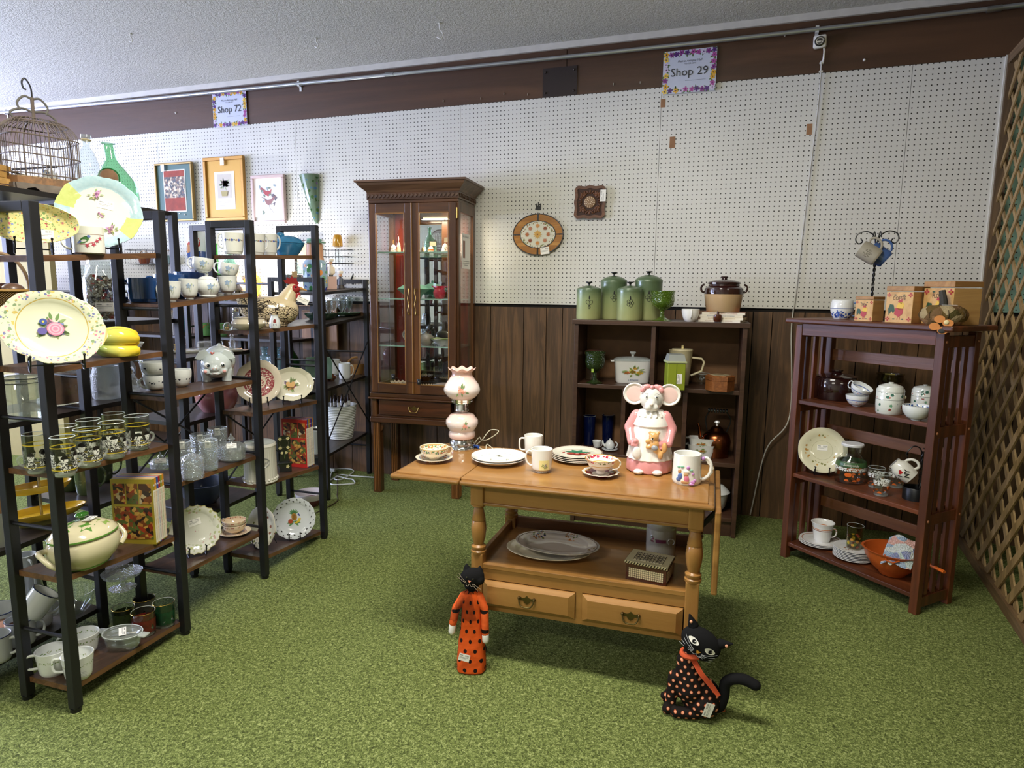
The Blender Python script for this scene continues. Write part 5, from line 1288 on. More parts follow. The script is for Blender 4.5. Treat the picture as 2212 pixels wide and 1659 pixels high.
# ================================================================ on and in the cube organiser
def cubeP(cx,py,z,w,back=.85): return base(cx,py,z,w,back)
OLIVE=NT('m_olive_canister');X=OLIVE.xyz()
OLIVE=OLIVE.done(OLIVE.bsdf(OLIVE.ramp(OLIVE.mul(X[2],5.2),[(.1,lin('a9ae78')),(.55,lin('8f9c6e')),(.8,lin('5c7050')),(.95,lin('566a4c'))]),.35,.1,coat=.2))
BLK=plain('1a1a1a',.4)
CT=1.1225
for i,(cx,by,ww,ty,lb,dec) in enumerate(((1271,688,52,617,'short green canister at the left end of the cube organiser top','heart'),(1324,684,56,596,'tall green canister with scroll emblem, left of the two tall ones','round'),(1359,690,54,617,'short green canister standing in front of the tall ones','clover'),(1399,685,58,594,'tall green canister behind the green goblet','round'))):
    P,r_=spot(cx,CT,by-8,by-8,((-.35,-.462),(.523,-.412)),off=-.07 if i in (0,2) else -.17,wpx=ww);r_=ww/2*mpp(P)
    h_=hgt(cx,ty,P);t_=thing('canister',lb,'canister',P,toward(P),'green metal canisters')
    hb=h_*.86
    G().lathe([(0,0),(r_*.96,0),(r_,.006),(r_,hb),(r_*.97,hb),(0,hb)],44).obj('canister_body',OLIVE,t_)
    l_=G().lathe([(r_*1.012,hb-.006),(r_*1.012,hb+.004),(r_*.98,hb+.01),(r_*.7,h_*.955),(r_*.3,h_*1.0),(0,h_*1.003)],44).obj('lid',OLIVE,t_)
    G().lathe([(0,h_),(.006,h_),(.005,h_+.008),(.012,h_+.014),(.018,h_+.017),(.018,h_+.02),(0,h_+.019)],24,sx=1,sy=1).obj('knob',BLK,l_)
    mp=cyl(r_,0,.0012,.05);g=G();cz_=h_*.50
    e=.0022
    if dec == 'heart':
        g.strip([(.018*math.sin(a)**3 if 1 else 0,cz_+.017*(13*math.cos(a)-5*math.cos(2*a)-2*math.cos(3*a)-math.cos(4*a))/16) for a in [2*PI*i_/28 for i_ in range(28)]],e,mp,True)
        g.strip([(0,cz_+.008),(0,cz_-.034)],e,mp);g.strip([(.006*math.sin(a),cz_-.024+.006*math.cos(a)) for a in [2*PI*i_/12 for i_ in range(12)]],e,mp,True)
    else:
        for kq in range(4 if dec == 'round' else 5):
            a0=kq*2*PI/(4 if dec == 'round' else 5);g.strip([(.011*math.cos(a0)+.008*math.cos(a),cz_+.013*math.sin(a0)+.008*math.sin(a)) for a in [2*PI*i_/14 for i_ in range(14)]],e,mp,True)
        g.strip([(.006*math.sin(a),cz_+.006*math.cos(a)) for a in [2*PI*i_/10 for i_ in range(10)]],e,mp,True)
    for zz in (.022,.028,.034): g.disc(0,cz_+zz,.0028 if zz > .03 else .004,.004,mp,8)
    g.strip([(0,cz_+.014),(0,cz_+.036)],.002,mp);g.obj('scroll_emblem',BLK,t_,smooth=0)
# green pressed goblets
GG=glass('6f8f28',rel=('v',120,.004),rough=.05,gloss=1.3,dens=.22,name='m_green_pressed_glass')
GGD=glass('3c5228',rel=('v',120,.004),rough=.05,gloss=1.2,dens=.3,name='m_dark_green_glass')
def goblet(label,P,r_,h_,mt,lid=False):
    t_=thing('goblet',label,'goblet',P,toward(P))
    G().lathe([(0,.003),(r_*.75,0),(r_*.8,.003),(r_*.55,.008),(r_*.25,h_*.12),(r_*.16,h_*.22),(r_*.2,h_*.34),(r_*.5,h_*.42),(r_*.85,h_*.52),(r_*.96,h_*.68),(r_*.9,h_*.86),(r_,h_),(r_*.96,h_),(r_*.86,h_*.86),(r_*.9,h_*.68),(r_*.8,h_*.54),(0,h_*.44)],32,fx=lambda r,a,z: (r*math.cos(a)*(1+.02*math.cos(8*a)),r*math.sin(a)*(1+.02*math.cos(8*a)),z)).obj('glass_bowl',mt,t_)
    return t_
P,r_=spot(1430,CT,690,690,((-.35,-.462),(.523,-.412)),off=-.05,wpx=51);goblet('green pressed-glass goblet on the cube organiser top beside the canisters',P,r_,hgt(1430,628,P),GG)
P,r_=spot(1491,CT,690,690,((-.35,-.462),(.523,-.412)),off=-.05,wpx=38);t_=cup('teacup','small white cup with green sprigs on the cube organiser top','cup',P,r_,hgt(1491,668,P),deco('eceae6',[('band',(.018,.03),['7a9a5a','eceae6','eceae6'],90,.4)]),5,tr=.62,belly=.1,h0=.35,h1=.95,out=.014,hr=.003)
# cookbook stack, crock, pipe
bp,_=spot(1560,CT,690,690,((-.35,-.462),(.523,-.412)),off=-.11)
for i,c in enumerate(('e8dcc0','c9a860','6a7aa8','a85a3a')):
    t_=thing('cookbook',['cookbook at the bottom of the flat stack under the crock','second cookbook up in the stack under the crock','blue-edged cookbook third up in the stack under the crock','reddish cookbook on top of the stack under the crock'][i],'book',bp+Vector((.008*(i % 2),.004*i,i*.0125)),CRZ+R(-14+i*3),'cookbooks under the crock')
    G().box((0,0,.0062),(.205,.145,.0095)).obj('pages',plain('d9cfb8',.8),t_,smooth=0)
    G().box((0,0,.0008),(.21,.152,.0016)).obj('back_cover',plain(c,.4),t_,smooth=0);G().box((0,0,.0115),(.21,.152,.0016)).obj('front_cover',plain(c,.4),t_,smooth=0)
    G().box((0,-.0758,.0062),(.21,.0014,.0122)).obj('spine',plain('e4ddcd',.4),t_,smooth=0)
    text('spine_title','ILLUSTRATED LIBRARY OF COOKING',.008,lambda u,v: (u,-.0768,.0064+v),plain(['8a4a2a','a87a2a','3a4a8a','a03a2a'][i],.5),t_)
P=bp+Vector((.0,.008,.0508));cr=thing('bean_pot','brown and cream stoneware bean pot with lid and two handles on the stack of books','crock',P,toward(P));r_=41*mpp(P)
hh=hgt(1554,597,P);TANG=ceramic('c0a27c');BRG=ceramic('2f1612')
G().lathe([(0,0),(r_*.80,0),(r_*.84,.004),(r_*.98,hh*.44),(r_,hh*.5),(r_*.9,hh*.5),(0,hh*.5)],40).obj('lower_body',TANG,cr)
b_=G().lathe([(r_*.995,hh*.49),(r_*1.0,hh*.54),(r_*.97,hh*.66),(r_*.8,hh*.73),(r_*.78,hh*.78),(r_*.84,hh*.79),(r_*.84,hh*.82),(0,hh*.82)],40).obj('upper_body',BRG,cr)
l_=G().lathe([(r_*.82,hh*.815),(r_*.8,hh*.84),(r_*.5,hh*.9),(r_*.15,hh*.92),(r_*.14,hh*.94),(r_*.2,hh*.97),(r_*.18,hh*1.0),(0,hh)],40).obj('lid',BRG,cr)
for s_ in (-1,1): G().tube([(0,s_*(r_*.96+.017*math.sin(a)+.002),hh*.66+.02*math.cos(a)) for a in [PI*i/10 for i in range(11)]],.0055,8).obj('handle',BRG,cr)
P,_=spot(1550,CT,694,694,((-.35,-.462),(.523,-.412)),off=-.035);pp=thing('tobacco_pipe','wooden tobacco pipe propped upright against the cookbooks, stem up','pipe',P,toward(P))
BRI=wood('3a1a0e','6a3218',2,14,.25,coat=.4);hp=hgt(1553,628,P)
G().lathe([(0,0),(.017,.002),(.022,.014),(.022,.028),(.017,.04),(.013,.042),(.011,.03),(0,.03)],24,fx=lambda r,a,z: (z*.35+r*math.cos(a)*.94,r*math.sin(a),.001+z*.94-r*math.cos(a)*.0)).obj('bowl',BRI,pp)
G().tube([(-.006,0,.03),(-.012,0,hp*.55)],.0055,10).obj('shank',BRI,pp);G().tube([(-.012,0,hp*.54),(-.0125,0,hp*.6)],.0062,10).obj('silver_band',CHROME,pp)
G().tube([(-.0125,0,hp*.6),(-.016,0,hp*.86),(-.018,0,hp)],lambda t: .0055-.0025*t,10).obj('stem',plain('141414',.2,coat=.5),pp)
# upper left cell
SZ1=.7785;
P,r_=cubeP(1284,829,SZ1,44,.5);goblet('dark green glass goblet in the upper left cell of the cube organiser',P,22*mpp(P),hgt(1284,760,P),GGD);sticker(bpy.data.objects['goblet.001'],Matrix.Translation((22*mpp(P)+.001,-.012,.075)) @ MYZ,.012,.018,'green_sticker').data.materials[0]=plain('a8c83c',.5)
P,_=cubeP(1296,812,SZ1,30,.5);P.y=-.28
t_=thing('clip_top_jar','glass jar with brown lid and wire clip behind the dark green goblet','jar',P,toward(P));r_=19*mpp(P);h_=hgt(1290,756,P)
G().lathe([(0,0),(r_*.8,0),(r_*.85,.004),(r_*.85,h_*.78),(r_*.95,h_*.84),(r_*.95,h_*.9),(r_*.9,h_*.9),(r_*.8,h_*.76),(r_*.8,.006),(0,.006)],32).obj('glass_body',glass('c8b8a0',dens=.05),t_)
G().lathe([(0,h_*.9),(r_*.98,h_*.9),(r_*.98,h_*.97),(r_*.6,h_),(0,h_)],32).obj('lid',plain('4a2e22',.4),t_);G().lathe([(r_*.99,h_*.86),(r_*1.01,h_*.87),(r_*1.01,h_*.9),(r_*.98,h_*.91)],32).obj('seal',plain('c9a888',.5),t_)
G().tube([(0,r_*1.0,h_*.85),(0,r_*1.25,h_*.9),(0,r_*1.1,h_*.99),(0,r_*.6,h_*1.01)],.0015,6).obj('wire_clip',CHROME,t_)
def casserole(label,P,rz,w,d,h,deco_cols,lid=True,tabs=True,text_='',tap=.9,seed=1,grp=None,ds=1.):
    t_=thing('casserole_dish',label,'casserole',P,rz,grp)
    def rr(r,a,z):
        n_=5.;s_=(abs(math.cos(a))**n_+abs(math.sin(a))**n_)**(-1/n_);return (r*math.cos(a)*s_*d/2,r*math.sin(a)*s_*w/2,z)
    CW_=ceramic('e6e6e4')
    G().lathe([(0,0),(tap*.94,0),(tap,.008),(.99,h*.96),(1.02,h),(.97,h),(.95,h*.9),(tap*.95,.008),(0,.007)],48,fx=rr).obj('dish_body',CW_,t_)
    if tabs:
        for s_ in (-1,1): G().box((0,s_*(w/2+.008),h-.004),(d*.42,.022,.006),bev=.0025).obj('tab_handle',CW_,t_,smooth=0)
    bouquet(t_,0,h*.55,h*.30*ds,0,deco_cols,seed,'7a8a4a',12,'vegetable_print',lambda u,v: (d/2*(.92+.08*v/h)+.0015,u*2.0,v))
    if text_: text('script_lettering',text_,h*.11,lambda u,v: (d/2*.925+.0012,u,v+h*.16),plain('6a7a9a',.5),t_,shear=.4)
    if lid:
        l_=G().lathe([(1.0,h+.001),(.98,h+.006),(.8,h+.014),(.3,h+.02),(0,h+.021),(0,h+.018),(.78,h+.010),(.94,h+.003)],48,fx=rr).obj('glass_lid',glass('dfe6e6',dens=.25,rough=.08),t_)
        G().lathe([(.008,h+.02),(.007,h+.032),(.016,h+.04),(.018,h+.045),(.015,h+.048),(0,h+.048)],20).obj('lid_knob',glass('eef2f2',dens=.3),l_)
    return t_
P,_=cubeP(1361,831,SZ1,84,.5);P=P+Vector((0,.06,0));casserole('white casserole with vegetable print and glass lid in the upper left cell',P,toward(P)+R(6),80*mpp(P),.125,47*mpp(P),['d8602c','e0a83c','9ab04a','c8d070'],True,True,"L'Echalote",seed=3)
# upper right cell
P,_=cubeP(1471,832,SZ1,50,.5);P.y=-.29;t_=thing('pitcher','tall cream plastic pitcher behind the green keeper in the upper right cell','pitcher',P,toward(P));r_=23*mpp(P);h_=hgt(1471,757,P)
CRM=plain('cfc4a0',.35,coat=.2)
G().lathe([(0,0),(r_*.68,0),(r_*.7,.005),(r_*.95,h_),(r_*.98,h_*1.01),(r_*.9,h_),(r_*.66,.01),(0,.01)],32,fx=lambda r,a,z: (r*math.cos(a),r*math.sin(a)*(1+(.28*max(0,-math.sin(a))**8 if z > h_*.85 else 0)),z)).obj('pitcher_body',CRM,t_)
G().tube([(0,r_*.9,h_*.8),(0,r_*1.75,h_*.78),(0,r_*2.0,h_*.68),(0,r_*1.8,h_*.42),(0,r_*.85,h_*.28)],.006,8).obj('handle',CRM,t_)
l_=G().lathe([(r_*.97,h_*1.0),(r_*.95,h_*1.05),(0,h_*1.06)],32).obj('lid',CRM,t_);G().box((0,0,h_*1.09),(.012,.012,.028),bev=.003).obj('push_button',plain('d8c890',.4),l_,smooth=0)
P,_=cubeP(1456,842,SZ1,48,.4);t_=thing('food_keeper','square avocado-green plastic keeper with a frosted grey lid','container',P,toward(P)+R(12));r_=21*mpp(P);h_=hgt(1456,782,P)
GRN=plain('8d9a2c',.35,coat=.2)
G().box((0,0,h_/2),(r_*1.7,r_*1.8,h_),bev=.004).obj('keeper_body',GRN,t_,smooth=0);g=G().box((r_*.86,-r_*.02,h_*.5),(.003,.003,h_*.9));g.obj('corner_rib',plain('6f7c24',.4),t_,smooth=0)
G().box((0,0,h_+.003),(r_*1.95,r_*2.05,.01),bev=.003).obj('lid_rim',plain('b4bc90',.4),t_,smooth=0)
g=G().prism([(-1,-1),(1,-1),(1,1),(-1,1)],0,1);g.v=[(x*r_*(.85-.15*z),y*r_*(.9-.15*z),h_+.008+z*.034) for x,y,z in g.v];g.obj('frosted_lid',plain('9ba09c',.35,coat=.2),t_,smooth=0)
sticker(t_,Matrix.Translation((r_*.86+.001,r_*.3,h_*.42)) @ MYZ @ Matrix.Rotation(R(90),4,'Z'),.05,.026)
for i,(cx,by) in enumerate(((1519,824),(1553,820))):
    P,_=cubeP(cx,by,SZ1,26,.5);P.y=-.24-.02*i;t_=tumbler('dessert_glass',['small clear dessert glass left of the hexagonal wooden box','small clear dessert glass behind the hexagonal wooden box'][i],P,17*mpp(P),24*mpp(P),CLEAR,tr=.55);
    g=G()
    for kq in range(5): g.sphere((.012*math.cos(kq*1.3),.012*math.sin(kq*1.3),.03+.006*(kq % 2)),(.009,.007,.006),6)
    g.obj('foil_sweets',plain('d8d8d8',.25,.6),t_)
P,_=cubeP(1554,845,SZ1,60,.55);hb=thing('hexagonal_box','small hexagonal wooden box with floral inlaid lid in the upper right cell','box',P,toward(P)+R(30));r_=30*mpp(P)
HW=wood('6a3c1c','935a2e',0,14,.4,coat=.2)
G().lathe([(0,0),(r_,0),(r_,22*mpp(P)),(0,22*mpp(P))],6).obj('box_body',HW,hb,smooth=0);l_=G().lathe([(0,22.6*mpp(P)),(r_*1.03,22.6*mpp(P)),(r_*1.03,31*mpp(P)),(r_*.9,33*mpp(P)),(0,33*mpp(P))],6).obj('lid',HW,hb,smooth=0)
G().lathe([(0,33.2*mpp(P)),(r_*.72,33.2*mpp(P)),(r_*.72,33.8*mpp(P)),(0,33.9*mpp(P))],6).obj('lid_inlay',deco('d9c8a0',[('ring',(0,.016),['7a3a2a','5a6a3a','9a6a3a'],120,.5)]),l_,smooth=0)
# middle row
SZ2=.3985
CB=glass('101c4a',dens=.55,gloss=1.4,name='m_cobalt_glass')
for i,(cx,by,ty,dy) in enumerate(((1272,962,898,0),(1285,950,892,.06),(1312,958,896,.01))):
    P,_=cubeP(cx,by,SZ2,26,.6);tumbler('tall_glass',['cobalt blue tall glass at the far left of the middle row','cobalt blue tall glass standing behind the left one','cobalt blue tall glass, right of the three'][i],P,13*mpp(P),hgt(cx,ty,P),CB,tr=.86,group='cobalt glasses')
P,_=cubeP(1289,970,SZ2,20,.6);MINI=deco('dfe2e4',[('ball',(.012,.0,.014,.009),['5a6a8a','8a9aaa'],260,.5)])
cup('miniature_cup','tiny white toy cup beside the miniature teapot in the middle row','cup',P,10*mpp(P),17*mpp(P),MINI,90,tr=.6,foot=.003,out=.008,hr=.0015,th=.0015,h0=.3,h1=.9)
P,_=cubeP(1317,975,SZ2,36,.6);t_=thing('miniature_teapot','tiny white toy teapot on its saucer with blue emblem in the middle row','teapot',P,toward(P));kq=mpp(P)
G().lathe([(0,0),(9*kq,0),(17*kq,3*kq),(17*kq,4*kq),(8*kq,2.4*kq),(0,2.4*kq)],28).obj('saucer',MINI,t_)
G().lathe([(0,3*kq),(6*kq,3*kq),(10*kq,8*kq),(10.5*kq,13*kq),(7*kq,19*kq),(6*kq,20*kq),(4*kq,22*kq),(1.4*kq,23*kq),(2*kq,25*kq),(0,26*kq)],28).obj('pot_body',MINI,t_)
G().tube(spline([(0,-9*kq,9*kq),(0,-14*kq,13*kq),(0,-16*kq,21*kq)],4),lambda t: (3-1.6*t)*kq,8).obj('spout',MINI,t_);G().tube(arc((0,10*kq,13*kq),6*kq,-80,80,8,'yz'),1.3*kq,6).obj('handle',MINI,t_)
P,_=cubeP(1437,958,SZ2,40,.5);P.x=.17
for i in range(6):
    t_=thing('side_plate',['bottom plate of the blue-grey stack behind the mouse jar','second plate in the blue-grey stack behind the mouse jar','third plate in the blue-grey stack behind the mouse jar','fourth plate in the blue-grey stack behind the mouse jar','fifth plate in the blue-grey stack behind the mouse jar','top plate of the blue-grey stack behind the mouse jar'][i],'plate',P+Vector((0,0,i*.007)),0,'blue-grey plates behind the mouse jar');platef(G(),.055,.014,th=.003).obj('plate_body',ceramic('7f8c94'),t_)
for i in range(2):
    P,_=cubeP(1514,989,SZ2,60,.5);P.z+=i*.036;P.y+=i*0;casserole('petite_casserole' and ['small white casserole with orange flower, lower of the two stacked','small white casserole with orange flower, stacked on its twin'][i],P,toward(P),(60 if i == 0 else 56)*mpp(P),.085,27*mpp(P),['e07830','d8a050','b8c080'],False,True,seed=8+i,tap=.8,grp='small flowered casseroles',ds=.9)
P,_=cubeP(1546,982,SZ2,60,.4);P.y=-.27;kt_=thing('kettle','copper kettle with white knob and black wire handle in the middle right cell','kettle',P,toward(P));kq=mpp(P)
COP=metal('8c5230',.22);r_=30*kq
G().lathe([(0,0),(26*kq,0),(27*kq,4*kq),(27*kq,14*kq),(29*kq,20*kq),(30*kq,34*kq),(27*kq,46*kq),(19*kq,54*kq),(14*kq,57*kq),(12*kq,62*kq),(6*kq,66*kq),(0,67*kq)],40).obj('kettle_body',COP,kt_)
G().lathe([(0,66*kq),(2.5*kq,66*kq),(2.5*kq,70*kq),(6*kq,73*kq),(4*kq,77*kq),(0,78*kq)],16).obj('lid_knob',ceramic('d9d9dc'),kt_)
G().tube(spline([(0,-26*kq,34*kq),(0,-34*kq,40*kq),(0,-36*kq,58*kq),(0,-40*kq,70*kq)],5),lambda t: (5-3*t)*kq,10).obj('spout',COP,kt_)
g=G().tube(spline([(0,-20*kq,54*kq),(0,-24*kq,80*kq),(0,-17*kq,98*kq)],5),1.4*kq,6);g.tube(spline([(0,20*kq,54*kq),(0,27*kq,80*kq),(0,17*kq,98*kq)],5),1.4*kq,6);g.obj('handle_wire',BLACKWIRE,kt_)
g=G()
for i in range(7): g.lathe([(0,-3*kq),(4.4*kq,-2*kq),(4.8*kq,0),(4.4*kq,2*kq),(0,3*kq)],14,fx=lambda r,a,z: (r*math.cos(a),z,r*math.sin(a)),c=(0,(-18+6*i)*kq,99*kq))
g.obj('grip',plain('23262a',.2,coat=.6),kt_)
# lower right cell
P,_=base(1548,1128,.1055,56,.5);P.x=.405;P.y=-.30;t_=thing('mixing_bowl','white lidded enamel bowl with grey rim in the lowest cell of the organiser','bowl',P,toward(P));kq=mpp(P)
G().lathe([(0,0),(16*kq,0),(24*kq,12*kq),(29*kq,38*kq),(30*kq,40*kq),(27*kq,40*kq),(0,10*kq)],36).obj('bowl_body',ceramic('d5d8d6'),t_);G().lathe([(31*kq,40*kq),(32*kq,42*kq),(28*kq,47*kq),(16*kq,58*kq),(0,62*kq)],36).obj('lid',deco('d5d8d6',[('lband',(.0,.073),['d5d8d6']),('lband',(39*kq,41*kq),['6a7a8a'])]),t_)
# ================================================================ on the mission bookcase
def kp_(cx,by,z,w,back=.85): return base(cx,by,z,w,back)
KL=((KA.x+.0,KA.y),(KB.x,KB.y));KT=1.1585
KN=Vector((-(KB-KA).y,(KB-KA).x,0)).normalized()
def kspot(cx,off,wpx):
    P=onv(cx,680,(KA.x+KN.x*off,KA.y+KN.y*off),(KB.x+KN.x*off,KB.y+KN.y*off));P.z=KT;return P,wpx/2*mpp(P)
P,r_=kspot(1818,.13,48);DELFT=deco('dfe2e2',[('band',(.006,.034),['2a4a9a','3a5aa8','dfe2e2','6a8ac8'],90,.5),('lband',(.047,.049),['2a4a9a'])])
t_=cup('mug','small round white mug with blue windmill scene on the mission bookcase','mug',P,r_*.86,hgt(1818,648,P),DELFT,82,tr=.8,belly=.22,out=.02,hr=.0035,hm=ceramic('6a86b8'))
g=G();mp=cyl(r_*1.05,0,.0035,-.25);z0=.03
for a in (.5,.5+PI/2,.5+PI,.5+1.5*PI): g.strip([(0,z0),(.015*math.cos(a),z0+.015*math.sin(a))],.004,mp)
g.flat([(-.004,.012),(.004,.012),(.0025,z0),(-.0025,z0)],mp);g.obj('windmill_print',plain('2a4a9a',.4),t_,smooth=0)
PINE=wood('a87c48','cfa76c',0,9,.5,ring=4,name='m_pine_canister');PINEL=wood('8a6238','b58a54',0,9,.5,ring=3)
def canbox(label,cx,off,wpx,topy,turn,txt,lidpx,seed):
    P,r_=kspot(cx,off,wpx);h_=hgt(cx,topy,P);az=toward(P);t_=thing('wooden_canister',label,'canister',P,az+R(turn),'rooster canisters')
    s_=r_*2/(abs(math.cos(R(turn)))+abs(math.sin(R(turn))))
    G().box((0,0,h_*.42),(s_,s_,h_*.84),bev=.0015).obj('canister_body',PINE,t_,smooth=0);G().box((0,0,h_*.93),(s_*1.03,s_*1.03,h_*.13),bev=.002).obj('lid',PINEL,t_,smooth=0)
    mp=lambda u,v: (s_/2+.0009,u,v+h_*.42);w_=s_;H2=h_*.84;g=G();k=s_
    for (x,y) in ((-.4,.40),(.4,.40),(-.4,-.38),(.4,-.38)):
        flower(g,x*k,y*H2,.09*k,mp,4,0,1);leaf(g,x*k*.55,y*H2*1.0,.12*k,.05*k,0 if x < 0 else PI,mp,2)
    q_=lambda x,y: (x*k,y*H2-.1*H2)
    g.cur=0;g.flat([q_(*p) for p in ((-.05,.28),(.0,.36),(.04,.33),(.1,.38),(.12,.28),(.1,.2))],mp)
    g.cur=1;g.flat([q_(*p) for p in ((-.02,.25),(.1,.28),(.2,.2),(.16,.05),(.02,.0),(-.1,.1))],mp)
    g.cur=0;g.flat([q_(*p) for p in ((-.12,.08),(.17,.06),(.16,-.1),(.02,-.22),(-.16,-.12))],mp)
    g.cur=2;g.flat([q_(*p) for p in ((-.14,.0),(-.2,.18),(-.34,.2),(-.4,.04),(-.36,-.16),(-.26,-.02),(-.2,-.1))],mp)
    g.cur=0;g.strip([q_(-.02,-.22),q_(-.04,-.3)],.01*k+.001,mp);g.strip([q_(.06,-.2),q_(.06,-.3)],.01*k+.001,mp)
    g.v=[(x+(.0004 if False else 0),y,z) for x,y,z in g.v]
    g.obj('rooster_and_flower_print',[plain('a83438',.5),plain('d8b03c',.5),plain('2c4a30',.5)],t_,smooth=0)
    text('lettering',txt,h_*.14,lambda u,v: (s_/2+.0014,u,v+h_*.66),plain('4a3424',.5),t_,sx=1 if len(txt) < 4 else .75)
    return t_
canbox('smallest wooden rooster canister, lettered TEA, on the mission bookcase',1877,.07,55,640,-32,'TEA',8,1)
t_=canbox('middle wooden rooster canister, lettered COFFEE, on the mission bookcase',1957,.085,78,618,-30,'COFFEE',8,2)
canbox('largest wooden rooster canister, lettered FLOUR, behind the fabric pumpkin',2053,.14,104,608,-42,'FLOUR',8,3)
P,r_=kspot(2038,.035,92);pk=thing('fabric_pumpkin','stuffed patchwork fabric pumpkin with twine, grey stem and orange felt flower','pumpkin',P,toward(P));hp=42*mpp(P)
t=NT('m_patchwork');vo=t.voro(28);h=t.xyz(vo[1])[0];wv=t.noise(160,1)[0]
PWK=t.done(t.bsdf(t.ramp(h,[(i/5,lin(c)) for i,c in enumerate(('5c4a2a','8a6a4c','4a4426','9a8a6a','6a5238'))],True),.9,normal=t.bump(wv,.003),spec=.1))
me=G().lathe([(0,.3*hp),(r_*.3,.05*hp),(r_*.7,0),(r_*.97,.3*hp),(r_,.5*hp),(r_*.9,.8*hp),(r_*.6,hp),(r_*.25,.92*hp),(0,.8*hp)],64,fx=lambda r,a,z: (r*math.cos(a)*(1-.06*abs(math.cos(4*a))**6)*.85,r*math.sin(a)*(1-.06*abs(math.cos(4*a))**6),z)).obj('pumpkin_body',PWK,pk)
g=G()
for i in range(4):
    a=i*PI/4+.2;g.tube([((r_+.001)*.87*math.cos(b)*math.cos(a),(r_+.001)*math.cos(b)*math.sin(a),hp*.52+hp*.5*math.sin(b)) for b in [2*PI*j/28 for j in range(28)]],.0012,5,closed=True)
g.obj('twine',plain('4a3a26',.9),pk)
G().tube(spline([(0,-.004,hp*.85),(.002,-.004,hp*1.2),(-.004,-.012,hp*1.75)],5),lambda t: .016-.005*t,8).obj('stem',plain('35332f',.8,var=.3),pk)
g=G();mpf2=lambda u,v: (r_*.86+.006,u,v+hp*.2)
for i in range(4): a=.3+i*PI/2;g.prism([(.022*math.cos(a)+.018*math.cos(b),.022*math.sin(a)+.014*math.sin(b)-.012) for b in [2*PI*j/12 for j in range(12)]],0,.002+.0005*i,Matrix(((0,0,1,r_*.87),(1,0,0,-.004),(0,1,0,hp*.2),(0,0,0,1))))
g.obj('felt_flower',plain('c98448',.9),pk,smooth=0);g=G().sphere((r_*.9,.012,hp*.2-.002),(.004,.009,.009),12);g.obj('flower_button',plain('d8c898',.6),pk)
g=G().sphere((r_*.92,.0,hp*.2-.035),(.004,.013,.009),10);g.obj('grey_tuft',plain('3a3a38',.9),pk)
sticker(pk,Matrix.Translation((.012,.016,hp*1.02)) @ Matrix.Rotation(R(95),4,'Z'),.05,.026)
# mug tree behind the canisters
P,_=kspot(1880,.19,20);mt_=thing('mug_tree','twisted black iron mug tree with scrolled arms behind the wooden canisters','mug tree',P,toward(P));hm_=hgt(1884,500,P);kq=mpp(P)
g=G()
for s_ in (0,PI): g.tube([(.0035*math.cos(s_+z*150),.0035*math.sin(s_+z*150),z) for z in [i*hm_*.86/70 for i in range(71)]],.0032,6)
g.obj('twisted_stem',BLACKWIRE,mt_);G().lathe([(0,0),(.06,0),(.06,.006),(.008,.012),(0,.012)],28).obj('base',BLACKWIRE,mt_)
for s_ in (-1,1):
    P_=[(0,s_*2*kq,hm_*.86),(0,s_*6*kq,hm_*.95),(0,s_*20*kq,hm_*1.0),(0,s_*36*kq,hm_*.975),(0,s_*40*kq,hm_*.91),(0,s_*34*kq,hm_*.865),(0,s_*27*kq,hm_*.885),(0,s_*29*kq,hm_*.915)]
    G().tube(spline(P_,6),.0028,7).obj('scroll_arm',BLACKWIRE,mt_)
for s_ in (-1,1): G().tube(spline([(.0,0,hm_*.84),(.01,s_*4*kq,hm_*.97),(.012,s_*6*kq,hm_*.99),(.02,s_*8*kq,hm_*.93)],5),.0022,6).obj('hook',BLACKWIRE,mt_)
STW=deco('9a9486',[('ball',(.037,-.004,.045,.018),['6a6458','7a7468'],200,.5)]);BLW=plain('3c5c98',.2,coat=.5)
q_=Vector((math.cos(toward(P)),math.sin(toward(P)),0));side=Vector((-q_.y,q_.x,0))
for i,(cx,cy,mt2,lb,rx) in enumerate(((1877,548,STW,'grey stoneware mug hanging tilted on the mug tree',58),(1897,550,BLW,'blue and grey stoneware mug hanging behind the grey one',52))):
    C_=onv(cx,cy,(P.x,P.y),(P.x+side.x,P.y+side.y))+q_*(.045-.04*i)
    M_=Matrix.Translation(C_) @ Matrix.Rotation(toward(P),4,'Z') @ Matrix.Rotation(R(rx),4,'X') @ Matrix.Translation((0,0,-.042))
    cup('hanging_mug',lb,'mug',(0,0,0),.038,.082,mt2,90,M_=M_,tr=1.0,belly=.04,out=.028,hr=.005,group='mugs on the mug tree',h0=.2,h1=.85)
# shelf 1
K1=KZ[1]
P,r_=kp_(1803,866,K1,88,.8);cr=thing('crock','glossy dark brown lidded stoneware crock on the upper bookcase shelf','crock',P,toward(P));h_=hgt(1803,812,P)*.98;DB=ceramic('24100f')
G().lathe([(0,0),(r_*.93,0),(r_*.98,.006),(r_*.98,h_*.9),(r_*.9,h_),(0,h_)],44).obj('crock_body',DB,cr);G().lathe([(r_*.92,h_),(r_*.95,h_+.003),(r_*.6,h_+.013),(r_*.28,h_+.017),(r_*.2,h_+.022),(r_*.28,h_+.028),(r_*.28,h_+.034),(0,h_+.037)],44).obj('lid',DB,cr)
for s_ in (-1,1): G().box((0,s_*(r_+.006),h_*.83),(.03,.02,.008),bev=.003).obj('lug_handle',DB,cr)
P,r_=kp_(1850,880,K1,46,.8);RC=deco('dfe3e4',[('band',(.012,.027),['b8c8d8','d8a0a0','dfe3e4','c8d8c0'],130,.4),('lband',(.028,.031),['3a5aa8'])]);hb_=24*mpp(P)
t_=thing('rice_bowl','small rice bowl with blue rim, lower of the two beside the brown crock','bowl',P,toward(P),'rice bowls');G().lathe(cupprof(r_,hb_,.55,.002,.004,.12),32).obj('bowl_body',RC,t_)
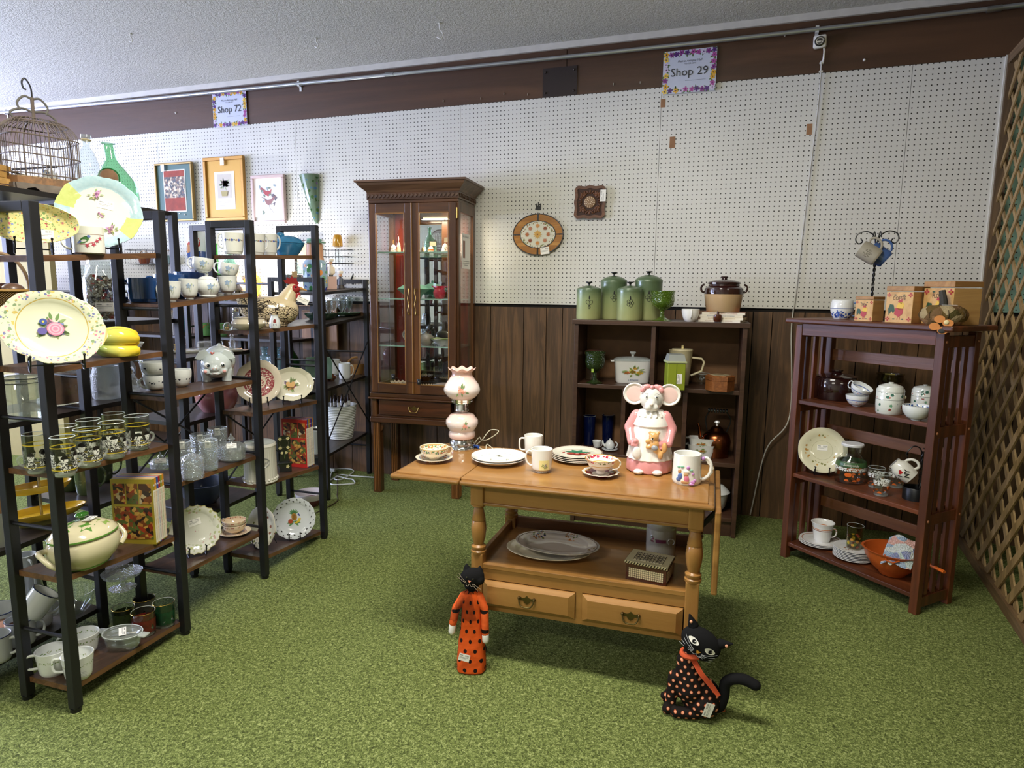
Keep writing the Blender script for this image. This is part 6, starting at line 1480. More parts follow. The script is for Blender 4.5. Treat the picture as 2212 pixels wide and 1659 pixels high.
t_=thing('rice_bowl','rice cup with blue rim lying tilted on top of the other bowl','bowl',group='rice bowls',M_=Matrix.Translation(P+Vector((0,0,hb_*1.0))) @ Matrix.Rotation(toward(P),4,'Z') @ Matrix.Rotation(R(-22),4,'X') @ Matrix.Rotation(R(14),4,'Y'));G().lathe(cupprof(r_*.96,hb_*.95,.55,.002,.004,.12),32).obj('bowl_body',RC,t_);handle(G(),r_*.9,hb_*.35,hb_,-PI/2,.012,.0022).obj('handle',RC,t_)
CHN=deco('d9ddd6',[('band',(.010,.055),['3a6a5a','d9ddd6','d9ddd6','8a3a3a','3a4a5a','d9ddd6','6a9a7a'],48,.33),('lband',(.0605,.062),['4a5a54']),('band',(.066,.09),['3a6a5a','d9ddd6','b86a5a','d9ddd6'],60,.38)])
for i,(cx,by,w_,ty) in enumerate(((1919,896,54,825),(1994,888,50,830))):
    P,r_=kp_(cx,by,K1,w_,.8);t_=thing('ginger_jar',['white porcelain jar with Chinese landscape and domed lid, on the upper bookcase shelf','second white porcelain jar partly behind the right bookcase post'][i],'jar',P,toward(P),'Chinese porcelain jars');h_=hgt(cx,ty,P)
    if i: P -= Vector((.004,0,0))
    G().lathe([(0,0),(r_*.88,0),(r_*.95,.004),(r_,h_*.3),(r_,h_*.68),(r_*.97,h_*.7),(0,h_*.7)],36).obj('jar_body',CHN,t_);G().lathe([(r_*1.0,h_*.705),(r_*1.0,h_*.76),(r_*.85,h_*.88),(r_*.4,h_*.95),(r_*.15,h_*.96),(r_*.2,h_*.985),(r_*.14,h_),(0,h_)],36).obj('domed_lid',CHN,t_)
    G().sphere((0.0,r_+.002,h_*.55),(.005,.005,.008),8).obj('lion_knob',ceramic('c9c0a0'),t_)
P,r_=kp_(1978,911,K1,56,.8);t_=thing('sauce_bowl','shallow white bowl painted blue inside at the right end of the upper shelf','bowl',P,toward(P));G().lathe(cupprof(r_,32*mpp(P),.55,.0025,.004,.15),36).obj('bowl_body',ceramic('d9dddd'),t_);G().lathe([(r_*.9,26*mpp(P)),(r_*.94,30.5*mpp(P))],36).obj('painted_band',deco('d9dddd',[('fill',(),['2a4a8a','4a6aa8'],130,.45)]),t_)
P,r_=kp_(1907,848,K1,54,.8);P+=KN*.05;goblet('amber glass goblet with a yellow note, at the back of the upper shelf',P,r_,hgt(1907,806,P),glass('6a5a28',dens=.12));G().box((r_*.75,-.002,hgt(1907,806,P)*.9),(.001,.045,.028),rz=.1).obj('yellow_note',plain('d8cc70',.7),bpy.data.objects['goblet.002'],smooth=0)
# shelf 2
K2=KZ[2]
P,_=kp_(1772,1024,K2,20,0)
standing('octagonal_plate','cream eight-sided plate with blossom border on a black stand',P,49*mpp(P),deco('dcd8bc',[('ring',(.058,.076),['b88a4a','8a8a5a','dcd8bc','c8a060','dcd8bc'],75,.4),('lring',(.0445,.046),['b8b48e'])]),toward(P)+R(8),16,(8,.035,'oct'),stickpos=(0,.012),stand='small black stand holding the cream octagonal plate',lift=.01,sw=.06)
P,r_=kp_(1835,1046,K2,62,.8);cf=thing('juice_carafe','glass juice carafe with white lid, orange slices and green band','carafe',P,toward(P));h_=hgt(1835,962,P)
t=NT('m_carafe_print');X=t.xyz();vo=t.voro(34);z_=X[2]
m1=t.mul(t.band(z_,.016,.055),t.lt(vo[0],.33));m2=t.mul(t.band(z_,.06,.075),t.gt(t.noise(170,1)[0],.5));m3=t.mul(t.band(z_,.078,.1),1.0)
mk=t.math('MINIMUM',t.add(t.add(m1,m2),m3),1.);col=t.mix(m3,t.mix(m2,lin('d8692a'),lin('e4e4e0')),lin('3a5c34'))
G().lathe([(0,0),(r_*.96,0),(r_,.006),(r_,h_*.5),(r_*.92,h_*.62),(r_*.6,h_*.74),(r_*.56,h_*.8),(r_*.62,h_),(r_*.58,h_),(r_*.52,h_*.8),(r_*.88,h_*.62),(r_*.96,h_*.5),(r_*.96,.008),(0,.008)],36).obj('glass_body',mixclear(t,mk,col),cf)
G().lathe([(0,h_),(r_*.7,h_),(r_*.72,h_+.008),(r_*.68,h_+.012),(0,h_+.012)],32).obj('lid',plain('d8d9dc',.4),cf)
text('lettering','Sunnyside',.016,cyl(r_,.089,.0015),WHITE,cf,shear=.3)
t=NT('m_orange_glass');X=t.xyz();vo=t.voro(38);z_=X[2];m1=t.mul(t.band(z_,.014,.045),t.lt(vo[0],.36));m2=t.mul(t.band(z_,.048,.066),t.gt(t.noise(150,1)[0],.48));
ORG=mixclear(t,t.math('MINIMUM',t.add(m1,m2),1.),t.mix(m2,lin('dc6c26'),lin('e8e8e4')))
for i,(cx,by,ty,w_,lb) in enumerate(((1890,1055,1006,34,'juice glass with oranges, left and behind of the three'),(1902,1073,1020,34,'juice glass with oranges, front of the three'),(1934,1055,1010,32,'juice glass with oranges behind the souvenir mug'))):
    P,r_=kp_(cx,by,K2,w_,.8);tumbler('juice_glass',lb,P,r_,hgt(cx,ty+3,P),ORG,tr=.86,group='orange print juice glasses',bmat=glass('e8f0f0',dens=.2))
# souvenir mug hanging on a black stand
P,r_=kp_(1976,1083,K2,50,.8);st=thing('mug_hanger','black metal single-mug hanger with round base on the middle bookcase shelf','mug stand',P,toward(P));kq=mpp(P)
G().lathe([(0,0),(r_*1.0,0),(r_,26*kq),(r_*.97,27*kq),(r_*.93,24*kq),(r_*.9,4*kq),(0,4*kq)],32).obj('round_base',plain('141618',.35,.3),st)
g=G()
for s_ in (0,2.1,4.2): g.tube([(-.008+.004*math.cos(s_+z*90),.01+.004*math.sin(s_+z*90),z) for z in [.01+i*(100*kq)/50 for i in range(51)]],.0022,5)
g.obj('twisted_stem',BLACKWIRE,st);G().tube(spline([(-.008,.01,98*kq),(0,.0,112*kq),(.01,-.022,116*kq),(.02,-.04,106*kq),(.02,-.046,97*kq),(.02,-.038,93*kq)],5),.0026,6).obj('hook',BLACKWIRE,st)
G().tube(spline([(-.008,.01,90*kq),(-.004,.02,108*kq),(0,.012,113*kq)],5),.0026,6).obj('hook',BLACKWIRE,st)
C_=onv(1951,1012,(P.x,P.y),(P.x-math.sin(toward(P)),P.y+math.cos(toward(P))));qv=Vector((math.cos(toward(P)),math.sin(toward(P)),0));C_+=qv*.03
M_=Matrix.Translation(C_) @ Matrix.Rotation(toward(P),4,'Z') @ Matrix.Rotation(R(-128),4,'X') @ Matrix.Translation((0,0,-.043))
NYM=ceramic('dcdad0');rm=.036;hm2=.086
t_=thing('souvenir_mug','white souvenir mug reading I love NY hanging upside down by its handle','mug',M_=M_)
G().lathe([(0,0),(rm*.72,0),(rm*.74,.012),(rm,.022),(rm*1.03,.05),(rm*.98,.076),(rm*.9,.084),(rm*.9,.086),(rm*.84,.086),(rm*.9,.07),(rm*.95,.03),(0,.02)],40).obj('mug_body',NYM,t_,smooth=50)
G().lathe([(rm*.72,-.0002),(rm*.5,.0),(rm*.48,.006),(0,.006)],30).obj('foot_ring',NYM,t_)
handle(G(),rm,.026,.072,-PI/2,.026,.0055).obj('handle',NYM,t_)
rt=R(38)
def rmp(u,v):
    uu,vv=u*math.cos(PI+rt)-v*math.sin(PI+rt),u*math.sin(PI+rt)+v*math.cos(PI+rt);r0=rm*1.035+.0006
    return (r0*math.cos(uu/r0),r0*math.sin(uu/r0),.05+vv)
BKT=plain('1c1c1c',.4)
text('letter_I','I',.024,lambda u,v: rmp(u-.017,v+.013),BKT,t_,bold=.0008);text('letters_NY','NY',.025,lambda u,v: rmp(u-.001,v-.011),BKT,t_,bold=.0008)
G().flat([(.0085*math.sin(a)**3*1.15+.002,.0125+.0085*(13*math.cos(a)-5*math.cos(2*a)-2*math.cos(3*a)-math.cos(4*a))/14) for a in [2*PI*i/26 for i in range(26)]],rmp).obj('red_heart',plain('b8222a',.3),t_,smooth=0)
# bottom shelf
K3=KZ[3]
P,r_=kp_(1771,1187,K3,84,.85)
RB=deco('dcdcda',[('lring',(r_*.86,r_*.90),['a8704a'])])
for i in range(3):
    t_=thing('side_plate',['bottom plate under the brown-banded white cup','middle plate under the brown-banded white cup','white plate with brown ring directly under the cup'][i],'plate',P+Vector((-.002*(2-i),0,i*.0062)),toward(P),'brown-ringed plates');platef(G(),r_,.012,th=.003,well=.66).obj('plate_body',RB,t_)
P2=P+Vector((.004,-.004,.0165));kq=mpp(P2);t_=cup('mug','white cup with brown and orange bands standing on the ringed plates','mug',P2,22*kq,43*kq,deco('e0e0de',[('lband',(27*kq,28.5*kq),['8a4a2a']),('lband',(30*kq,31.5*kq),['c87a3a'])]),90,tr=.72,out=.018,hr=.0035,h0=.3,h1=.72,flare=.15)
P,r_=kp_(1841,1217,K3,80,.85)
for i in range(7):
    t_=thing('saucer',['lowest saucer of the tall stack on the bottom shelf','second saucer in the tall stack','third saucer in the tall stack','fourth saucer in the tall stack','fifth saucer in the tall stack','sixth saucer in the tall stack','top saucer of the tall stack, printed with brown leaves'][i]+('' if i in (0,6) else ' on the bottom shelf'),'saucer',P+Vector((0,0,i*.0068)),toward(P),'stack of white saucers');platef(G(),r_,.011,th=.0032,well=.7).obj('plate_body',deco('d6d6d4',[('ball',(.02,-.02,.006,.022),['8a5a3a','a87a4a','7a7a78'],110,.45)]) if i == 6 else ceramic('d6d6d4'),t_)
P2=P+Vector((0,0,6*.0068+.0045));t=NT('m_fruit_glass');vo=t.voro(60);X=t.xyz();hh_=t.xyz(vo[1])[0]
FRG=mixclear(t,t.mul(t.lt(vo[0],.4),t.band(X[2],.012,.06)),t.ramp(hh_,[(0,lin('c8b02c')),(.3,lin('8a3a2a')),(.6,lin('5a6a2a')),(.8,lin('b8863a'))],True),'c8bca0')
tumbler('tumbler','glass with yellow fruit print standing on the saucer stack',P2,17*mpp(P2),52*mpp(P2),FRG,tr=.84,bmat=glass('d8d8d0',dens=.25))
P,r_=kp_(1925,1254,K3,112,.75);co_=thing('colander','orange plastic colander with long handle on the bottom bookcase shelf','colander',P,toward(P));OP=plain('b4531c',.4,coat=.2);hc=54*mpp(P)
G().lathe([(0,0),(r_*.45,.002),(r_*.48,.01),(r_*.75,hc*.35),(r_*.92,hc*.7),(r_*.98,hc),(r_*1.05,hc*1.02),(r_*.97,hc*1.02),(r_*.88,hc*.7),(r_*.7,hc*.36),(0,.012)],44,fx=lambda r,a,z: (r*math.cos(a),r*math.sin(a)*(1+.07*max(0,-math.sin(a))**6 if z > hc*.6 else 1),z)).obj('bowl',OP,co_)
G().tube([(.5*r_,-.3*r_,hc*.96),(r_*1.08,-.22*r_,hc*.9),(r_*1.1,0,hc*.86),(r_*.98,.2*r_,hc*.93)],.0035,6).obj('hook_loop',OP,co_)
hd_=Vector(onz(2040,1236,K3+hc*.92));lc=Matrix.Rotation(-toward(P),3,'Z') @ (hd_-P);G().tube([(lc.x*.3,lc.y*.45,hc*.98),(lc.x,lc.y,hc*.92)],.009,8,flat=.7).obj('handle',plain('d86a24',.4,coat=.2),co_)
t=NT('m_variegated_crochet');vo=t.voro(26);h=t.xyz(vo[1])[0];n2=t.voro(230)[0]
CRO=t.done(t.bsdf(t.mix(t.mul(n2,.5),t.ramp(h,[(0,lin('cfd8d8')),(.28,lin('6a78b0')),(.45,lin('d8988c')),(.62,lin('b8cfc8')),(.85,lin('8aa8c8'))],True),lin('d4d4d0')),.95,normal=t.bump(n2,.006),spec=.05))
cl=thing('crochet_cloth','pink, blue and white crocheted dishcloth draped over the orange colander','dishcloth',P,toward(P));vs=[];N_=15
for i in range(N_):
    for j in range(N_):
        u=i/(N_-1)*2-1;v=j/(N_-1)*2-1
        y_=.012+u*.055+v*.012;zz=hc*1.02+.024+v*.035+.006*math.sin(u*4)*math.cos(v*3)-.012*u*u;x_=r_*.55-v*.055+.012*u
        vs.append((x_,y_+.01,zz-.012*(1-v)*.5))
g=G();b2=[(x-.004,y,z+.004) for x,y,z in vs];n0=len(vs)
g.add(vs+b2,[(i*N_+j,i*N_+j+1,(i+1)*N_+j+1,(i+1)*N_+j) for i in range(N_-1) for j in range(N_-1)]+[(n0+i*N_+j,n0+(i+1)*N_+j,n0+(i+1)*N_+j+1,n0+i*N_+j+1) for i in range(N_-1) for j in range(N_-1)]);g.obj('cloth',CRO,cl)
G().lathe([(0,-.0015),(.009,-.0015),(.009,.0015),(0,.0015)],16,fx=lambda r,a,z: (r_*.86+z+.02,r*math.cos(a)-.01,r*math.sin(a)+hc*.82)).obj('button',plain('d9dcd8',.4),cl)
# ================================================================ in the curio cabinet
def bell(label,u,v,z,r,h,mt,hmt):
    P=qloc(u,v,z);t_=thing('bell',label,'bell',P,toward(P),'bells in the curio cabinet')
    G().lathe([(r,0),(r*.96,.003),(r*.8,h*.3),(r*.6,h*.52),(r*.25,h*.62),(0,h*.63),(0,h*.58),(r*.5,h*.5),(r*.9,.002)],24).obj('bell_body',mt,t_);G().lathe([(0,h*.62),(r*.14,h*.62),(r*.1,h*.7),(r*.22,h*.85),(r*.1,h),(0,h)],12).obj('handle',hmt,t_);return t_
BW=deco('e8d8c4',[('band',(.006,.03),['a8444a','5a7a5a','e8d8c4','8a5a4a'],120,.4)])
for i,(u,r,h,mt,hm_,lb) in enumerate(((.11,.021,.075,BW,metal('c08a3a',.3),'china bell with gold loop, leftmost on the top glass shelf'),(.145,.014,.095,plain('d8b88a',.3),plain('c8a8a0',.3),'narrow amber bell with tall handle on the top glass shelf'),(.195,.022,.095,BW,plain('c8a8a0',.3),'flowered china bell with tall handle, left door'),(.355,.02,.055,deco('e8dcc8',[('lband',(.008,.018),['c8602a'])]),plain('e8dcc8',.4),'white bell with an orange band behind the right door'),(.445,.024,.08,BW,plain('e0d0c0',.4),'china bell with printed verse near the right door edge'),(.485,.022,.085,BW,plain('e0d0c0',.4),'rightmost china bell on the top glass shelf'))):
    t_=bell(lb,u,.11,QZ[0]+.0005,r,h,mt,hm_)
    if i in (3,4): G().box((.012,.012,h*.9),(.001,.036,.026)).obj('price_card',plain('e8cfa8',.6),t_,smooth=0)
AQ=glass('8fc8b4',dens=.45,rel=('v',90,.003),gloss=1.4,name='m_aqua_opal_glass')
P=qloc(.225,.14,QZ[1]+.0005);t_=thing('candy_dish','large pale aqua iridescent diamond-shaped covered dish on the middle glass shelf','dish',P,toward(P))
G().lathe([(0,0),(.045,0),(.05,.006),(.055,.02),(.10,.055),(.101,.058),(.09,.056),(0,.02)],12).obj('dish_base',AQ,t_,smooth=30);G().lathe([(.098,.059),(.06,.082),(.02,.096),(.008,.1),(.01,.108),(.007,.116),(0,.117)],12).obj('lid',AQ,t_,smooth=30)
PKG=glass('e0506a',dens=.4,rel=('v',110,.003),gloss=1.4,name='m_cranberry_glass')
for i,(u,v) in enumerate(((.40,.13),(.50,.12))):
    P=qloc(u,v,QZ[1]+.0005);t_=thing('ruffled_vase',['cranberry pink ruffled glass vase behind the right door','second cranberry ruffled glass vase against the cabinet side'][i],'vase',P,toward(P),'cranberry vases')
    G().lathe([(0,0),(.024,0),(.036,.02),(.038,.04),(.03,.058),(.035,.07),(.046,.078),(.043,.076),(.028,.058),(.034,.04),(0,.004)],60,fx=lambda r,a,z: (r*math.cos(a)*(1+(.12*math.cos(9*a) if z > .062 else 0)),r*math.sin(a)*(1+(.12*math.cos(9*a) if z > .062 else 0)),z)).obj('vase_body',PKG,t_)
P=qloc(.43,.14,QZ[2]+.0005);t_=thing('leaf_dish','white china dish with green leaf rim on the lowest glass shelf','dish',P,toward(P));LD_=deco('c8c6c2',[('lband',(.038,.08),['b8c88a'])])
G().lathe([(0,0),(.04,0),(.045,.008),(.075,.034),(.088,.044),(.083,.043),(.04,.01),(0,.008)],60,fx=lambda r,a,z: (r*math.cos(a)*.8,r*math.sin(a)*(1+.06*math.cos(7*a)),z+.004*math.cos(5*a)*(r/.09))).obj('dish_body',LD_,t_)
P=qloc(.19,.15,QZ[2]);standing('flowered_plate','small plate with red and yellow flower standing on the lowest glass shelf',P,.042,deco('c8c4bc',[('ring',(0,.006),['d8c83c'],200,.5),('ring',(.006,.02),['b83a2a','d8602a'],110,.6),('ring',(.022,.038),['3a5a8a','6a8a5a','c8c4bc'],110,.45)]),toward(P),15)
P=qloc(.30,.16,QZ[2]+.0005);t_=thing('sugar_pot','grey-beige lidded china pot in the middle of the lowest glass shelf','pot',P,toward(P));G().lathe([(0,0),(.03,0),(.045,.02),(.045,.05),(.035,.062),(.02,.07),(.006,.072),(.008,.08),(0,.082)],32).obj('pot_body',ceramic('a89c8c'),t_)
SHL=plain('e0c8ac',.4,var=.12)
for i,(u,s_) in enumerate(((.15,.075),(.31,.05))):
    P=qloc(u,.13,Z0+.0125);t_=thing('shell_dish',['long ribbed cream shell dish on the cabinet floor, left','smaller ribbed cream shell on the cabinet floor, middle'][i],'dish',P,toward(P))
    G().lathe([(0,0),(s_*.5,0),(s_*.75,s_*.25),(s_,s_*.55),(s_*.96,s_*.56),(s_*.6,s_*.15),(0,.006)],72,fx=lambda r,a,z: (r*math.cos(a)*.7*(1+.05*math.cos(18*a)),r*math.sin(a)*(1+.05*math.cos(18*a)),z*(1+.12*math.cos(18*a)))).obj('shell_body',SHL,t_)
P=qloc(.43,.15,Z0+.0125);t_=thing('lidded_tray','long pinkish marbled lidded tray on the cabinet floor, right','tray',P,toward(P));MRB=wood('b89c94','e0ccc4',1,14,.3,coat=.3)
G().box((0,0,.014),(.12,.18,.028),bev=.006).obj('tray_body',MRB,t_);G().lathe([(0,.046),(.04,.042),(.07,.028),(0,.028)],32,sx=.75,sy=1.2).obj('domed_lid',MRB,t_)
cl_=thing('lock_sensor','black puck lights joined by a thin black cord on the cabinet doors','sensor',qloc(0,0,0),QRZ)
for u,z in ((.158,.746),(.325,.722)):
    g=G().box((u,-.027,z),(.024,.010,.034),bev=.005);o_=g.obj('black_puck',plain('101012',.4),cl_);G().lathe([(.003,0),(.004,.0006),(0,.0006)],12,fx=lambda r,a,zz: (r*math.cos(a)+u,-.0325-zz,r*math.sin(a)+z)).obj('ring_mark',plain('8a8a8a',.4),o_)
G().tube(spline([(.17,-.025,.742),(.22,-.028,.728),(.27,-.028,.718),(.315,-.026,.716)],5),.001,5).obj('cord',BLACKWIRE,cl_);G().tube([(.337,-.026,.722),(.44,-.025,.724)],.001,5).obj('cord',BLACKWIRE,cl_)
# ================================================================ on the front ladder shelf
def lineA(f=.5):
    "long axis of the front row at depth fraction f (0 = aisle side)"
    d=Vector((ADV[0],ADV[1]))*f;a=Vector(AF[0])+d;b=Vector(AF[3])+d;return ((a.x,a.y),(b.x,b.y))
def bayA(Y): return 0 if Y < AF[1][1] else (1 if Y < AF[2][1] else 2)
def putA(cx,bay,k,w_,f=.5,by=None,back=.85):
    "item on row A: shelf k of a bay; near eye level use the shelf axis, lower down the pixel of the base"
    if by is None:
        (a,b)=lineA(f);P=onv(cx,600,a,b)
        for _ in range(2): y_=pyat(P,zA(bay,k,P.y));P=onv(cx,y_,a,b)
        P.z=zA(bay,k,P.y);return P,w_/2*mpp(P)
    z=zA(bay,k,(AF[bay][1]+AF[bay+1][1])/2)
    for _ in range(3): P,r_=base(cx,by,z,w_,back);z=zA(bay,k,P.y)
    return P,r_
def pyat(P,z):
    v=Vector((P[0],P[1],z))-CAM;return 829.5-FPX*v.dot(CU)/v.dot(CF)
AZA=0.03
# ---- top board, near bay
P,_=putA(72,0,0,0,.45);P.y+=0
CHZ=deco('e6dc9a',[('fill',(),['c8707a','7a86c0','d88a4a','8aa86a','e0c060','8a9ac8','b85a5a'],105,.34),('fill',(),['8aa86a','e6dc9a','9ab070','e6dc9a'],190,.34)])
standing('serving_tray','yellow floral chintz tray with clipped corners, standing leftmost on the top board',P,86*mpp(P),CHZ,toward(P)+R(4),8,(8,.045,'oct'),sy=.50,h=.024,stickpos=(.028,-.028,.001,0),stand='black wire stand under the yellow chintz tray',sw=.085,lift=.028,well=.8,cat='tray')
P,_=putA(224,0,0,0,.62)
def m_plate3():
    t=NT('m_blue_edge_plate');X=t.xyz();r=t.math('POWER',t.add(t.mul(X[0],X[0]),t.mul(X[1],X[1])),.5);an=t.math('ARCTAN2',X[1],X[0])
    n_=t.noise(70,3,.7)[0];rr_=t.add(r,t.mul(t.sub(n_,.5),.012))
    col=t.mix(t.gt(rr_,.083),lin('e6e3d4'),t.mix(n_,lin('8fb6c4'),lin('c8dadc')))
    side=t.lt(t.math('ABSOLUTE',t.add(t.math('SINE',t.add(an,.35)),0)),.32)
    col=t.mix(t.mul(side,t.gt(rr_,.072)),col,t.mix(n_,lin('b8c46a'),lin('d0d68c')))
    return t.done(t.bsdf(col,.1,coat=.5))
t_=standing('serving_plate','large white plate with blue and green scalloped border and pink flowers on the top board',P,80*mpp(P),m_plate3(),toward(P)-R(6),12,(10,.022,'brac'),sy=.95,h=.02,stickpos=(.012,.028,0,-4),stand='black wire stand under the blue-bordered plate',sw=.1,lift=.016,well=.74,roll=-8)
for cx,cy,s_,sd in ((-.018,.055,.026,1),(.002,-.008,.014,2),(.035,-.05,.024,3)): bouquet(t_,cx,cy,s_,.012,['c88ac0','d8a8d0','a86a9a','b8b080'],sd,'7a8a4a',8,'pink_flower_print')
P,_=putA(193,0,0,64,.16);kq=mpp(P);MB=deco('dcdcd2',[('lband',(.0555*1.0,.0572),['8a6a5a']),('lband',(.001,.003),['8a6a5a'])])
t_=cup('mug','white mug with green bird and red blossoms on the top board','mug',P,30*kq,57*kq,MB,-95,tr=1.02,out=.026,hr=.0035,h0=.18,h1=.72,fillet=.03)
mp=cyl(30*kq*1.01,0,.0012,.02);g=G();c0=28*kq
g.cur=0;g.flat([(-.028,c0-.006),(-.018,c0+.006),(-.006,c0+.012),(.002,c0+.010),(.0,c0-.0),(-.010,c0-.008),(-.020,c0-.010)],mp)
g.cur=1;g.disc(.001,c0+.011,.0045,.004,mp,10);g.disc(-.024,c0-.006,.007,.003,mp,8,.5)
g.cur=2;g.strip([(-.024,c0-.012),(-.008,c0-.013),(.004,c0-.008),(.018,c0-.004),(.03,c0+.003)],.0012,mp)
for x,y in ((-.004,-.016),(.012,-.012),(.022,-.002),(.032,.006)): g.flat(star(x,c0+y,.0075,5,.4,x*90),mp)
g.obj('bird_print',[plain('4a7a44',.3),plain('6a7ab8',.3),plain('b8485a',.3)],t_,smooth=0)
# ---- second board, near bay
P,_=putA(122,0,1,0,by=800,f=.5,back=0)
PLT=deco('dedfc4',[('ring',(.084,.118),['8aa07a','d88aa0','7a80b0','dedfc4','c8b870','a8b890','dedfc4'],130,.42),('lring',(.080,.0825),['c8b060']),('lring',(.121,.126),['d8c078']),('ring',(.084,.12),['d8c070','dedfc4','dedfc4','8aa07a'],60,.3)])
t_=standing('platter','large cream platter with rose bouquet and scrolled gilt border on the second board',P,98*mpp(P),PLT,toward(P)+R(6),16,(8,.028,'brac'),sy=.80,h=.022,stand='black scrolled wire stand holding the rose platter',sw=.12,lift=.018,well=.68,roll=-14)
bouquet(t_,-.002,0,.046,.0088,['8a80b8','d8a0b0','7a8ab8','c88a9a'],5,'6a8a50',16,'bouquet_print')
g=G()
for k in range(5):
    g.cur=k % 2;g.disc(.006,-.002,.020-.0036*k,.019-.0034*k,lambda u,v: (u,v,.0122+.0002*k),16)
g.cur=2;g.disc(-.022,-.014,.011,.010,lambda u,v: (u,v,.0122),14);g.cur=3;g.disc(-.024,.012,.009,.009,lambda u,v: (u,v,.0123),12);g.cur=4;g.disc(-.024,.012,.003,.003,lambda u,v: (u,v,.0128),8)
g.obj('rose_print',[plain(c,.25) for c in ('d88aa4','e8b4c4','6a60a0','4a5c9a','d8c060')],t_,smooth=0)
P,r_=putA(258,0,1,84,by=771,back=.5);bj=thing('banana_jar','ceramic banana-bunch jar, yellow and green, beside the rose platter','jar',P,toward(P)+R(4));kq=mpp(P)
t=NT('m_banana_glaze');X=t.xyz();f=t.add(t.mul(X[1],1/(84*kq)),.5)
BAN=t.done(t.bsdf(t.ramp(f,[(.05,lin('8fae5a')),(.28,lin('c8cc6a')),(.55,lin('e8d458')),(.9,lin('ecc92c'))]),.1,coat=.6))
for i,(dx,dz,rr_,sg) in enumerate(((0,12,15,1),(.010,17,14,1),(-.014,30,17,1),(.006,38,17,1),(-.02,46,13,1))):
    pts=[(dx+.018*math.sin(PI*t_0)+(.0 if i else 0),(-38+76*t_0)*kq,(dz-3+7*math.sin(PI*t_0)*(1 if i > 1 else -1)+(8-8*t_0 if i < 2 else 0))*kq) for t_0 in [j/14 for j in range(15)]]
    g=G().tube(pts,lambda t: rr_*kq*(.35+.75*math.sin(PI*min(1,.12+t*.8))**.8)*(.55 if t > .97 else 1),12)
    zmn=min(v[2] for v in g.v)
    if zmn < 0: g.v=[(a,b,max(0,c)) for a,b,c in g.v]
    g.obj('banana',BAN,bj)
G().tube([(.002,-44*kq,20*kq),(.002,-36*kq,24*kq)],6*kq,8).obj('stalk',ceramic('8aa858'),bj)
G().sphere((.022,-4*kq,24*kq),(.006,24*kq,5*kq),14).obj('green_pod',ceramic('9ab46a'),bj)
P,r_=putA(330,0,1,40,by=762,back=.3);P.x=min(P.x,-1.50);tumbler('candy_dish','low clear cut-glass dish behind the banana jar',P,.045,.03,CUT,tr=.6,cat='dish')
# ---- third board: portrait mugs
def m_portrait(seed):
    "black and white portrait heads between two yellow lines on clear glass"
    t=NT('m_portrait_glass');X=t.xyz();an=t.math('ARCTAN2',X[1],X[0]);r0=.033
    u=t.mul(an,r0);cell=.036;off=.3*seed
    k_=t.math('FLOOR',t.add(t.mul(u,1/cell),off));fu=t.mul(t.sub(t.math('FRACT',t.add(t.mul(u,1/cell),off)),.5),cell)
    vz=t.sub(X[2],t.add(.054,t.mul(t.math('SINE',t.mul(k_,2.4)),.008)))
    def ell(cx,cz,a,b): 
        x_=t.mul(t.sub(fu,cx),1/a);z_=t.mul(t.sub(vz,cz),1/b);return t.lt(t.add(t.mul(x_,x_),t.mul(z_,z_)),1)
    n_=t.noise(260,2)[0];n2=t.noise(300,1)[0]
    head=ell(0,0,.0085,.0115);sh=ell(0,-.0215,.0145,.0115);hair=ell(0,.0045,.0098,.0115)
    mk=t.math('MAXIMUM',t.math('MAXIMUM',head,sh),hair)
    col=t.mix(t.gt(n_,.58),lin('e4e4dc'),lin('201d1b'))
    col=t.mix(t.mul(hair,t.gt(vz,.005)),col,lin('1a1716'));col=t.mix(t.mul(sh,t.gt(n2,.5)),col,lin('2a2726'))
    ly=t.math('MAXIMUM',t.band(X[2],.021,.0232),t.band(X[2],.084,.0862))
    col=t.mix(ly,col,lin('d8c030'));return mixclear(t,t.math('MAXIMUM',mk,ly),col,'e8ebe2')
PM=[m_portrait(k) for k in range(4)]
lb=['nearest front','second front','third front','fourth front','fifth front, farthest right,','nearest back','middle back','farthest back']
for i,(cx,by,ty,w_) in enumerate(((85,1026,930,52),(142,1033,937,50),(194,1012,920,55),(247,994,906,53),(300,975,892,50),(146,1004,914,50),(197,990,900,48),(250,968,887,46))):
    P,r_=putA(cx,0,2,w_,by=by,back=.9);h_=hgt(cx,ty+3,P)*.97
    t_=thing('portrait_mug','glass mug with printed portraits and yellow lines, %s in the row' % lb[i],'glass mug',P,toward(P)+i*.9,'portrait print glass mugs')
    rr_=r_*.95
    G().lathe([(0,.003),(rr_*.80,0),(rr_*.84,.003),(rr_*.84,.008),(rr_*.98,.012),(rr_,.02),(rr_,h_),(rr_*.95,h_),(rr_*.93,.02),(rr_*.8,.014),(0,.012)],40).obj('glass_body',PM[i % 4],t_)
    G().lathe([(0,.002),(rr_*.78,.002),(rr_*.8,.008),(0,.011)],24).obj('thick_base',glass('d8dfd8',dens=.35,gloss=1.5),t_)
    G().tube([(rr_*.975*math.cos(a),rr_*.975*math.sin(a),h_) for a in [2*PI*j/36 for j in range(36)]],.0011,5,closed=True).obj('rim',RIMG,t_)
    ha=-toward(P)-i*.9+R(-118 if i == 0 else 120)+toward(P)*1.0;handle(G(),rr_*.98,h_*.18,h_*.42,ha if i else -2.0,.018,.004).obj('handle',glass('e6ebe4',dens=.2,gloss=1.5),t_)
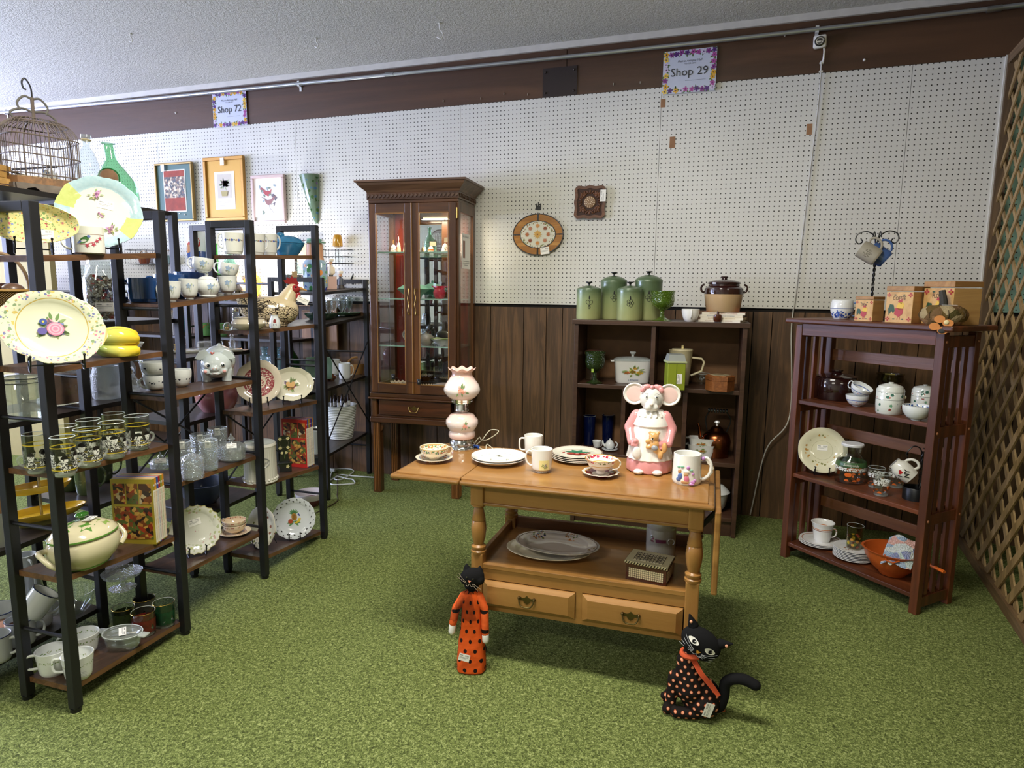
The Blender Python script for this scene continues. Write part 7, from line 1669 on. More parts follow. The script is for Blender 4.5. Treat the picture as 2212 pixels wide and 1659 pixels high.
# ---- fourth board: tureen and cookbooks
P,r_=putA(183,0,3,160,by=1238,back=.62);P+=Vector((-.005,.01,0));kq=mpp(P);tu=thing('soup_tureen','large cream tureen with green ivy leaves and green knob on the fourth board','tureen',P,-PI/2+R(6));CRT=ceramic('d8cfac');GRT=ceramic('5f8f3c')
W2=.112;hb=66*kq;D2=.086
ovf=lambda r,a,z: (r*math.cos(a)*W2,r*math.sin(a)*D2,z)
G().lathe([(0,0),(.62,0),(.66,.004),(.72,.012),(.93,hb*.38),(.99,hb*.62),(.97,hb*.85),(.90,hb*.98),(.88,hb),(0,hb)],56,fx=ovf).obj('tureen_body',CRT,tu)
G().lathe([(.655,.002),(.70,.007),(.705,.009),(.66,.006)],56,fx=ovf).obj('foot_line',GRT,tu)
l_=G().lathe([(.90,hb),(.94,hb+.003),(.93,hb+.008),(.8,hb+.022),(.5,hb+.038),(.15,hb+.046),(0,hb+.047)],56,fx=ovf).obj('lid',CRT,tu)
G().lathe([(.925,hb+.0015),(.95,hb+.003),(.945,hb+.007),(.925,hb+.008)],56,fx=ovf).obj('green_rim',GRT,tu)
G().sphere((0,0,hb+.052),(.008,.008,.010),12).sphere((0,0,hb+.064),(.022,.016,.009),16).obj('lid_knob',ceramic('3f7a2e'),l_)
for s_ in (-1,1):
    g=G().tube(spline([(s_*W2*.90,-.030,hb*.80),(s_*(W2+.020),-.024,hb*.86),(s_*(W2+.026),.0,hb*.72),(s_*(W2+.020),.024,hb*.5),(s_*W2*.93,.032,hb*.30)],5),.008,10);g.obj('handle',CRT,tu)
g=G()
def ivy(cx,cy,s_,a,mpx,ci):
    pts=[]
    for i in range(10):
        r=s_*(1 if i % 2 == 0 else .5)*(1.25 if i == 0 else 1);b=a+i*PI/5;pts.append((cx+r*math.cos(b),cy+r*math.sin(b)))
    g.cur=ci;g.flat(pts,mpx)
def bodym(u,v):   # u = angle, v = height
    hh_=v/hb;e=.78+.21*math.sin(min(1.57,hh_*2.2));return (e*1.012*W2*math.cos(u),e*1.012*D2*math.sin(u),v)
def lidm(u,v):
    rr_=min(.9,math.hypot(u,v));zz=hb+.0475-.040*rr_**2*1.05;return (u*W2,v*D2,zz+.001)
for a in (-2.2,-1.75,-1.2,-.7,-.2,.3,-2.7): ivy(a,hb*.42+.004*math.sin(a*9),.17,a*3,lambda u,v: bodym(u,hb*.42+(v-hb*.42)*.11),0 if int(a*10) % 2 else 1)
for x,y in ((-.45,-.35),(-.05,-.5),(.35,-.35),(.6,.0),(.2,.45),(-.35,.45),(-.65,.05),(.1,-.22)): ivy(x,y,.24,x*5+y,lidm,0 if x > 0 else 1)
g.obj('ivy_print',[plain('5c8f3c',.2,coat=.4),plain('8fae58',.2,coat=.4)],tu,smooth=0)
g=G();g.strip([(-.5,-.35),(-.2,-.28),(.0,-.45),(.3,-.3),(.55,-.05)],.02,lidm);g.obj('vine_print',plain('9a9a5a',.3),tu,smooth=0)
sticker(tu,Matrix.Translation((-.01,.018,hb+.050)) @ Matrix.Rotation(.3,4,'Z'),.045,.024)
v6=[('a8942c','16'),('d89a2c','15'),('2f56a8','14'),('b0322c','13'),('8f9a3c','12'),('d8942c','11')]
P,_=putA(338,0,3,0,by=1176,back=0);azb=toward(P)+R(60);kq=mpp(P);Hb=.205*1.0
Hb=(1172-1030)*kq*1.02;d_=Matrix.Rotation(azb,3,'Z')
PIC=((.04,.33,.62,.93),(.36,.63,.62,.93),(.66,.94,.62,.93),(.05,.95,.08,.58))
PICC=PIC
books('',P,azb,v6,Hb,.145,None,PIC,'cookbooks, volumes 11 to 16',['olive cookbook volume 16 with its food cover facing out, front bay','amber cookbook volume 15, second in the front bay set','blue cookbook volume 14, third in the front bay set','red cookbook volume 13, fourth in the front bay set','green cookbook volume 12, fifth in the front bay set','orange cookbook volume 11, last of the front bay set'],bw=.0115)
# ---- bottom board, near bay
BANDM=deco('dde0dc',[('band',(.046,.054),['8a9a6a','a8a88a','dde0dc','6f8a4a'],210,.5)])
for i,(cx,by,ty,w_,an,lb2) in enumerate(((118,1463,1394,64,-100,'white milk-glass mug with green band, left of the three on the bottom board'),(182,1419,1360,64,-110,'white milk-glass mug with green band, rear of the three on the bottom board'),(172,1473,1404,62,-110,'white milk-glass mug with green band, front of the three on the bottom board'))):
    P,r_=putA(cx,0,4,w_,by=by,back=.8);h_=hgt(cx,ty+6,P);t_=cup('milk_glass_mug',lb2,'mug',P,r_,h_,BANDM,an,tr=.80,sq=1,out=.028,hr=.0042,h0=.28,h1=.85,group='green-banded milk-glass mugs')
    if i: 
        g=G()
        for q in range(4): g.box((r_*.92+.001,.012,.018+q*.0045),(.0006,.018-.003*(q % 2),.001))
        g.obj('printed_text',LINE,t_,smooth=0)
P,r_=putA(268,0,4,76,by=1410,back=.8);t_=thing('glass_casserole','small oval clear glass casserole with lid on the bottom board','casserole',P,toward(P)+R(50));h_=.045
cf_=lambda r,a,z: (r*math.cos(a)*1.12,r*math.sin(a)*.86,z)
G().lathe([(0,0),(r_*.7,0),(r_*.85,h_*.3),(r_*.93,h_),(r_*1.0,h_+.002),(r_*.9,h_+.002),(r_*.8,h_*.35),(0,.004)],40,fx=cf_).obj('glass_dish',glass('dfe6df',gloss=1.4,dens=.08),t_)
l_=G().lathe([(r_*1.0,h_+.003),(r_*1.0,h_+.007),(r_*.9,h_+.009),(r_*.75,h_+.004),(0,h_+.004),(0,h_+.002),(r_*.78,h_+.001)],40,fx=cf_).obj('glass_lid',glass('e6ece6',gloss=1.7,dens=.12),t_)
for s_ in (-1,1): G().box((s_*(r_*1.12+.012),0,h_+.004),(.026,.03,.006),bev=.0025).obj('tab_handle',glass('e6ece6',gloss=2,dens=.35),t_)
G().tube([cf_(r_*.98,a,h_+.007) for a in [2*PI*j/40 for j in range(40)]],.0014,5,closed=True).obj('lid_rim',RIMG,l_)
sticker(t_,Matrix.Translation((0,0,h_+.009)) @ Matrix.Rotation(-.9,4,'Z'),.058,.022)
def m_tint(c,m0,m1,dens=.5):
    t=NT('m_tinted_tumbler');X=t.xyz();n_=t.noise(60,2)[0]
    return mixclear(t,t.mul(t.band(X[2],m0,m1),t.gt(n_,1-dens)),t.mix(n_,lin(c),lin('101410')),'d8ddd4')
for i,(cx,by,ty,w_,c) in enumerate(((270,1364,1306,46,'3a4a22'),(314,1334,1286,46,'6a6a60'),(313,1378,1314,50,'8a2a20'),(357,1358,1294,46,'1f5a38'))):
    P,r_=putA(cx,0,4,w_,by=by,back=.85);h_=hgt(cx,ty+5,P);t_=tumbler('tumbler',['dark olive holiday tumbler, back left on the bottom board','clear tumbler with gold rim behind the red one','red decorated tumbler with gold rim beside the glass casserole','green decorated tumbler at the right end of the bottom board'][i],P,r_*.95,h_,m_tint(c,.014,.06,.62),tr=.95,bmat=glass('d8dcd4',dens=.3),group='gold-rimmed holiday tumblers')
    G().tube([(r_*.95*math.cos(a),r_*.95*math.sin(a),h_+.0006) for a in [2*PI*j/28 for j in range(28)]],.001,5,closed=True).obj('gold_rim',metal('b89a4a',.25),t_)
# ---- middle bay, top: blue mugs, iris cups
BM=plain('24467a',.14,coat=.5)
for i,(cx,f,lb2) in enumerate(((312,.80,'large cobalt blue mug with its handle towards the viewer'),(368,.86,'cobalt blue mug, middle of the three behind the white cups'),(412,.9,'cobalt blue mug, farthest of the three behind the white cups'))):
    P,_=putA(cx,1,0,0,f,by=None);kq=mpp(P);r_=31*kq;t_=cup('mug',lb2,'mug',P,r_,50*kq,BM,-100,tr=1.0,fillet=.14,out=.03,hr=.005,h0=.15,h1=.88,group='blue mugs')
IRIS=ceramic('dcdedb');IR2=[plain('93a8c4',.3),plain('a8b49c',.3)]
def iris(t_,rf,zc,s_,az=0):
    g=G();mp=cyl(rf,0,.0012,az)
    for a in (.4,1.6,2.7,4.0,5.2): g.cur=0;g.disc(.45*s_*math.cos(a),zc+.5*s_*math.sin(a),s_*.42,s_*.26,mp,9,a)
    g.cur=1;g.strip([(0,zc-.3*s_),(.2*s_,zc-s_),(.5*s_,zc-1.7*s_)],s_*.1,mp);g.strip([(.9*s_,zc+.4*s_),(.8*s_,zc-.5*s_),(.7*s_,zc-1.5*s_)],s_*.09,mp);g.disc(.95*s_,zc+.5*s_,s_*.2,s_*.35,mp,8)
    g.cur=0;g.disc(1.5*s_,zc+.2*s_,s_*.16,s_*.3,mp,8);return g.obj('iris_print',IR2,t_,smooth=0)
for i,(cx,f,lb2) in enumerate(((371,.28,'footed white iris teacup nearest the post'),(409,.30,'second footed white iris teacup in the row'),(492,.34,'footed white iris teacup at the far end carrying a tilted cup'))):
    P,_=putA(cx,1,0,0,f);kq=mpp(P);r_=(19 if i < 2 else 19)*kq;h_=(43 if i < 2 else 38)*kq
    t_=cup('teacup',lb2,'cup',P,r_,h_,IRIS,-105 if i != 1 else 160,tr=.72,belly=.12,foot=.006,out=.017,hr=.0028,h0=.25,h1=.85,group='iris pattern tea set',flare=.1);iris(t_,lambda h: r_*(.9+.1*h/h_)+.001,h_*.66,r_*.33)
    if i == 2: P492,h492,k492=P,h_,kq
P,_=putA(449,1,0,0,.34);kq=mpp(P);t_=thing('sugar_bowl','round white iris sugar bowl with lid among the teacups','sugar bowl',P,toward(P),'iris pattern tea set');r_=25*kq
G().lathe([(0,0),(r_*.72,0),(r_*.74,.003),(r_*.66,.006),(r_*.95,14*kq),(r_,22*kq),(r_*.88,32*kq),(r_*.7,37*kq),(0,37*kq)],40).obj('bowl_body',IRIS,t_);l_=G().lathe([(r_*.72,37*kq),(r_*.66,40*kq),(r_*.3,44*kq),(r_*.1,45*kq),(r_*.16,48*kq),(r_*.1,51*kq),(0,51*kq)],40).obj('lid',IRIS,t_);iris(t_,lambda h: r_*.99,22*kq,r_*.32,.25)
for i,(P0,hh0,dx,rot,lb2) in enumerate(((P492,h492,0,-10,'white iris teacup stacked askew on the far teacup'),(P,51*kq,-.006,-8,'white iris teacup resting askew on the sugar bowl lid'))):
    kq=k492;M_=Matrix.Translation(P0+Vector((0,0,hh0-(.003 if i else .004)))) @ Matrix.Rotation(toward(P0),4,'Z') @ Matrix.Rotation(R(rot),4,'X') @ Matrix.Translation((0,(-9*kq if i else 0),0))
    t_=cup('teacup',lb2,'cup',(0,0,0),20.5*kq,30*kq,IRIS,-95,tr=.70,belly=.12,foot=.004,out=.016,hr=.0028,h0=.25,h1=.9,group='iris pattern tea set',M_=M_);iris(t_,lambda h: 20.5*kq*(.92+.08*h/(30*kq))+.001,19*kq,7*kq)
# ---- middle bay, second board
SCR=deco('dfe2de',[('band',(.026,.036),['2a2f38','dfe2de','3a3f48','dfe2de'],105,.42)])
P,r_=putA(392,1,1,42,by=838,back=.85);t_=thing('bowl','white milk-glass bowl with dark scroll band beside the pig bank','bowl',P,toward(P),'scroll-banded bowls');G().lathe(cupprof(r_*1.02,38*mpp(P),.6,.003,.002,.16),36).obj('bowl_body',SCR,t_)
P,r_=putA(338,1,1,50,by=845,back=.8);P.y=max(P.y,AF[1][1]+.04);t_=thing('bowl','white scroll-banded cup at the bottom of the stack behind the post','bowl',P,toward(P),'scroll-banded bowls');h1_=32*mpp(P);G().lathe(cupprof(r_*.95,h1_,.7,.003,.002,.12),36).obj('bowl_body',SCR,t_);handle(G(),r_*.85,h1_*.2,h1_*.75,R(-105),.018,.0045).obj('handle',SCR,t_)
t_=thing('bowl','white scroll-banded bowl stacked on the cup behind the post','bowl',P+Vector((0,0,h1_*.95)),toward(P),'scroll-banded bowls');G().lathe(cupprof(r_*1.15,30*mpp(P),.6,.003,.002,.14),36).obj('bowl_body',SCR,t_)
P,r_=putA(298,1,1,38,by=846,back=.6);P.y=max(P.y,AF[1][1]-.06);t_=thing('syrup_pitcher','cut-glass syrup pitcher with chrome top left of the stacked bowls','pitcher',P+Vector((-.03,0,-.0)),toward(P));t_.location.z=zA(1,1,P.y);G().lathe([(0,0),(.026,0),(.028,.01),(.026,.035),(.012,.06),(.012,.066),(0,.066)],32).obj('glass_body',CUT,t_);G().lathe([(.013,.064),(.014,.066),(.013,.082),(.010,.088),(0,.088)],24).obj('chrome_top',CHROME,t_)
# pig bank
P,r_=putA(472,1,1,76,by=824,back=.45);kq=mpp(P);az=toward(P)-R(3);pg=thing('piggy_bank','white ceramic piggy bank with painted blue eyes and pink cheeks on the second board','piggy bank',P,az);PIGM=plain('c6cfcf',.1,coat=.6)
g=G();q=lambda x,y,z: (x*kq,y*kq,z*kq)
g.sphere(q(-22,2,42),(44*kq,34*kq,33*kq),28);g.sphere(q(12,-2,36),(28*kq,31*kq,29*kq),28)
for x,y in ((12,-22),(14,18),(-40,-18),(-40,20)): capsule(g,q(x,y,24),q(x+1,y,8),12*kq,9.5*kq,12);g.lathe([(0,0),(10*kq,0),(9.6*kq,8*kq),(0,9*kq)],16,c=(x*kq,y*kq,0))
g.sphere(q(38,-4,30),(6*kq,9*kq,7*kq),14);g.sphere(q(32,-4,19),(9*kq,11*kq,5*kq),12);g.sphere(q(30,-20,24),(8*kq,9*kq,8*kq),12);g.sphere(q(30,12,24),(8*kq,9*kq,8*kq),12)
g.sphere(q(-16,4,75),(7*kq,5*kq,5*kq),12)
me=blob(g,.0026,'pig',3);link('pig_body',me,PIGM,pg)
for s_ in (-1,1):
    g=G().prism([(y*kq,z*kq) for y,z in ((s_*12-3,60),(s_*18-3,70),(s_*30-3,66),(s_*40-3,50),(s_*30-3,46),(s_*20-3,50))],0,8*kq,Matrix(((0,0,1,15*kq),(1,0,0,0),(0,1,0,0),(0,0,0,1))));link('ear',blob(g,.0018,'ear',4),PIGM,pg)
g=G()
for s_ in (-1,1): g.cur=0;g.sphere(q(35.2,s_*14-4,37),(4*kq,7*kq,6*kq),14);g.cur=1;g.sphere(q(38.4,s_*14-2.0,37),(1.8*kq,3.3*kq,3.4*kq),12);g.cur=0;g.sphere(q(40.0,s_*14-2.8,38),(.6*kq,.8*kq,.8*kq),8)
g.obj('eyes',[ceramic('eef0f0'),plain('14202a',.1)],pg)
g=G()
for s_ in (-1,1): g.cur=0;g.sphere(q(36.6,s_*18-4,24),(1.8*kq,4*kq,3.4*kq),12)
for s_ in (-1,1): g.cur=1;g.sphere(q(43.6,s_*3-4,30.5),(.8*kq,1.2*kq,1.3*kq),8)
g.cur=2;g.tube(spline([q(39.5,-9,20.6),q(41.4,-4,19.2),q(39.8,1,20.6)],4),.5*kq,5)
g.obj('painted_cheeks',[plain('e0a8a4',.25),plain('c89a90',.3),plain('b07a7a',.3)],pg)
g=G()
for i,(x,y,z) in enumerate(((26,-10,63),(29,-8,61),(27,-5,62.5))): g.sphere(q(x,y,z),(1.6*kq,2*kq,1.6*kq),8)
g.obj('painted_rose',plain('d86a5c',.3),pg)
# ---- middle bay, third board: crystal
PAPER=plain('dcdcd4',.7)
for i,(cx,by,ty,w_,lb2) in enumerate(((397,1022,950,36,'diamond-cut crystal tumbler with a paper slip, nearest the post'),(436,1002,934,42,'diamond-cut crystal tumbler with a paper slip, second in line'),(453,1018,948,40,'diamond-cut crystal tumbler with a paper slip, front of the group'),(473,990,921,40,'diamond-cut crystal tumbler with a paper slip, rearmost'))):
    P,r_=putA(cx,1,2,w_,by=by,back=.9);h_=hgt(cx,ty+3,P);t_=tumbler('crystal_tumbler',lb2,P,r_*.98,h_,CUT,tr=.92,bmat=glass('dfe4e2',dens=.3,gloss=2),group='crystal tumblers');G().add([(r_*.9,-.012,h_*.8),(r_*.9,.010,h_*.8),(r_*.88,.009,h_*1.04),(r_*.88,-.011,h_*1.04),(r_*.9+.0005,-.012,h_*.8),(r_*.9+.0005,.010,h_*.8),(r_*.88+.0005,.009,h_*1.04),(r_*.88+.0005,-.011,h_*1.04)],[(0,1,2,3),(4,5,6,7)]).obj('paper_slip',PAPER,t_,smooth=0)
def crystal_jar(label,P,r_,h_,wide=1.,bodyh=.6,stick=True):
    t_=thing('crystal_jar',label,'jar',P,toward(P),'crystal covered jars')
    G().lathe([(0,0),(r_*(.9 if wide == 1 else .55),0),(r_*(.96 if wide == 1 else .75),h_*.06),(r_,h_*bodyh*.8),(r_*.95,h_*bodyh),(r_*.9,h_*bodyh),(r_*.9,h_*.1),(0,h_*.06)],36).obj('jar_body',CUT,t_)
    l_=G().lathe([(r_*.98,h_*bodyh),(r_*.95,h_*(bodyh+.04)),(r_*.6,h_*(bodyh+.13)),(r_*.2,h_*(bodyh+.17)),(r_*.12,h_*(bodyh+.2)),(r_*.26,h_*(bodyh+.27)),(r_*.1,h_*(bodyh+.38)),(0,h_)],24).obj('lid',CUT,t_)
    if stick: sticker(t_,Matrix.Translation((r_*.72,.0,h_*(bodyh+.10))) @ Matrix(((0,-.7,.7,0),(1,0,0,0),(0,.7,.7,0),(0,0,0,1))),.038,.022)
    return t_
P,r_=putA(416,1,2,50,by=1038,back=.85);crystal_jar('crystal sugar jar with pointed lid in front of the tumblers',P,r_,hgt(416,964,P),stick=False)
P,r_=putA(502,1,2,60,by=1000,back=.75);crystal_jar('wide crystal candy dish with looped lid and price label',P,r_,hgt(502,934,P),2,.5)
P,r_=putA(348,1,2,46,by=1016,back=.6);P.y=max(P.y,AF[1][1]+.03);P.z=zA(1,2,P.y);crystal_jar('crystal butter dome at the near end of the third board',P,r_,hgt(348,974,P),2,.45)
# ---- middle bay, bottom board
P,_=putA(424,1,3,0,by=1196,back=0);t_=standing('cake_plate','white plate with ruffled gilt-green edge and pink sprays on the bottom board',P,51*mpp(P),deco('dcdcd0',[('ring',(.058,.09),['c8a8a0','b0b890','dcdcd0','b8bc80','dcdcd0'],75,.42),('ring',(.0,.02),['c8a0a0','dcdcd0','dcdcd0'],70,.35)]),toward(P)+R(8),13,(22,.028,'pointy'),sy=1.,stickpos=(.0,.028,0,10),stand='small black stand under the ruffled cake plate',sw=.06,lift=.010,well=.7)
G().tube([(51*mpp(P)*(1+.026*(1-abs(math.sin(11*a))*2))*math.cos(a),51*mpp(P)*(1+.026*(1-abs(math.sin(11*a))*2))*math.sin(a),.022) for a in [2*PI*i/132 for i in range(132)]],.0012,5,closed=True).obj('gilt_edge',plain('b8b070',.3),t_)
P,r_=putA(508,1,3,66,by=1163,back=.85);CRM2=deco('e0cdb0',[('band',(.030,.0365),['b8705a','d8a070','9a6a5a'],150,.5)])
t_=thing('saucer','cream saucer under the two nested teacups on the bottom board','saucer',P,toward(P));platef(G(),r_,.014,th=.003).obj('plate_body',deco('e0cdb0',[('ring',(.034,.048),['b8705a','d8a070','e0cdb0'],130,.42),('lring',(.046,.0475),['7a3a30'])]),t_)
for i in range(2): cup('teacup',['cream teacup with rust band, lower of the nested pair','cream teacup with rust band, upper of the nested pair, showing its inside'][i],'cup',P+Vector((0,0,.0085+i*.018)),24*mpp(P),.038,CRM2,-120,tr=.6,belly=.12,foot=.005,out=.014,hr=.0022,th=.0022,h0=.5,h1=1.05,group='nested rust-banded teacups')
# ---- far bay, top board
HC=ceramic('d8d8d0');HP=[plain('4a5aa0',.3),plain('5a8050',.3),plain('b87a74',.3)]
for i,(cx,w_,f) in enumerate(((505,45,.25),(553,42,.40),(582,36,.55))):
    P,_=putA(cx,2,0,0,f);kq=mpp(P);r_=w_/2*kq;h_=44*kq;t_=cup('mug' if i else 'creamer',['white creamer with heart and diamond border, left on the far top board','white mug with heart and diamond border, middle on the far top board','white mug with heart and diamond border beside the blue dish'][i],'mug' if i else 'creamer',P,r_,h_,HC,-100 if i == 0 else 120,tr=.84,fillet=.12,out=.02,hr=.0035,h0=.3,h1=.95,group='heart border cups')
    mp=cyl(lambda h: r_*(.84+.16*h/h_),0,.0012);g=G();zc=h_*.66
    for u0 in (-.026,0,.026):
        g.cur=0;g.flat(star(u0-.004,zc,.0058,4,.72,0),mp);g.cur=1;g.disc(u0+.0055,zc+.001,.0042,.0015,mp,8,-.6);g.disc(u0-.0135,zc+.001,.0042,.0015,mp,8,.6)
        g.cur=2;g.flat([(u0+.0125+.0034*math.sin(a)**3,zc+.0034*(13*math.cos(a)-5*math.cos(2*a)-2*math.cos(3*a)-math.cos(4*a))/13) for a in [2*PI*j/14 for j in range(14)]],mp)
    g.obj('heart_border',HP,t_,smooth=0)
P,_=putA(620,2,0,0,.5);kq=mpp(P);t_=thing('covered_dish','turquoise blue boat-shaped covered dish with curled knob on the far top board','dish',P,toward(P)+R(4));BD=deco('2c6c94',[('fill',(),['3a7ca4','28648c'],30,.4)])
bf=lambda r,a,z: (r*math.cos(a)*.05,r*math.sin(a)*28*kq*(1.0+.28*max(0,math.sin(a))**4)+ (z/kq)*.05*kq,z)
G().lathe([(0,0),(.62,0),(.8,9*kq),(1.,24*kq),(.97,25*kq),(0,25*kq)],40,fx=bf).obj('dish_body',BD,t_);l_=G().lathe([(1.0,25.5*kq),(1.02,27*kq),(.8,34*kq),(.45,40*kq),(0,42*kq)],40,fx=bf).obj('lid',BD,t_);G().sphere((0,-12*kq,42*kq),(.012,9*kq,6*kq),14).obj('curled_knob',BD,l_)
# ---- far bay, second board
P,r_=putA(538,2,1,74,by=719,f=.3,back=.75);P,_=putA(538,2,1,0,.32);kq=mpp(P);t_=thing('covered_bowl','plain beige low covered casserole in front of the ceramic hen','casserole',P,toward(P));BG=ceramic('c3b9a2')
G().lathe([(0,0),(22*kq,0),(34*kq,8*kq),(36*kq,14*kq),(32*kq,22*kq),(28*kq,24*kq),(0,24*kq)],44).obj('bowl_body',BG,t_);G().lathe([(29*kq,24.3*kq),(29*kq,26*kq),(20*kq,28*kq),(0,28.5*kq)],44).obj('lid',BG,t_);G().tube([(29.2*kq*math.cos(a),29.2*kq*math.sin(a),24.6*kq) for a in [2*PI*i/40 for i in range(40)]],.6*kq,5,closed=True).obj('brown_line',plain('6a5a48',.3),t_)
P,_=putA(594,2,1,0,.08);kq=mpp(P);t_=thing('milk_jar','small white glass jar with red and blue emblem beside the hen','jar',P,toward(P));G().lathe([(0,0),(10*kq,0),(11.5*kq,4*kq),(11*kq,16*kq),(8*kq,23*kq),(7.5*kq,27*kq),(8.5*kq,29*kq),(0,29*kq)],28).obj('jar_body',ceramic('d8dcde'),t_)
g=G();mp=cyl(11.3*kq,0,.0008);g.flat([(-.006,12*kq),(.006,12*kq),(.005,19*kq),(-.002,20*kq),(-.006,17*kq)],mp);g.cur=1;g.strip([(-.007,9*kq),(.007,9*kq)],.002,mp);g.strip([(-.007,6.5*kq),(.007,6.5*kq)],.002,mp);g.obj('emblem',[plain('8a3a3a',.4),plain('3a3a7a',.4)],t_,smooth=0)
P,_=putA(511,2,1,0,.6);kq=mpp(P);t_=thing('salt_shaker','tall glass shaker with silver cap behind the beige casserole','shaker',P,toward(P));G().lathe([(0,0),(10*kq,0),(8*kq,24*kq),(6*kq,38*kq),(0,38*kq)],20).obj('glass_body',PRESS,t_);G().lathe([(6*kq,38*kq),(6.4*kq,40*kq),(6*kq,46*kq),(0,48*kq)],20).obj('silver_cap',CHROME,t_)
P,_=putA(491,2,1,0,.5);kq=mpp(P);t_=thing('glass_dome','tiny glass dome with gold base on the far second board','ornament',P,toward(P));G().lathe([(0,0),(8*kq,0),(9*kq,2*kq),(8.5*kq,10*kq),(5*kq,17*kq),(0,19*kq)],20).obj('dome',PRESS,t_);G().sphere((0,0,5*kq),(5*kq,5*kq,4*kq),10).obj('gold_figure',metal('b08a4a',.4),t_)
P,_=putA(580,2,1,0,.62);kq=mpp(P);hn=thing('ceramic_hen','large cream ceramic hen with black feather pattern and red comb','hen',P,toward(P))
t=NT('m_hen_feathers');X=t.xyz();v=t.mapv((1,1,1));vo=t.voro(100,feature='DISTANCE_TO_EDGE',v=t.mapv((.7,.62,1.)));n_=t.noise(24,2)[0]
body_m=t.mul(t.lt(vo[0],.07),t.lt(X[2],t.add(58*kq,t.mul(X[1],-.35))));HEN=t.done(t.bsdf(t.mix(body_m,t.mix(n_,lin('cdb893'),lin('d8c8a4')),lin('2c221a')),.22,coat=.4))
g=G();q=lambda x,y,z: (x*kq,y*kq,z*kq)
g.sphere(q(0,2,32),(34*kq,56*kq,32*kq),28);g.sphere(q(0,26,34),(32*kq,38*kq,32*kq),24);capsule(g,q(0,36,50),q(0,50,78),22*kq,13*kq,16);g.sphere(q(0,52,80),(11*kq,13*kq,12*kq),18)
capsule(g,q(0,-36,38),q(0,-58,72),22*kq,8*kq,14);g.lathe([(0,0),(26*kq,0),(28*kq,8*kq),(0,9*kq)],24,sy=1.5)
link('hen_body',blob(g,.0032,'hen',3),HEN,hn)
g=G();M9=Matrix(((0,0,1,-3*kq),(1,0,0,0),(0,1,0,0),(0,0,0,1)))
g.prism([(a*kq,b*kq) for a,b in ((38,92),(34,98),(40,99),(41,106),(47,102),(51,109),(56,102),(61,105),(62,97),(66,92),(62,86),(50,90))],0,6*kq,M9);g.obj('comb',ceramic('8c2426'),hn)
g=G().sphere(q(6,58,80),(9*kq,10*kq,9*kq),14);g.sphere(q(4,62,66),(6*kq,7*kq,10*kq),12);g.sphere(q(4,54,64),(6*kq,5*kq,7*kq),12);g.obj('red_face_and_wattle',ceramic('9a2a2c'),hn)
g=G().tube([q(0,64,82),q(0,74,80),q(0,82,77)],lambda t: (5-4.2*t)*kq,10);g.obj('beak',ceramic('b88a50'),hn);G().sphere(q(13.5,58,84),(2*kq,2.6*kq,2.4*kq),10).obj('eye',plain('2a1414',.1),hn)
g=G()
for s_ in (1,):
    for i in range(7): g.tube(spline([q(33-i*.6,-8+i*2,30+i*2),q(34,-26+i*3,34+i*2.6),q(28,-42+i*3,42+i*2)],4),.8*kq,5)
g.obj('wing_lines',plain('2c221a',.4),hn)
sticker(hn,Matrix.Translation(q(12,72,56)) @ Matrix.Rotation(R(-28),4,'X') @ MYZ,.054,.026,'string_tag')
# ---- far bay, third board: plates
P,_=putA(562,2,2,0,.68);RT=deco('d9cdb8',[('ring',(.030,.064),['8c3a42','a85a60','9a4a50','8c3a42'],170,.62),('ring',(.0,.024),['8c3a42','b87070','9a4a50'],120,.52),('lring',(.064,.067),['8c3a42'])])
standing('dinner_plate','red and cream transferware plate standing on the far third board',P,47*mpp(P),RT,toward(P)-R(6),13,(10,.02,'brac'),stand='black wire stand with chain under the red transferware plate',sw=.075,lift=.012,well=.66)
P,_=putA(630,2,2,0,by=872,back=0,f=.5);t_=standing('oval_platter','cream oval platter with fruit and grape print on the far third board',P,46*mpp(P),ceramic('d4d0bc'),toward(P)+R(6),13,(12,.02,'brac'),sy=.78,stand='black scroll stand under the oval fruit platter',sw=.08,lift=.016,well=.75,roll=3)
bouquet(t_,-.004,-.004,.044,.0088,['b88a4a','8a6a9a','a84a5a','7a6aa0','c8a060'],21,'7a8a5a',18,'fruit_print')
g=G();g.disc(-.012,.0,.011,.014,lambda u,v: (u,v,.0125),12,.4);g.disc(.006,-.002,.010,.015,lambda u,v: (u,v,.0127),12,-.5);g.obj('pear_print',plain('d0a468',.3),t_,smooth=0)
# ---- far bay, fourth board
P,r_=putA(564,2,3,70,by=1046,back=.85);kq=mpp(P);ck=thing('cookie_jar','white ribbed cookie canister lettered COOKIES with glass lid','cookie jar',P,toward(P)+R(14));h_=84*kq;CKM=ceramic('cfccc0')
G().lathe([(0,0),(r_,0),(r_*1.02,.004),(r_*.98,.008),(r_*.96,h_*.12),(r_*.95,h_*.9),(r_*.98,h_*.94),(r_*.93,h_),(r_*.85,h_),(0,h_)],120,fx=lambda r,a,z: (r*math.cos(a)*(1+(.012*math.cos(40*a) if .1*h_ < z < .9*h_ else 0)),r*math.sin(a)*(1+(.012*math.cos(40*a) if .1*h_ < z < .9*h_ else 0)),z)).obj('canister_body',CKM,ck,smooth=20)
l_=G().lathe([(r_*.88,h_),(r_*.88,h_+.004),(r_*.6,h_+.010),(0,h_+.012)],40).obj('glass_lid',glass('dfe6e4',dens=.3),ck);G().sphere((0,0,h_+.020),(.010,.010,.009),12).obj('lid_knob',glass('eef2f0',dens=.4,gloss=2),l_)
mp=cyl(r_*.965,0,.0014,-.1);g=G();g.disc(0,h_*.55,.031,.021,lambda u,v: mp(u,v),28);o_=g.obj('oval_label',CKM,ck,smooth=0);g=G()
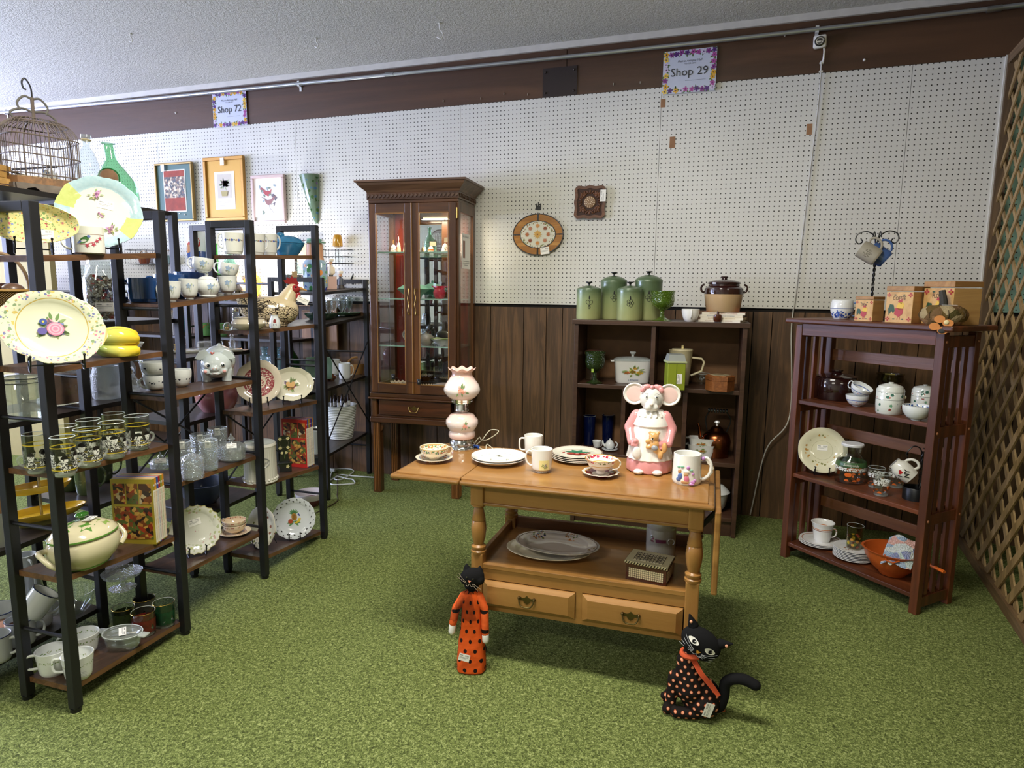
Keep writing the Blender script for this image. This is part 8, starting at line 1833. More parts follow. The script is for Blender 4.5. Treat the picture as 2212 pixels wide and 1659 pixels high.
for s_ in (1,.9): g.strip([(.031*s_*math.cos(a),h_*.55+.021*s_*math.sin(a)) for a in [2*PI*i/36 for i in range(36)]],.0012,lambda u,v: tuple(Vector(mp(u,v))*1.0),True)
mp2=cyl(r_*.965,0,.0024,-.1);g2=G()
for s_ in (1,.88): g2.strip([(.031*s_*math.cos(a),h_*.55+.021*s_*math.sin(a)) for a in [2*PI*i/36 for i in range(36)]],.001,mp2,True)
g2.obj('label_border',plain('5a5f70',.4),ck,smooth=0);text('lettering','COOKIES',.0115,lambda u,v: mp2(u,v+h_*.55),plain('5a5f70',.4),ck,sx=.92)
g=G()
for i in range(26): g.sphere((r_*.985*math.cos(2*PI*i/26),r_*.985*math.sin(2*PI*i/26),.014),(.005,.005,.006),8)
g.obj('beaded_foot',CKM,ck)['kind']='stuff'
P,_=putA(617,2,3,0,by=1020,back=0);kq=mpp(P);cl=thing('toy_wall_clock','small black painted clock-shaped ornament with yellow flowers before the cookbooks','ornament',P+Vector((-.01,.01,0)),toward(P)+R(6));BKP=plain('161816',.25,coat=.4)
G().box((0,0,9*kq),(.024,26*kq,18*kq),bev=.001).obj('drawer_box',BKP,cl,smooth=0);G().box((0,0,19*kq),(.03,30*kq,3*kq),bev=.001).obj('ledge',BKP,cl,smooth=0)
g=G();M9=Matrix(((0,0,1,-.012),(1,0,0,0),(0,1,0,0),(0,0,0,1)))
g.prism([(a*kq,b*kq) for a,b in ((-12,20),(12,20),(9,26),(8,40),(6,46),(13,48),(13,58),(14,66),(12,76),(5,78),(0,79),(-5,78),(-12,76),(-14,66),(-13,58),(-13,48),(-6,46),(-8,40),(-9,26))],0,.006,M9);g.obj('back_board',BKP,cl,smooth=0)
g=G();mp=lambda u,v: (-.0052,u*kq,v*kq)
for x,y,s_ in ((-8,72,2.6),(8,72,2.6),(-8,52,2.6),(8,52,2.6),(-5,41,2.2),(4,41,2.2)): flower(g,x,y,s_*1.5,mp,6,0,1)
g.cur=2;g.strip([(9*math.cos(a),62+9*math.sin(a)) for a in [2*PI*i/20 for i in range(20)]],1.2,mp,True);g.cur=3;g.strip([(0,28),(1,38)],1.2,mp)
g.obj('painted_flowers',[plain('d8d09a',.4),plain('b89a3a',.4),plain('4a4636',.4),plain('5a7a3a',.4)],cl,smooth=0)
g=G();flower(g,5,12,4,lambda u,v: (.0128,u*kq,v*kq),5,0,1);g.obj('drawer_flower',[plain('d8d09a',.4),plain('b89a3a',.4)],cl,smooth=0)
P,_=putA(664,2,3,0,by=1011,back=0);azb=toward(P)+R(58);kq=mpp(P);Hb=(1008-905)*kq*1.02
books('',P,azb,[('b8281e','5'),('2a4f9c','4'),('a8902c','3'),('9a2a5a','2'),('2a3f8c','1'),('b87a2c','6')],Hb,.135,None,PIC,'cookbooks, volumes 1 to 6',['red cookbook volume 5 with its food cover facing out, far bay','blue cookbook volume 4, second in the far bay set','olive cookbook volume 3, third in the far bay set','magenta cookbook volume 2, fourth in the far bay set','navy cookbook volume 1, fifth in the far bay set','amber cookbook volume 6, last of the far bay set'],bw=.0105)
# ---- far bay, bottom board
P,_=putA(640,2,4,0,by=1164,back=0);t_=standing('fruit_plate','white openwork-rim plate with pineapple and fruit on the far bottom board',P+Vector((-.01,0,0)),44*mpp(P),ceramic('cfd4da'),toward(P)+R(2),12,(16,.02,'brac'),stand='small black stand under the openwork fruit plate',sw=.05,lift=.008,well=.7)
r_=44*mpp(P);g=G()
for i in range(16):
    a=2*PI*i/16
    for rr_,s_ in ((.82,1.),(.92,.8)): g.disc(r_*rr_*math.cos(a+.2*(rr_ > .9)),r_*rr_*math.sin(a+.2*(rr_ > .9)),.0055*s_,.003*s_,lambda u,v: (u,v,.0155+(.0055 if rr_ > .9 else 0)),8,a+.9)
g.obj('rim_openings',plain('23201c',.8),t_,smooth=0)
g=G();mp=lambda u,v: (u,v,.0078)
for i in range(7): leaf(g,.0,.02,.026,.008,.4+i*.4,mp,0)
for a in (3.4,3.9,5.4,5.9): leaf(g,0,-.014,.034,.012,a,mp,0)
g.cur=1;g.disc(.002,.006,.013,.018,lambda u,v: (u,v,.0083),16,.2);g.cur=2;g.disc(-.016,-.014,.011,.011,lambda u,v: (u,v,.0086),14);g.cur=3
for k in range(3): g.strip([(.004+.004*k,-.024),(.018+.004*k,-.016),(.024+.003*k,-.002)],.006,lambda u,v: (u,v,.0088+.0001*k))
g.cur=4;g.disc(.026,.012,.004,.004,lambda u,v: (u,v,.0086),8);g.disc(.022,.017,.004,.004,lambda u,v: (u,v,.0086),8)
for k in range(-2,3): g.cur=5;g.strip([(-.009+.004*k,-.008),(.009+.004*k,.02)],.001,lambda u,v: (min(max(u,-.010),.014),v,.0087));g.strip([(.009+.004*k,-.008),(-.006+.004*k,.02)],.001,lambda u,v: (min(max(u,-.010),.014),v,.0088))
g.obj('pineapple_print',[plain(c,.3) for c in ('5a8a5a','b8863a','a8482a','d0b83c','3a4a9a','5a3a1c')],t_,smooth=0)
P,_=putA(580,2,4,0,by=1188,back=0);standing('berry_plate','cream plate with dark red berry sprigs, turned away behind the post',P+Vector((-.03,.02,0)),45*mpp(P),deco('d4ceb8',[('fill',(),['7a3a34','8a4a3a','d4ceb8','d4ceb8','7a7a4a','d4ceb8'],40,.3)]),toward(P)-R(52),12,(8,.02,'brac'),stand='small black stand under the berry plate',sw=.045,lift=.008)
# ================================================================ back row of racks and beyond
def lineB(f=.5):
    d=Vector((-.348,.02))*f;a=Vector(BF[0])+d;b=Vector(BF[3])+d;return ((a.x,a.y),(b.x,b.y))
def putB(cx,z,w_=0,f=.5):
    (a,b)=lineB(f);P=onv(cx,600,a,b)
    for _ in range(2): P=onv(cx,pyat(P,z),a,b)
    P.z=z+.0005;return P,w_/2*mpp(P)
# birdcage
P,_=putB(88,1.577,0,.5);kq=mpp(P);bc=thing('birdcage','weathered bamboo birdcage with domed top and looped handles on the rear rack','birdcage',P,toward(P)+R(20))
a_=66*kq;H_=zat(88,262,P)-P.z
BAMB=plain('6f6258',.7,var=.15);BAMD=plain('3a322c',.7)
def sqf(th,r): n_=5.;s_=(abs(math.cos(th))**n_+abs(math.sin(th))**n_)**(-1/n_);return (r*math.cos(th)*s_,r*math.sin(th)*s_)
zb0,zs=34*kq,H_*.74
N_=52
for i in range(N_):
    th=2*PI*i/N_;x,y=sqf(th,a_);pts=[(x,y,zb0),(x,y,zs)]
    for k in range(1,7): t0=k/6*PI/2;c_=.35+.65*math.cos(t0);pts.append((x*c_,y*c_,zs+(H_-zs)*math.sin(t0)))
    o_=G().tube(pts,.0013 if i % 13 else .0032,5).obj('bar',BAMB,bc)
for z_,s_ in ((zb0+.012,1.01),(zb0+(zs-zb0)*.55,1.01),(zs,1.01),(zs+(H_-zs)*.72,.78),(H_,.36)):
    G().tube([(*sqf(th,a_*s_),z_) for th in [2*PI*i/48 for i in range(48)]],.0024,6,closed=True).obj('ring',BAMB,bc)
g=G();pr=[(*sqf(2*PI*i/40,a_*1.04),) for i in range(40)]
g.prism(pr,20*kq,zb0);g.obj('wooden_base',wood('6a5038','9c7048',0,12,.6,name='m_cage_base'),bc,smooth=30)
G().prism([(*sqf(2*PI*i/40,a_*.97),) for i in range(40)],zb0,zb0+.004).obj('tray_paper',plain('b8a88c',.8),bc,smooth=0)
for k in range(4):
    rot=Matrix.Rotation(k*PI/2,4,'Z') @ Matrix(((1,0,0,0),(0,0,-1,-a_*1.0),(0,1,0,0),(0,0,0,1)))
    G().prism([(-a_,20*kq),(a_,20*kq),(a_*.98,0),(a_*.86,0),(a_*.7,10*kq),(a_*.5,13*kq),(a_*.3,4*kq),(0,1*kq),(-a_*.3,4*kq),(-a_*.5,13*kq),(-a_*.7,10*kq),(-a_*.86,0),(-a_*.98,0)],0,.006,rot).obj('carved_skirt',plain('6e6358',.7,var=.5),bc,smooth=0)
for (x0,y0,x1,y1,z_) in ((-.9,-.4,.9,.2,zb0+.045),(-.9,.3,.3,-.9,zb0+.02)): G().tube([(x0*a_,y0*a_,z_),(x1*a_,y1*a_,z_)],.004,8).obj('perch',BAMD,bc)
for w_,h0_,h1_ in ((36*kq,H_-.004,H_+20*kq),(24*kq,H_+16*kq,H_+46*kq)):
    G().tube(spline([(0,-w_,h0_),(0,-w_*1.15,(h0_+h1_)/2),(0,-w_*.6,h1_),(0,0,h1_-3*kq),(0,w_*.6,h1_),(0,w_*1.15,(h0_+h1_)/2),(0,w_,h0_)],6),.0038,8).obj('loop_handle',plain('6d6a64',.6),bc)
G().tube([(0,0,H_-.01),(0,0,H_+46*kq)],.006,8).obj('centre_post',BAMB,bc)
G().tube(spline([(0,0,H_+44*kq),(0,0,H_+60*kq),(0,-3*kq,H_+72*kq),(0,-10*kq,H_+82*kq),(0,-16*kq,H_+74*kq),(0,-14*kq,H_+62*kq),(0,-9*kq,H_+60*kq)],6),.003,7).obj('iron_hook',plain('1e1e20',.5),bc)
g=G()
for x,y in ((-.01,.045),(.03,.02)):
    g.lathe([(0,0),(.016,0),(.02,.02),(.017,.034),(0,.034)],16,c=(x,y,zb0+.0045))
g.obj('seed_cup',deco('c8ccd0',[('fill',(),['3a5a9a','c8ccd0','c8ccd0'],60,.35)]),bc)
# crates left of the cage
for i,(dy,dz,w_) in enumerate(((-.17,0,.12),(-.15,.045,.09))):
    t_=thing('wooden_crate',['small pine crate beside the birdcage at the picture edge','smaller pine crate stacked on the first beside the birdcage'][i],'crate',P+Vector((-.02,dy,dz+.0005)),.3*i);g=G()
    CRW=wood('a07a40','c89c58',0,10,.6)
    for s_ in (-1,1):
        for zz in (.008,.030): G().box((0,s_*w_*.4,zz+.004),(w_,.006,.018)).obj('slat',CRW,t_,smooth=0);G().box((s_*w_*.48,0,zz+.004),(.006,w_*.78,.018)).obj('slat',CRW,t_,smooth=0)
    G().box((0,0,.002),(w_,w_*.8,.004)).obj('bottom',CRW,t_,smooth=0)
# tall clear bottle and green demijohn
P,_=putB(197,1.577,0,.62);kq=mpp(P);H_=zat(187,292,P)-P.z;t_=thing('glass_bottle','tall clear ribbed glass bottle with a string tag behind the blue-edged plate','bottle',P,toward(P));r_=29*kq
G().lathe([(0,0),(r_*.95,0),(r_,.01),(r_*.96,H_*.2),(r_*.9,H_*.24),(r_*.97,H_*.28),(r_*.97,H_*.42),(r_*.9,H_*.46),(r_*.95,H_*.5),(r_*.85,H_*.6),(r_*.5,H_*.76),(r_*.28,H_*.84),(r_*.26,H_*.95),(r_*.36,H_*.96),(r_*.34,H_),(r_*.2,H_)],36).obj('glass_body',glass('dfe8e8',gloss=1.5,dens=.13),t_);G().tube([(r_*.3*math.cos(a),r_*.3*math.sin(a),H_*.93) for a in [2*PI*i/14 for i in range(14)]],.003,5,closed=True).obj('string',plain('c8b890',.8),t_)
P,_=putB(262,1.577,0,.5);kq=mpp(P);H_=zat(245,311,P)-P.z;t_=thing('green_demijohn','large pear-shaped green glass wine decanter with cork pocket, on the rear rack','bottle',P,toward(P));r_=40*kq
GG2=glass('7cc48a',gloss=1.4,dens=.16,name='m_bright_green_glass')
gp=[(0,0),(.5,0),(.8,.04),(1,.18),(1,.32),(.88,.46),(.6,.6),(.36,.70),(.24,.78),(.22,.985),(.34,.99),(.32,1),(.2,1)]
G().lathe([(a*r_,b*H_) for a,b in gp],40,fx=lambda r,a,z: (r*math.cos(a)*.75,r*math.sin(a)-(z/H_)*16*kq,z)).obj('glass_body',GG2,t_)
G().lathe([(0,0),(17*kq,0),(17*kq,4*kq),(14*kq,5*kq),(0,6*kq)],28,fx=lambda r,a,z: (r_*.78+z,r*math.cos(a)-18*kq,r*math.sin(a)+H_*.45)).obj('cork_disc',plain('8a6a50',.9,var=.3),t_)
G().tube([(r_*.78,19*kq*math.cos(a)-18*kq,19*kq*math.sin(a)+H_*.45) for a in [2*PI*i/28 for i in range(28)]],.0026,6,closed=True).obj('pocket_rim',glass('3f8a50',dens=.6),t_)
# jar of buttons
P,_=putB(226,1.14,0,.22);kq=mpp(P);H_=zat(226,562,P)-P.z;r_=35*kq;t_=thing('button_jar','large glass jar full of assorted buttons behind the front row','jar',P,toward(P))
G().lathe([(0,0),(r_*.92,0),(r_,.008),(r_,H_*.70),(r_*.8,H_*.84),(r_*.66,H_*.9),(r_*.7,H_*.93),(r_*.7,H_),(r_*.64,H_),(r_*.62,H_*.9),(r_*.96,H_*.7),(r_*.95,.01),(0,.008)],36).obj('glass_jar',CLEAR,t_)
g=G();rr=random.Random(8);cols=['c8bfa8','4a423a','8a7a60','2a2826','e0dcd0','7a6a5a','9a9484','a83a34']
mats=[plain(c,.3) for c in cols]
for i in range(520):
    z_=rr.uniform(.012,H_*.74);th=rr.uniform(0,2*PI);rad=r_*.90*(1 if rr.random() < .75 else rr.uniform(.2,1));s_=rr.uniform(.004,.009)
    M_=Matrix.Translation((rad*math.cos(th),rad*math.sin(th),z_)) @ Matrix.Rotation(th,4,'Z') @ Matrix.Rotation(PI/2+rr.uniform(-.6,.6),4,'Y') @ Matrix.Rotation(rr.uniform(-.5,.5),4,'X')
    g.xf=M_;g.cur=rr.randrange(8);g.lathe([(0,-.001),(s_*.9,-.001),(s_,0),(s_*.85,.0014),(s_*.6,.0008),(0,.0008)],10)
g.xf=None;o_=g.obj('buttons',mats,t_,smooth=40);o_['kind']='stuff'
sticker(t_,Matrix.Translation((r_+.001,.004,H_*.24)) @ MYZ,.062,.032)
# vases and glass behind
def simple(name,label,cat,cx,z,prof,mat,f=.5,part='body',grp=None,scx=1,P=None,sm=40):
    if P is None: P,_=putB(cx,z,0,f)
    kq=mpp(P);t_=thing(name,label,cat,P,toward(P),grp);G().lathe([(a*kq,b*kq) for a,b in prof],32).obj(part,mat,t_,smooth=sm);return t_,kq,P
simple('fluted_vase','tall slim fluted clear glass vase on the rear rack','vase',92,1.14,[(0,0),(13,0),(10,10),(9,60),(13,140),(12,140),(8,60),(0,8)],PRESS,.3,'glass_body')
simple('glass_keeper','square-shouldered clear glass keeper beside the slim vase','jar',122,1.14,[(0,0),(22,0),(23,3),(23,34),(20,42),(8,44),(0,44)],PRESS,.45,'glass_body')
t_,kq,P=simple('trumpet_vase','clear glass trumpet vase left of the button jar','vase',178,1.14,[(0,0),(16,0),(14,5),(6,20),(7,60),(16,118),(15,118),(5,60),(0,24)],CLEAR,.5,'glass_body')
t_,kq,P=simple('tissue_flower','pink and red paper rose in clear wrap left of the button jar','ornament',166,1.14,[(0,0),(7,0),(12,22),(9,40),(0,46)],plain('d8a0a4',.5,var=.3),.7)
# basket with handle, gourds in it
P,_=putB(12,1.14,0,.35);kq=mpp(P);bk=thing('wicker_basket','round woven wicker basket with hoop handle at the left edge, wooden fruit inside','basket',P,toward(P))
t=NT('m_wicker');X=t.xyz();an=t.math('ARCTAN2',X[1],X[0]);wv=t.mul(t.math('SINE',t.mul(an,64)),t.math('SINE',t.mul(X[2],900)));WK=t.done(t.bsdf(t.ramp(t.add(t.mul(wv,.5),.5),[(.2,lin('4e3616')),(.8,lin('a07a3c'))]),.6,normal=t.bump(wv,.003)))
G().lathe([(0,0),(36*kq,0),(40*kq,6*kq),(50*kq,70*kq),(52*kq,74*kq),(48*kq,74*kq),(38*kq,8*kq),(0,6*kq)],60).obj('basket_body',WK,bk);G().tube([(51*kq*math.cos(a),51*kq*math.sin(a),74*kq) for a in [2*PI*i/60 for i in range(60)]],.004,8,closed=True).obj('braided_rim',plain('a8803c',.6,var=.2),bk)
for s_ in (0,.007): G().tube([(s_,48*kq*math.cos(a),74*kq+78*kq*math.sin(a)) for a in [PI*i/24 for i in range(25)]],.0055,8).obj('hoop_handle',plain('9a7c5c',.6),bk)
for i,(x,y,c) in enumerate(((.01,-.03,'4a2a16'),(.02,.028,'6a5040'),(-.03,0,'3a2010'))): 
    t_=thing('wooden_fruit',['dark wooden pear lying in the basket','paler wooden fruit at the right in the basket','dark wooden fruit at the back of the basket'][i],'wooden fruit',P+Matrix.Rotation(toward(P),3,'Z') @ Vector((x,y,68*kq)),0);G().sphere((0,0,.01),(.03,.035,.024),18).obj('fruit_body',wood(c,c,0,12,.35,coat=.2),t_)
# clip-top jars
def clipjar(label,cx,z,w_,h_,f,P=None,cont=None,M=None):
    P=P or putB(cx,z,0,f)[0];kq=mpp(P);r_=w_/2*kq;H_=h_*kq;t_=thing('clip_jar',label,'jar',P,toward(P))
    G().lathe([(0,0),(r_*.92,0),(r_,.006),(r_,H_*.72),(r_*.86,H_*.8),(r_*.86,H_*.86),(r_*.8,H_*.86),(r_*.8,H_*.8),(r_*.95,H_*.7),(r_*.95,.01),(0,.01)],36).obj('glass_body',glass('e2e8dc',gloss=1.4,dens=.1),t_)
    l_=G().lathe([(r_*.86,H_*.87),(r_*.9,H_*.89),(r_*.88,H_*.95),(r_*.6,H_),(0,H_)],36).obj('glass_lid',glass('e2e8dc',gloss=1.6,dens=.25),t_)
    g=G()
    for zz in (.82,.92): g.tube([(r_*.92*math.cos(a),r_*.92*math.sin(a),H_*zz) for a in [2*PI*i/30 for i in range(30)]],.0014,5,closed=True)
    g.tube([(0,-r_*.92,H_*.82),(0,-r_*1.25,H_*.74),(0,-r_*1.2,H_*.9),(0,-r_*.92,H_*.92)],.0016,5);g.obj('wire_clip',plain('4a4c4a',.3,.7),t_)
    if cont: G().lathe([(0,.011),(r_*.93,.011),(r_*.93,H_*.55),(0,H_*.58)],28).obj('contents',plain(cont,.7,var=.4),t_)
    return t_
clipjar('wide glass clip-top jar at the left of the rear rack, third board',52,.835,88,96,.15)
P,_=putB(128,.84,0,.45);kq=mpp(P);t_=thing('square_jar','tall square glass jar with brown contents behind the platter','jar',P,toward(P)+.5);G().box((0,0,62*kq),(60*kq,60*kq,124*kq),bev=.006).obj('glass_body',glass('dfe4dc',gloss=1.4,dens=.08),t_);G().box((0,0,34*kq),(54*kq,54*kq,62*kq),bev=.004).obj('contents',plain('7a5038',.6,var=.5),t_)
t_,kq,P=simple('frosted_pitcher','frosted glass pitcher with pale contents on the third rear board','pitcher',233,.84,[(0,0),(26,0),(28,4),(29,50),(24,66),(25,70),(22,70),(20,66),(0,10)],glass('dce2e0',rough=.25,dens=.4,rel=('v',200,.003)),.3,'glass_body');handle(G(),26*kq,16*kq,60*kq,R(-100),.016,.003).obj('handle',glass('dce2e0',dens=.3),t_);G().lathe([(0,72*kq),(16*kq,72*kq),(16*kq,80*kq),(0,82*kq)],24).obj('white_lid',plain('d8dcdc',.4),t_)
t_,kq,P=simple('figured_vase','blue and red figured porcelain vase behind the frosted pitcher','vase',208,.84,[(0,0),(18,0),(22,30),(22,90),(18,110),(0,110)],deco('c8ccd4',[('fill',(),['3a4a8a','c8ccd4','a84a3a','c8ccd4','4a5a9a'],60,.38)]),.75)
P,_=putB(262,.84,0,.8);standing('oval_sign_plate','white plate with black printed lettering at the back of the third rear board',P,.06,ceramic('d0d4d8'),toward(P),10);
P,_=putB(330,.84,0,.5);tumbler('flared_vase','flared cut-crystal vase behind the stacked white bowls',P,.05,.12,CUT,tr=.55,cat='vase')
# two-tier yellow tray
P=onz(92,1120,.437);P,_=putB(92,.435,0,.35);kq=mpp(P);ty_=thing('tiered_tray','two-tier yellow oval serving tray with metal post on the rear rack','tray',P,toward(P)+R(12));YEL=plain('d9b53a',.18,coat=.4,var=.05);YU=plain('8f8a4c',.4)
tf=lambda sx_,sy_: (lambda r,a,z: (r*math.cos(a)*sx_,r*math.sin(a)*sy_,z))
for i,(z_,sx_,sy_) in enumerate(((14*kq,.062,84*kq),(72*kq,.05,60*kq))):
    G().lathe([(0,z_),(.8,z_),(.94,z_+8*kq),(1,z_+15*kq),(.97,z_+15*kq),(.9,z_+9*kq),(.78,z_+3*kq),(0,z_+3*kq)],48,fx=tf(sx_,sy_)).obj('tier',YEL,ty_)
G().lathe([(0,0),(.5,0),(.55,12*kq),(.6,14*kq),(0,14*kq)],40,fx=tf(.062,84*kq)).obj('foot',YU,ty_);G().tube([(0,0,14*kq),(0,0,118*kq)],.0045,10).obj('metal_post',metal('8a8478',.3),ty_);G().tube([(.004,8*kq*math.cos(a),124*kq+8*kq*math.sin(a)) for a in [2*PI*i/16 for i in range(16)]],.002,6,closed=True).obj('ring_handle',metal('8a8478',.3),ty_)
for i,(cx,f) in enumerate(((188,.5),(222,.75),(152,.8))):
    GM=deco('5a6c4a',[('band',(.03,.06),['6f8060','5a6c4a','8a9a78'],60,.4)]);P,_=putB(cx,.47,0,f);kq=mpp(P);cup('mug',['sage green mug with embossed panel, front of the three on the rear rack','sage green mug right of the front one on the rear rack','sage green mug behind the yellow tray'][i],'mug',P,22*kq,60*kq,GM,100,tr=.86,group='sage green mugs')
# utensil crock and copper pot at the edge
P,_=putB(4,.435,0,.2);kq=mpp(P);t_=thing('utensil_crock','pale ribbed crock holding wooden utensils at the left edge','crock',P,toward(P));G().lathe([(0,0),(28*kq,0),(30*kq,70*kq),(31*kq,74*kq),(28*kq,74*kq),(0,10*kq)],36).obj('crock_body',ceramic('a8aaa2'),t_)
for i in range(4): u_=G().tube([(.01*math.cos(i*2),.01*math.sin(i*2),.02),(.025*math.cos(i*2),.025*math.sin(i*2),.16)],.005,7);u_.sphere((.026*math.cos(i*2),.026*math.sin(i*2),.17),(.012,.005,.02),10);uo=u_.obj('wooden_spoon',wood('7a5a38','a87c4c',2,12,.6));uo.location=P;tag(uo,['wooden spoon leaning left in the edge crock','wooden spoon leaning back in the edge crock','wooden spoon leaning right in the edge crock','wooden spoon leaning forward in the edge crock'][i],'spoon')
P,_=putB(2,.2,0,.3);t_=thing('copper_mould','dull copper mould on the lower left rear board','mould',P+Vector((0,0,-.115)),0);G().lathe([(0,0),(.05,0),(.06,.02),(.055,.06),(0,.07)],28).obj('copper_body',metal('9a6a48',.35),t_)
# enamelled mugs pile, bottom board
EN=deco('c8ccc8',[],rough=.2);NV=plain('1c2848',.2)
def enam(label,P,rx,ry,ang=90,h_=.085,r_=.043,az=None):
    M_=Matrix.Translation(P) @ Matrix.Rotation(toward(P) if az is None else az,4,'Z') @ Matrix.Rotation(R(rx),4,'X') @ Matrix.Rotation(R(ry),4,'Y')
    t_=cup('enamel_mug',label,'mug',(0,0,0),r_,h_,plain('c4c8c4',.15,coat=.4),ang,M_=M_,tr=.95,out=.026,hr=.0045,group='white enamelware mugs',h0=.25,h1=.85);G().tube([(r_*math.cos(a),r_*math.sin(a),h_) for a in [2*PI*i/32 for i in range(32)]],.0018,6,closed=True).obj('navy_rim',NV,t_);return t_
zb=.0855
def low(cx,py,z): P=onz(cx,py,z);return P
P0=low(48,1388,zb);P1=low(86,1368,zb);P2=low(-6,1425,zb)
enam('white enamel mug standing upright at the front of the pile',P0,0,0,70);enam('white enamel mug standing behind the tilted one, handle right',P1+Vector((-.06,.04,0)),0,0,95)
enam('white enamel mug with blue rim lying tilted on the pile',low(62,1322,.205)+Vector((0,0,-.01)),-38,0,100);enam('white enamel mug at the left picture edge',P2,0,0,60)
enam('white enamel mug tipped over at the back of the pile',P1+Vector((-.15,-.02,.0)),0,12,-60)
t_=thing('enamel_pitcher','white enamel pitcher with clip lid rising behind the mug pile','pitcher',low(80,1330,zb)+Vector((-.13,.06,0)),0);G().lathe([(0,0),(.055,0),(.055,.02),(.035,.16),(.038,.19),(.034,.19),(0,.01)],32).obj('pitcher_body',plain('c4c8c4',.15,coat=.4),t_);G().tube(spline([(.03,-.01,.18),(.07,-.02,.17),(.08,-.02,.08),(.05,-.01,.05)],5),.005,7).obj('handle',plain('c4c8c4',.15),t_)
P=low(152,1338,zb);t_=thing('glass_bowl','large clear glass bowl on the bottom rear board','bowl',P+Vector((-.03,.03,0)),0);G().lathe([(0,0),(.035,0),(.065,.03),(.078,.075),(.080,.09),(.077,.09),(.073,.07),(.03,.006),(0,.006)],40).obj('glass_body',CLEAR,t_)
P=low(275,1272,.2005);t_=thing('cake_stand','small cut-glass cake stand on the lower rear board','cake stand',P+Vector((-.02,.0,0)),0);G().lathe([(0,.002),(.042,0),(.044,.003),(.012,.010),(.008,.03),(.010,.042),(.06,.05),(.066,.062),(.062,.062),(.05,.054),(0,.052)],44).obj('glass_body',CUT,t_);sticker(t_,Matrix.Translation((.012,.02,.008)),.03,.02)
# third rear bay: tray of bits, pink tureen, blue bowl, glass
P,_=putB(440,.97,0,.4);t_=thing('serving_tray','long white tray with trinkets on the far rear rack','tray',P,toward(P));G().box((0,0,.006),(.12,.34,.012),bev=.005).obj('tray_body',ceramic('b8b8ac'),t_)
for i,(dy,c,nm,s_) in enumerate(((-.14,'b02a6a','magenta thread spool on the white tray, lower',.014),(-.11,'b09a30','mustard thread spool on the white tray',.013),(-.085,'c8a0a0','pale pink trinket standing on the white tray',.012))):
    Q=P+Matrix.Rotation(toward(P),3,'Z') @ Vector((.02,dy,.0125));o_=thing('thread_spool',nm,'spool',Q,0);G().lathe([(0,0),(s_,0),(s_,.003),(s_*.8,.005),(s_*.8,.022),(s_,.024),(s_,.027),(0,.027)],18).obj('spool_body',plain(c,.5),o_)
Q=P+Matrix.Rotation(toward(P),3,'Z') @ Vector((0,.03,.0125));t_=thing('crystal_dish','oblong cut-crystal dish on the white tray','dish',Q,toward(P));G().box((0,0,.018),(.08,.11,.036),bev=.008).obj('glass_body',CUT,t_)
Q=P+Matrix.Rotation(toward(P),3,'Z') @ Vector((0,.125,.0125));t_=thing('perfume_bottle','small cut-glass bottle with stopper at the end of the white tray','bottle',Q,0);G().lathe([(0,0),(.014,0),(.016,.03),(.006,.045),(.006,.05),(.010,.06),(.004,.075),(0,.076)],16).obj('glass_body',CUT,t_)
t_,kq,P=simple('pink_tureen','round dusty-pink ceramic tureen on the lower rear rack','tureen',470,.69,[(0,0),(30,0),(42,20),(44,36),(38,54),(24,64),(6,67),(0,67)],deco('a8686c',[],rough=.15),.25)
t_,kq,P=simple('blue_bowl','deep slate-blue stoneware bowl low on the rear rack','bowl',440,.25,[(0,0),(24,0),(44,24),(50,46),(47,46),(40,24),(0,6)],plain('3e4a60',.3,coat=.2),.4)
t_,kq,P=simple('copper_bowl','small dark bowl with copper rim behind the cookie jar','bowl',545,.69,[(0,0),(14,0),(26,14),(30,26),(28,26),(0,4)],plain('241a14',.3,.2),.35)
P,_=putB(560,.97,0,.3);PB,_=putB(545,.97,0,.4)
t_=thing('striped_glass_bucket','large clear glass vase painted with yellow-green reeds','vase',PB+Vector((-.02,.02,-.275)),toward(PB));t=NT('m_reeds');X=t.xyz();an=t.math('ARCTAN2',X[1],X[0]);n_=t.noise(14,1,v=t.mapv((1,1,.12)))[0]
mk=t.mul(t.lt(X[2],t.add(.07,t.mul(n_,.05))),t.gt(t.math('SINE',t.add(t.mul(an,34),t.mul(n_,14))),.35));G().lathe([(0,0),(.05,0),(.052,.01),(.062,.14),(.059,.14),(.05,.01),(0,.008)],36).obj('glass_body',mixclear(t,mk,lin('8a9a38'),'d8e4dc'),t_)
BLG=glass('9cc4d4',dens=.2,rel=('v',60,.004),gloss=1.5,name='m_pale_blue_glass')
# ================================================================ wall rack behind: bottles, amber plate, boxes, assumed glow lamp
def wallP(cx,z,Y): 
    P=ony(cx,600,Y);v=Vector((P.x,P.y,z));P=ony(cx,pyat(v,z),Y);P.z=z+.0005;return P
RZ1=1.18
for i,(cx,ty,c,w_) in enumerate(((459,520,'5fce4a',16),(473,526,'6fd85a',14),(500,512,'9ad0b0',26))):
    P=wallP(cx,RZ1,-.18);kq=mpp(P);H_=zat(cx,ty,P)-P.z;r_=w_*.7*kq;t_=thing('glass_bottle',['bright green glass bottle, left, glowing against the pegboard','bright green glass bottle, right, glowing against the pegboard','pale aqua glass bottle behind the white cups'][i],'bottle',P,0)
    G().lathe([(0,0),(r_,0),(r_,H_*.5),(r_*.3,H_*.72),(r_*.28,H_),(0,H_)],24).obj('glass_body',glass(c,dens=.2),t_)
P=wallP(553,RZ1,-.10);t_=standing('amber_plate','round amber pressed-glass plate standing against the bright pegboard',P+Vector((0,.0,.0)),.085,glass('e89a2c',dens=.35,rel=('v',70,.004),name='m_amber_plate_glass'),-PI/2,8,stand='black wire stand under the amber glass plate',sw=.08)
t_.location.z+=.07 if 0 else 0
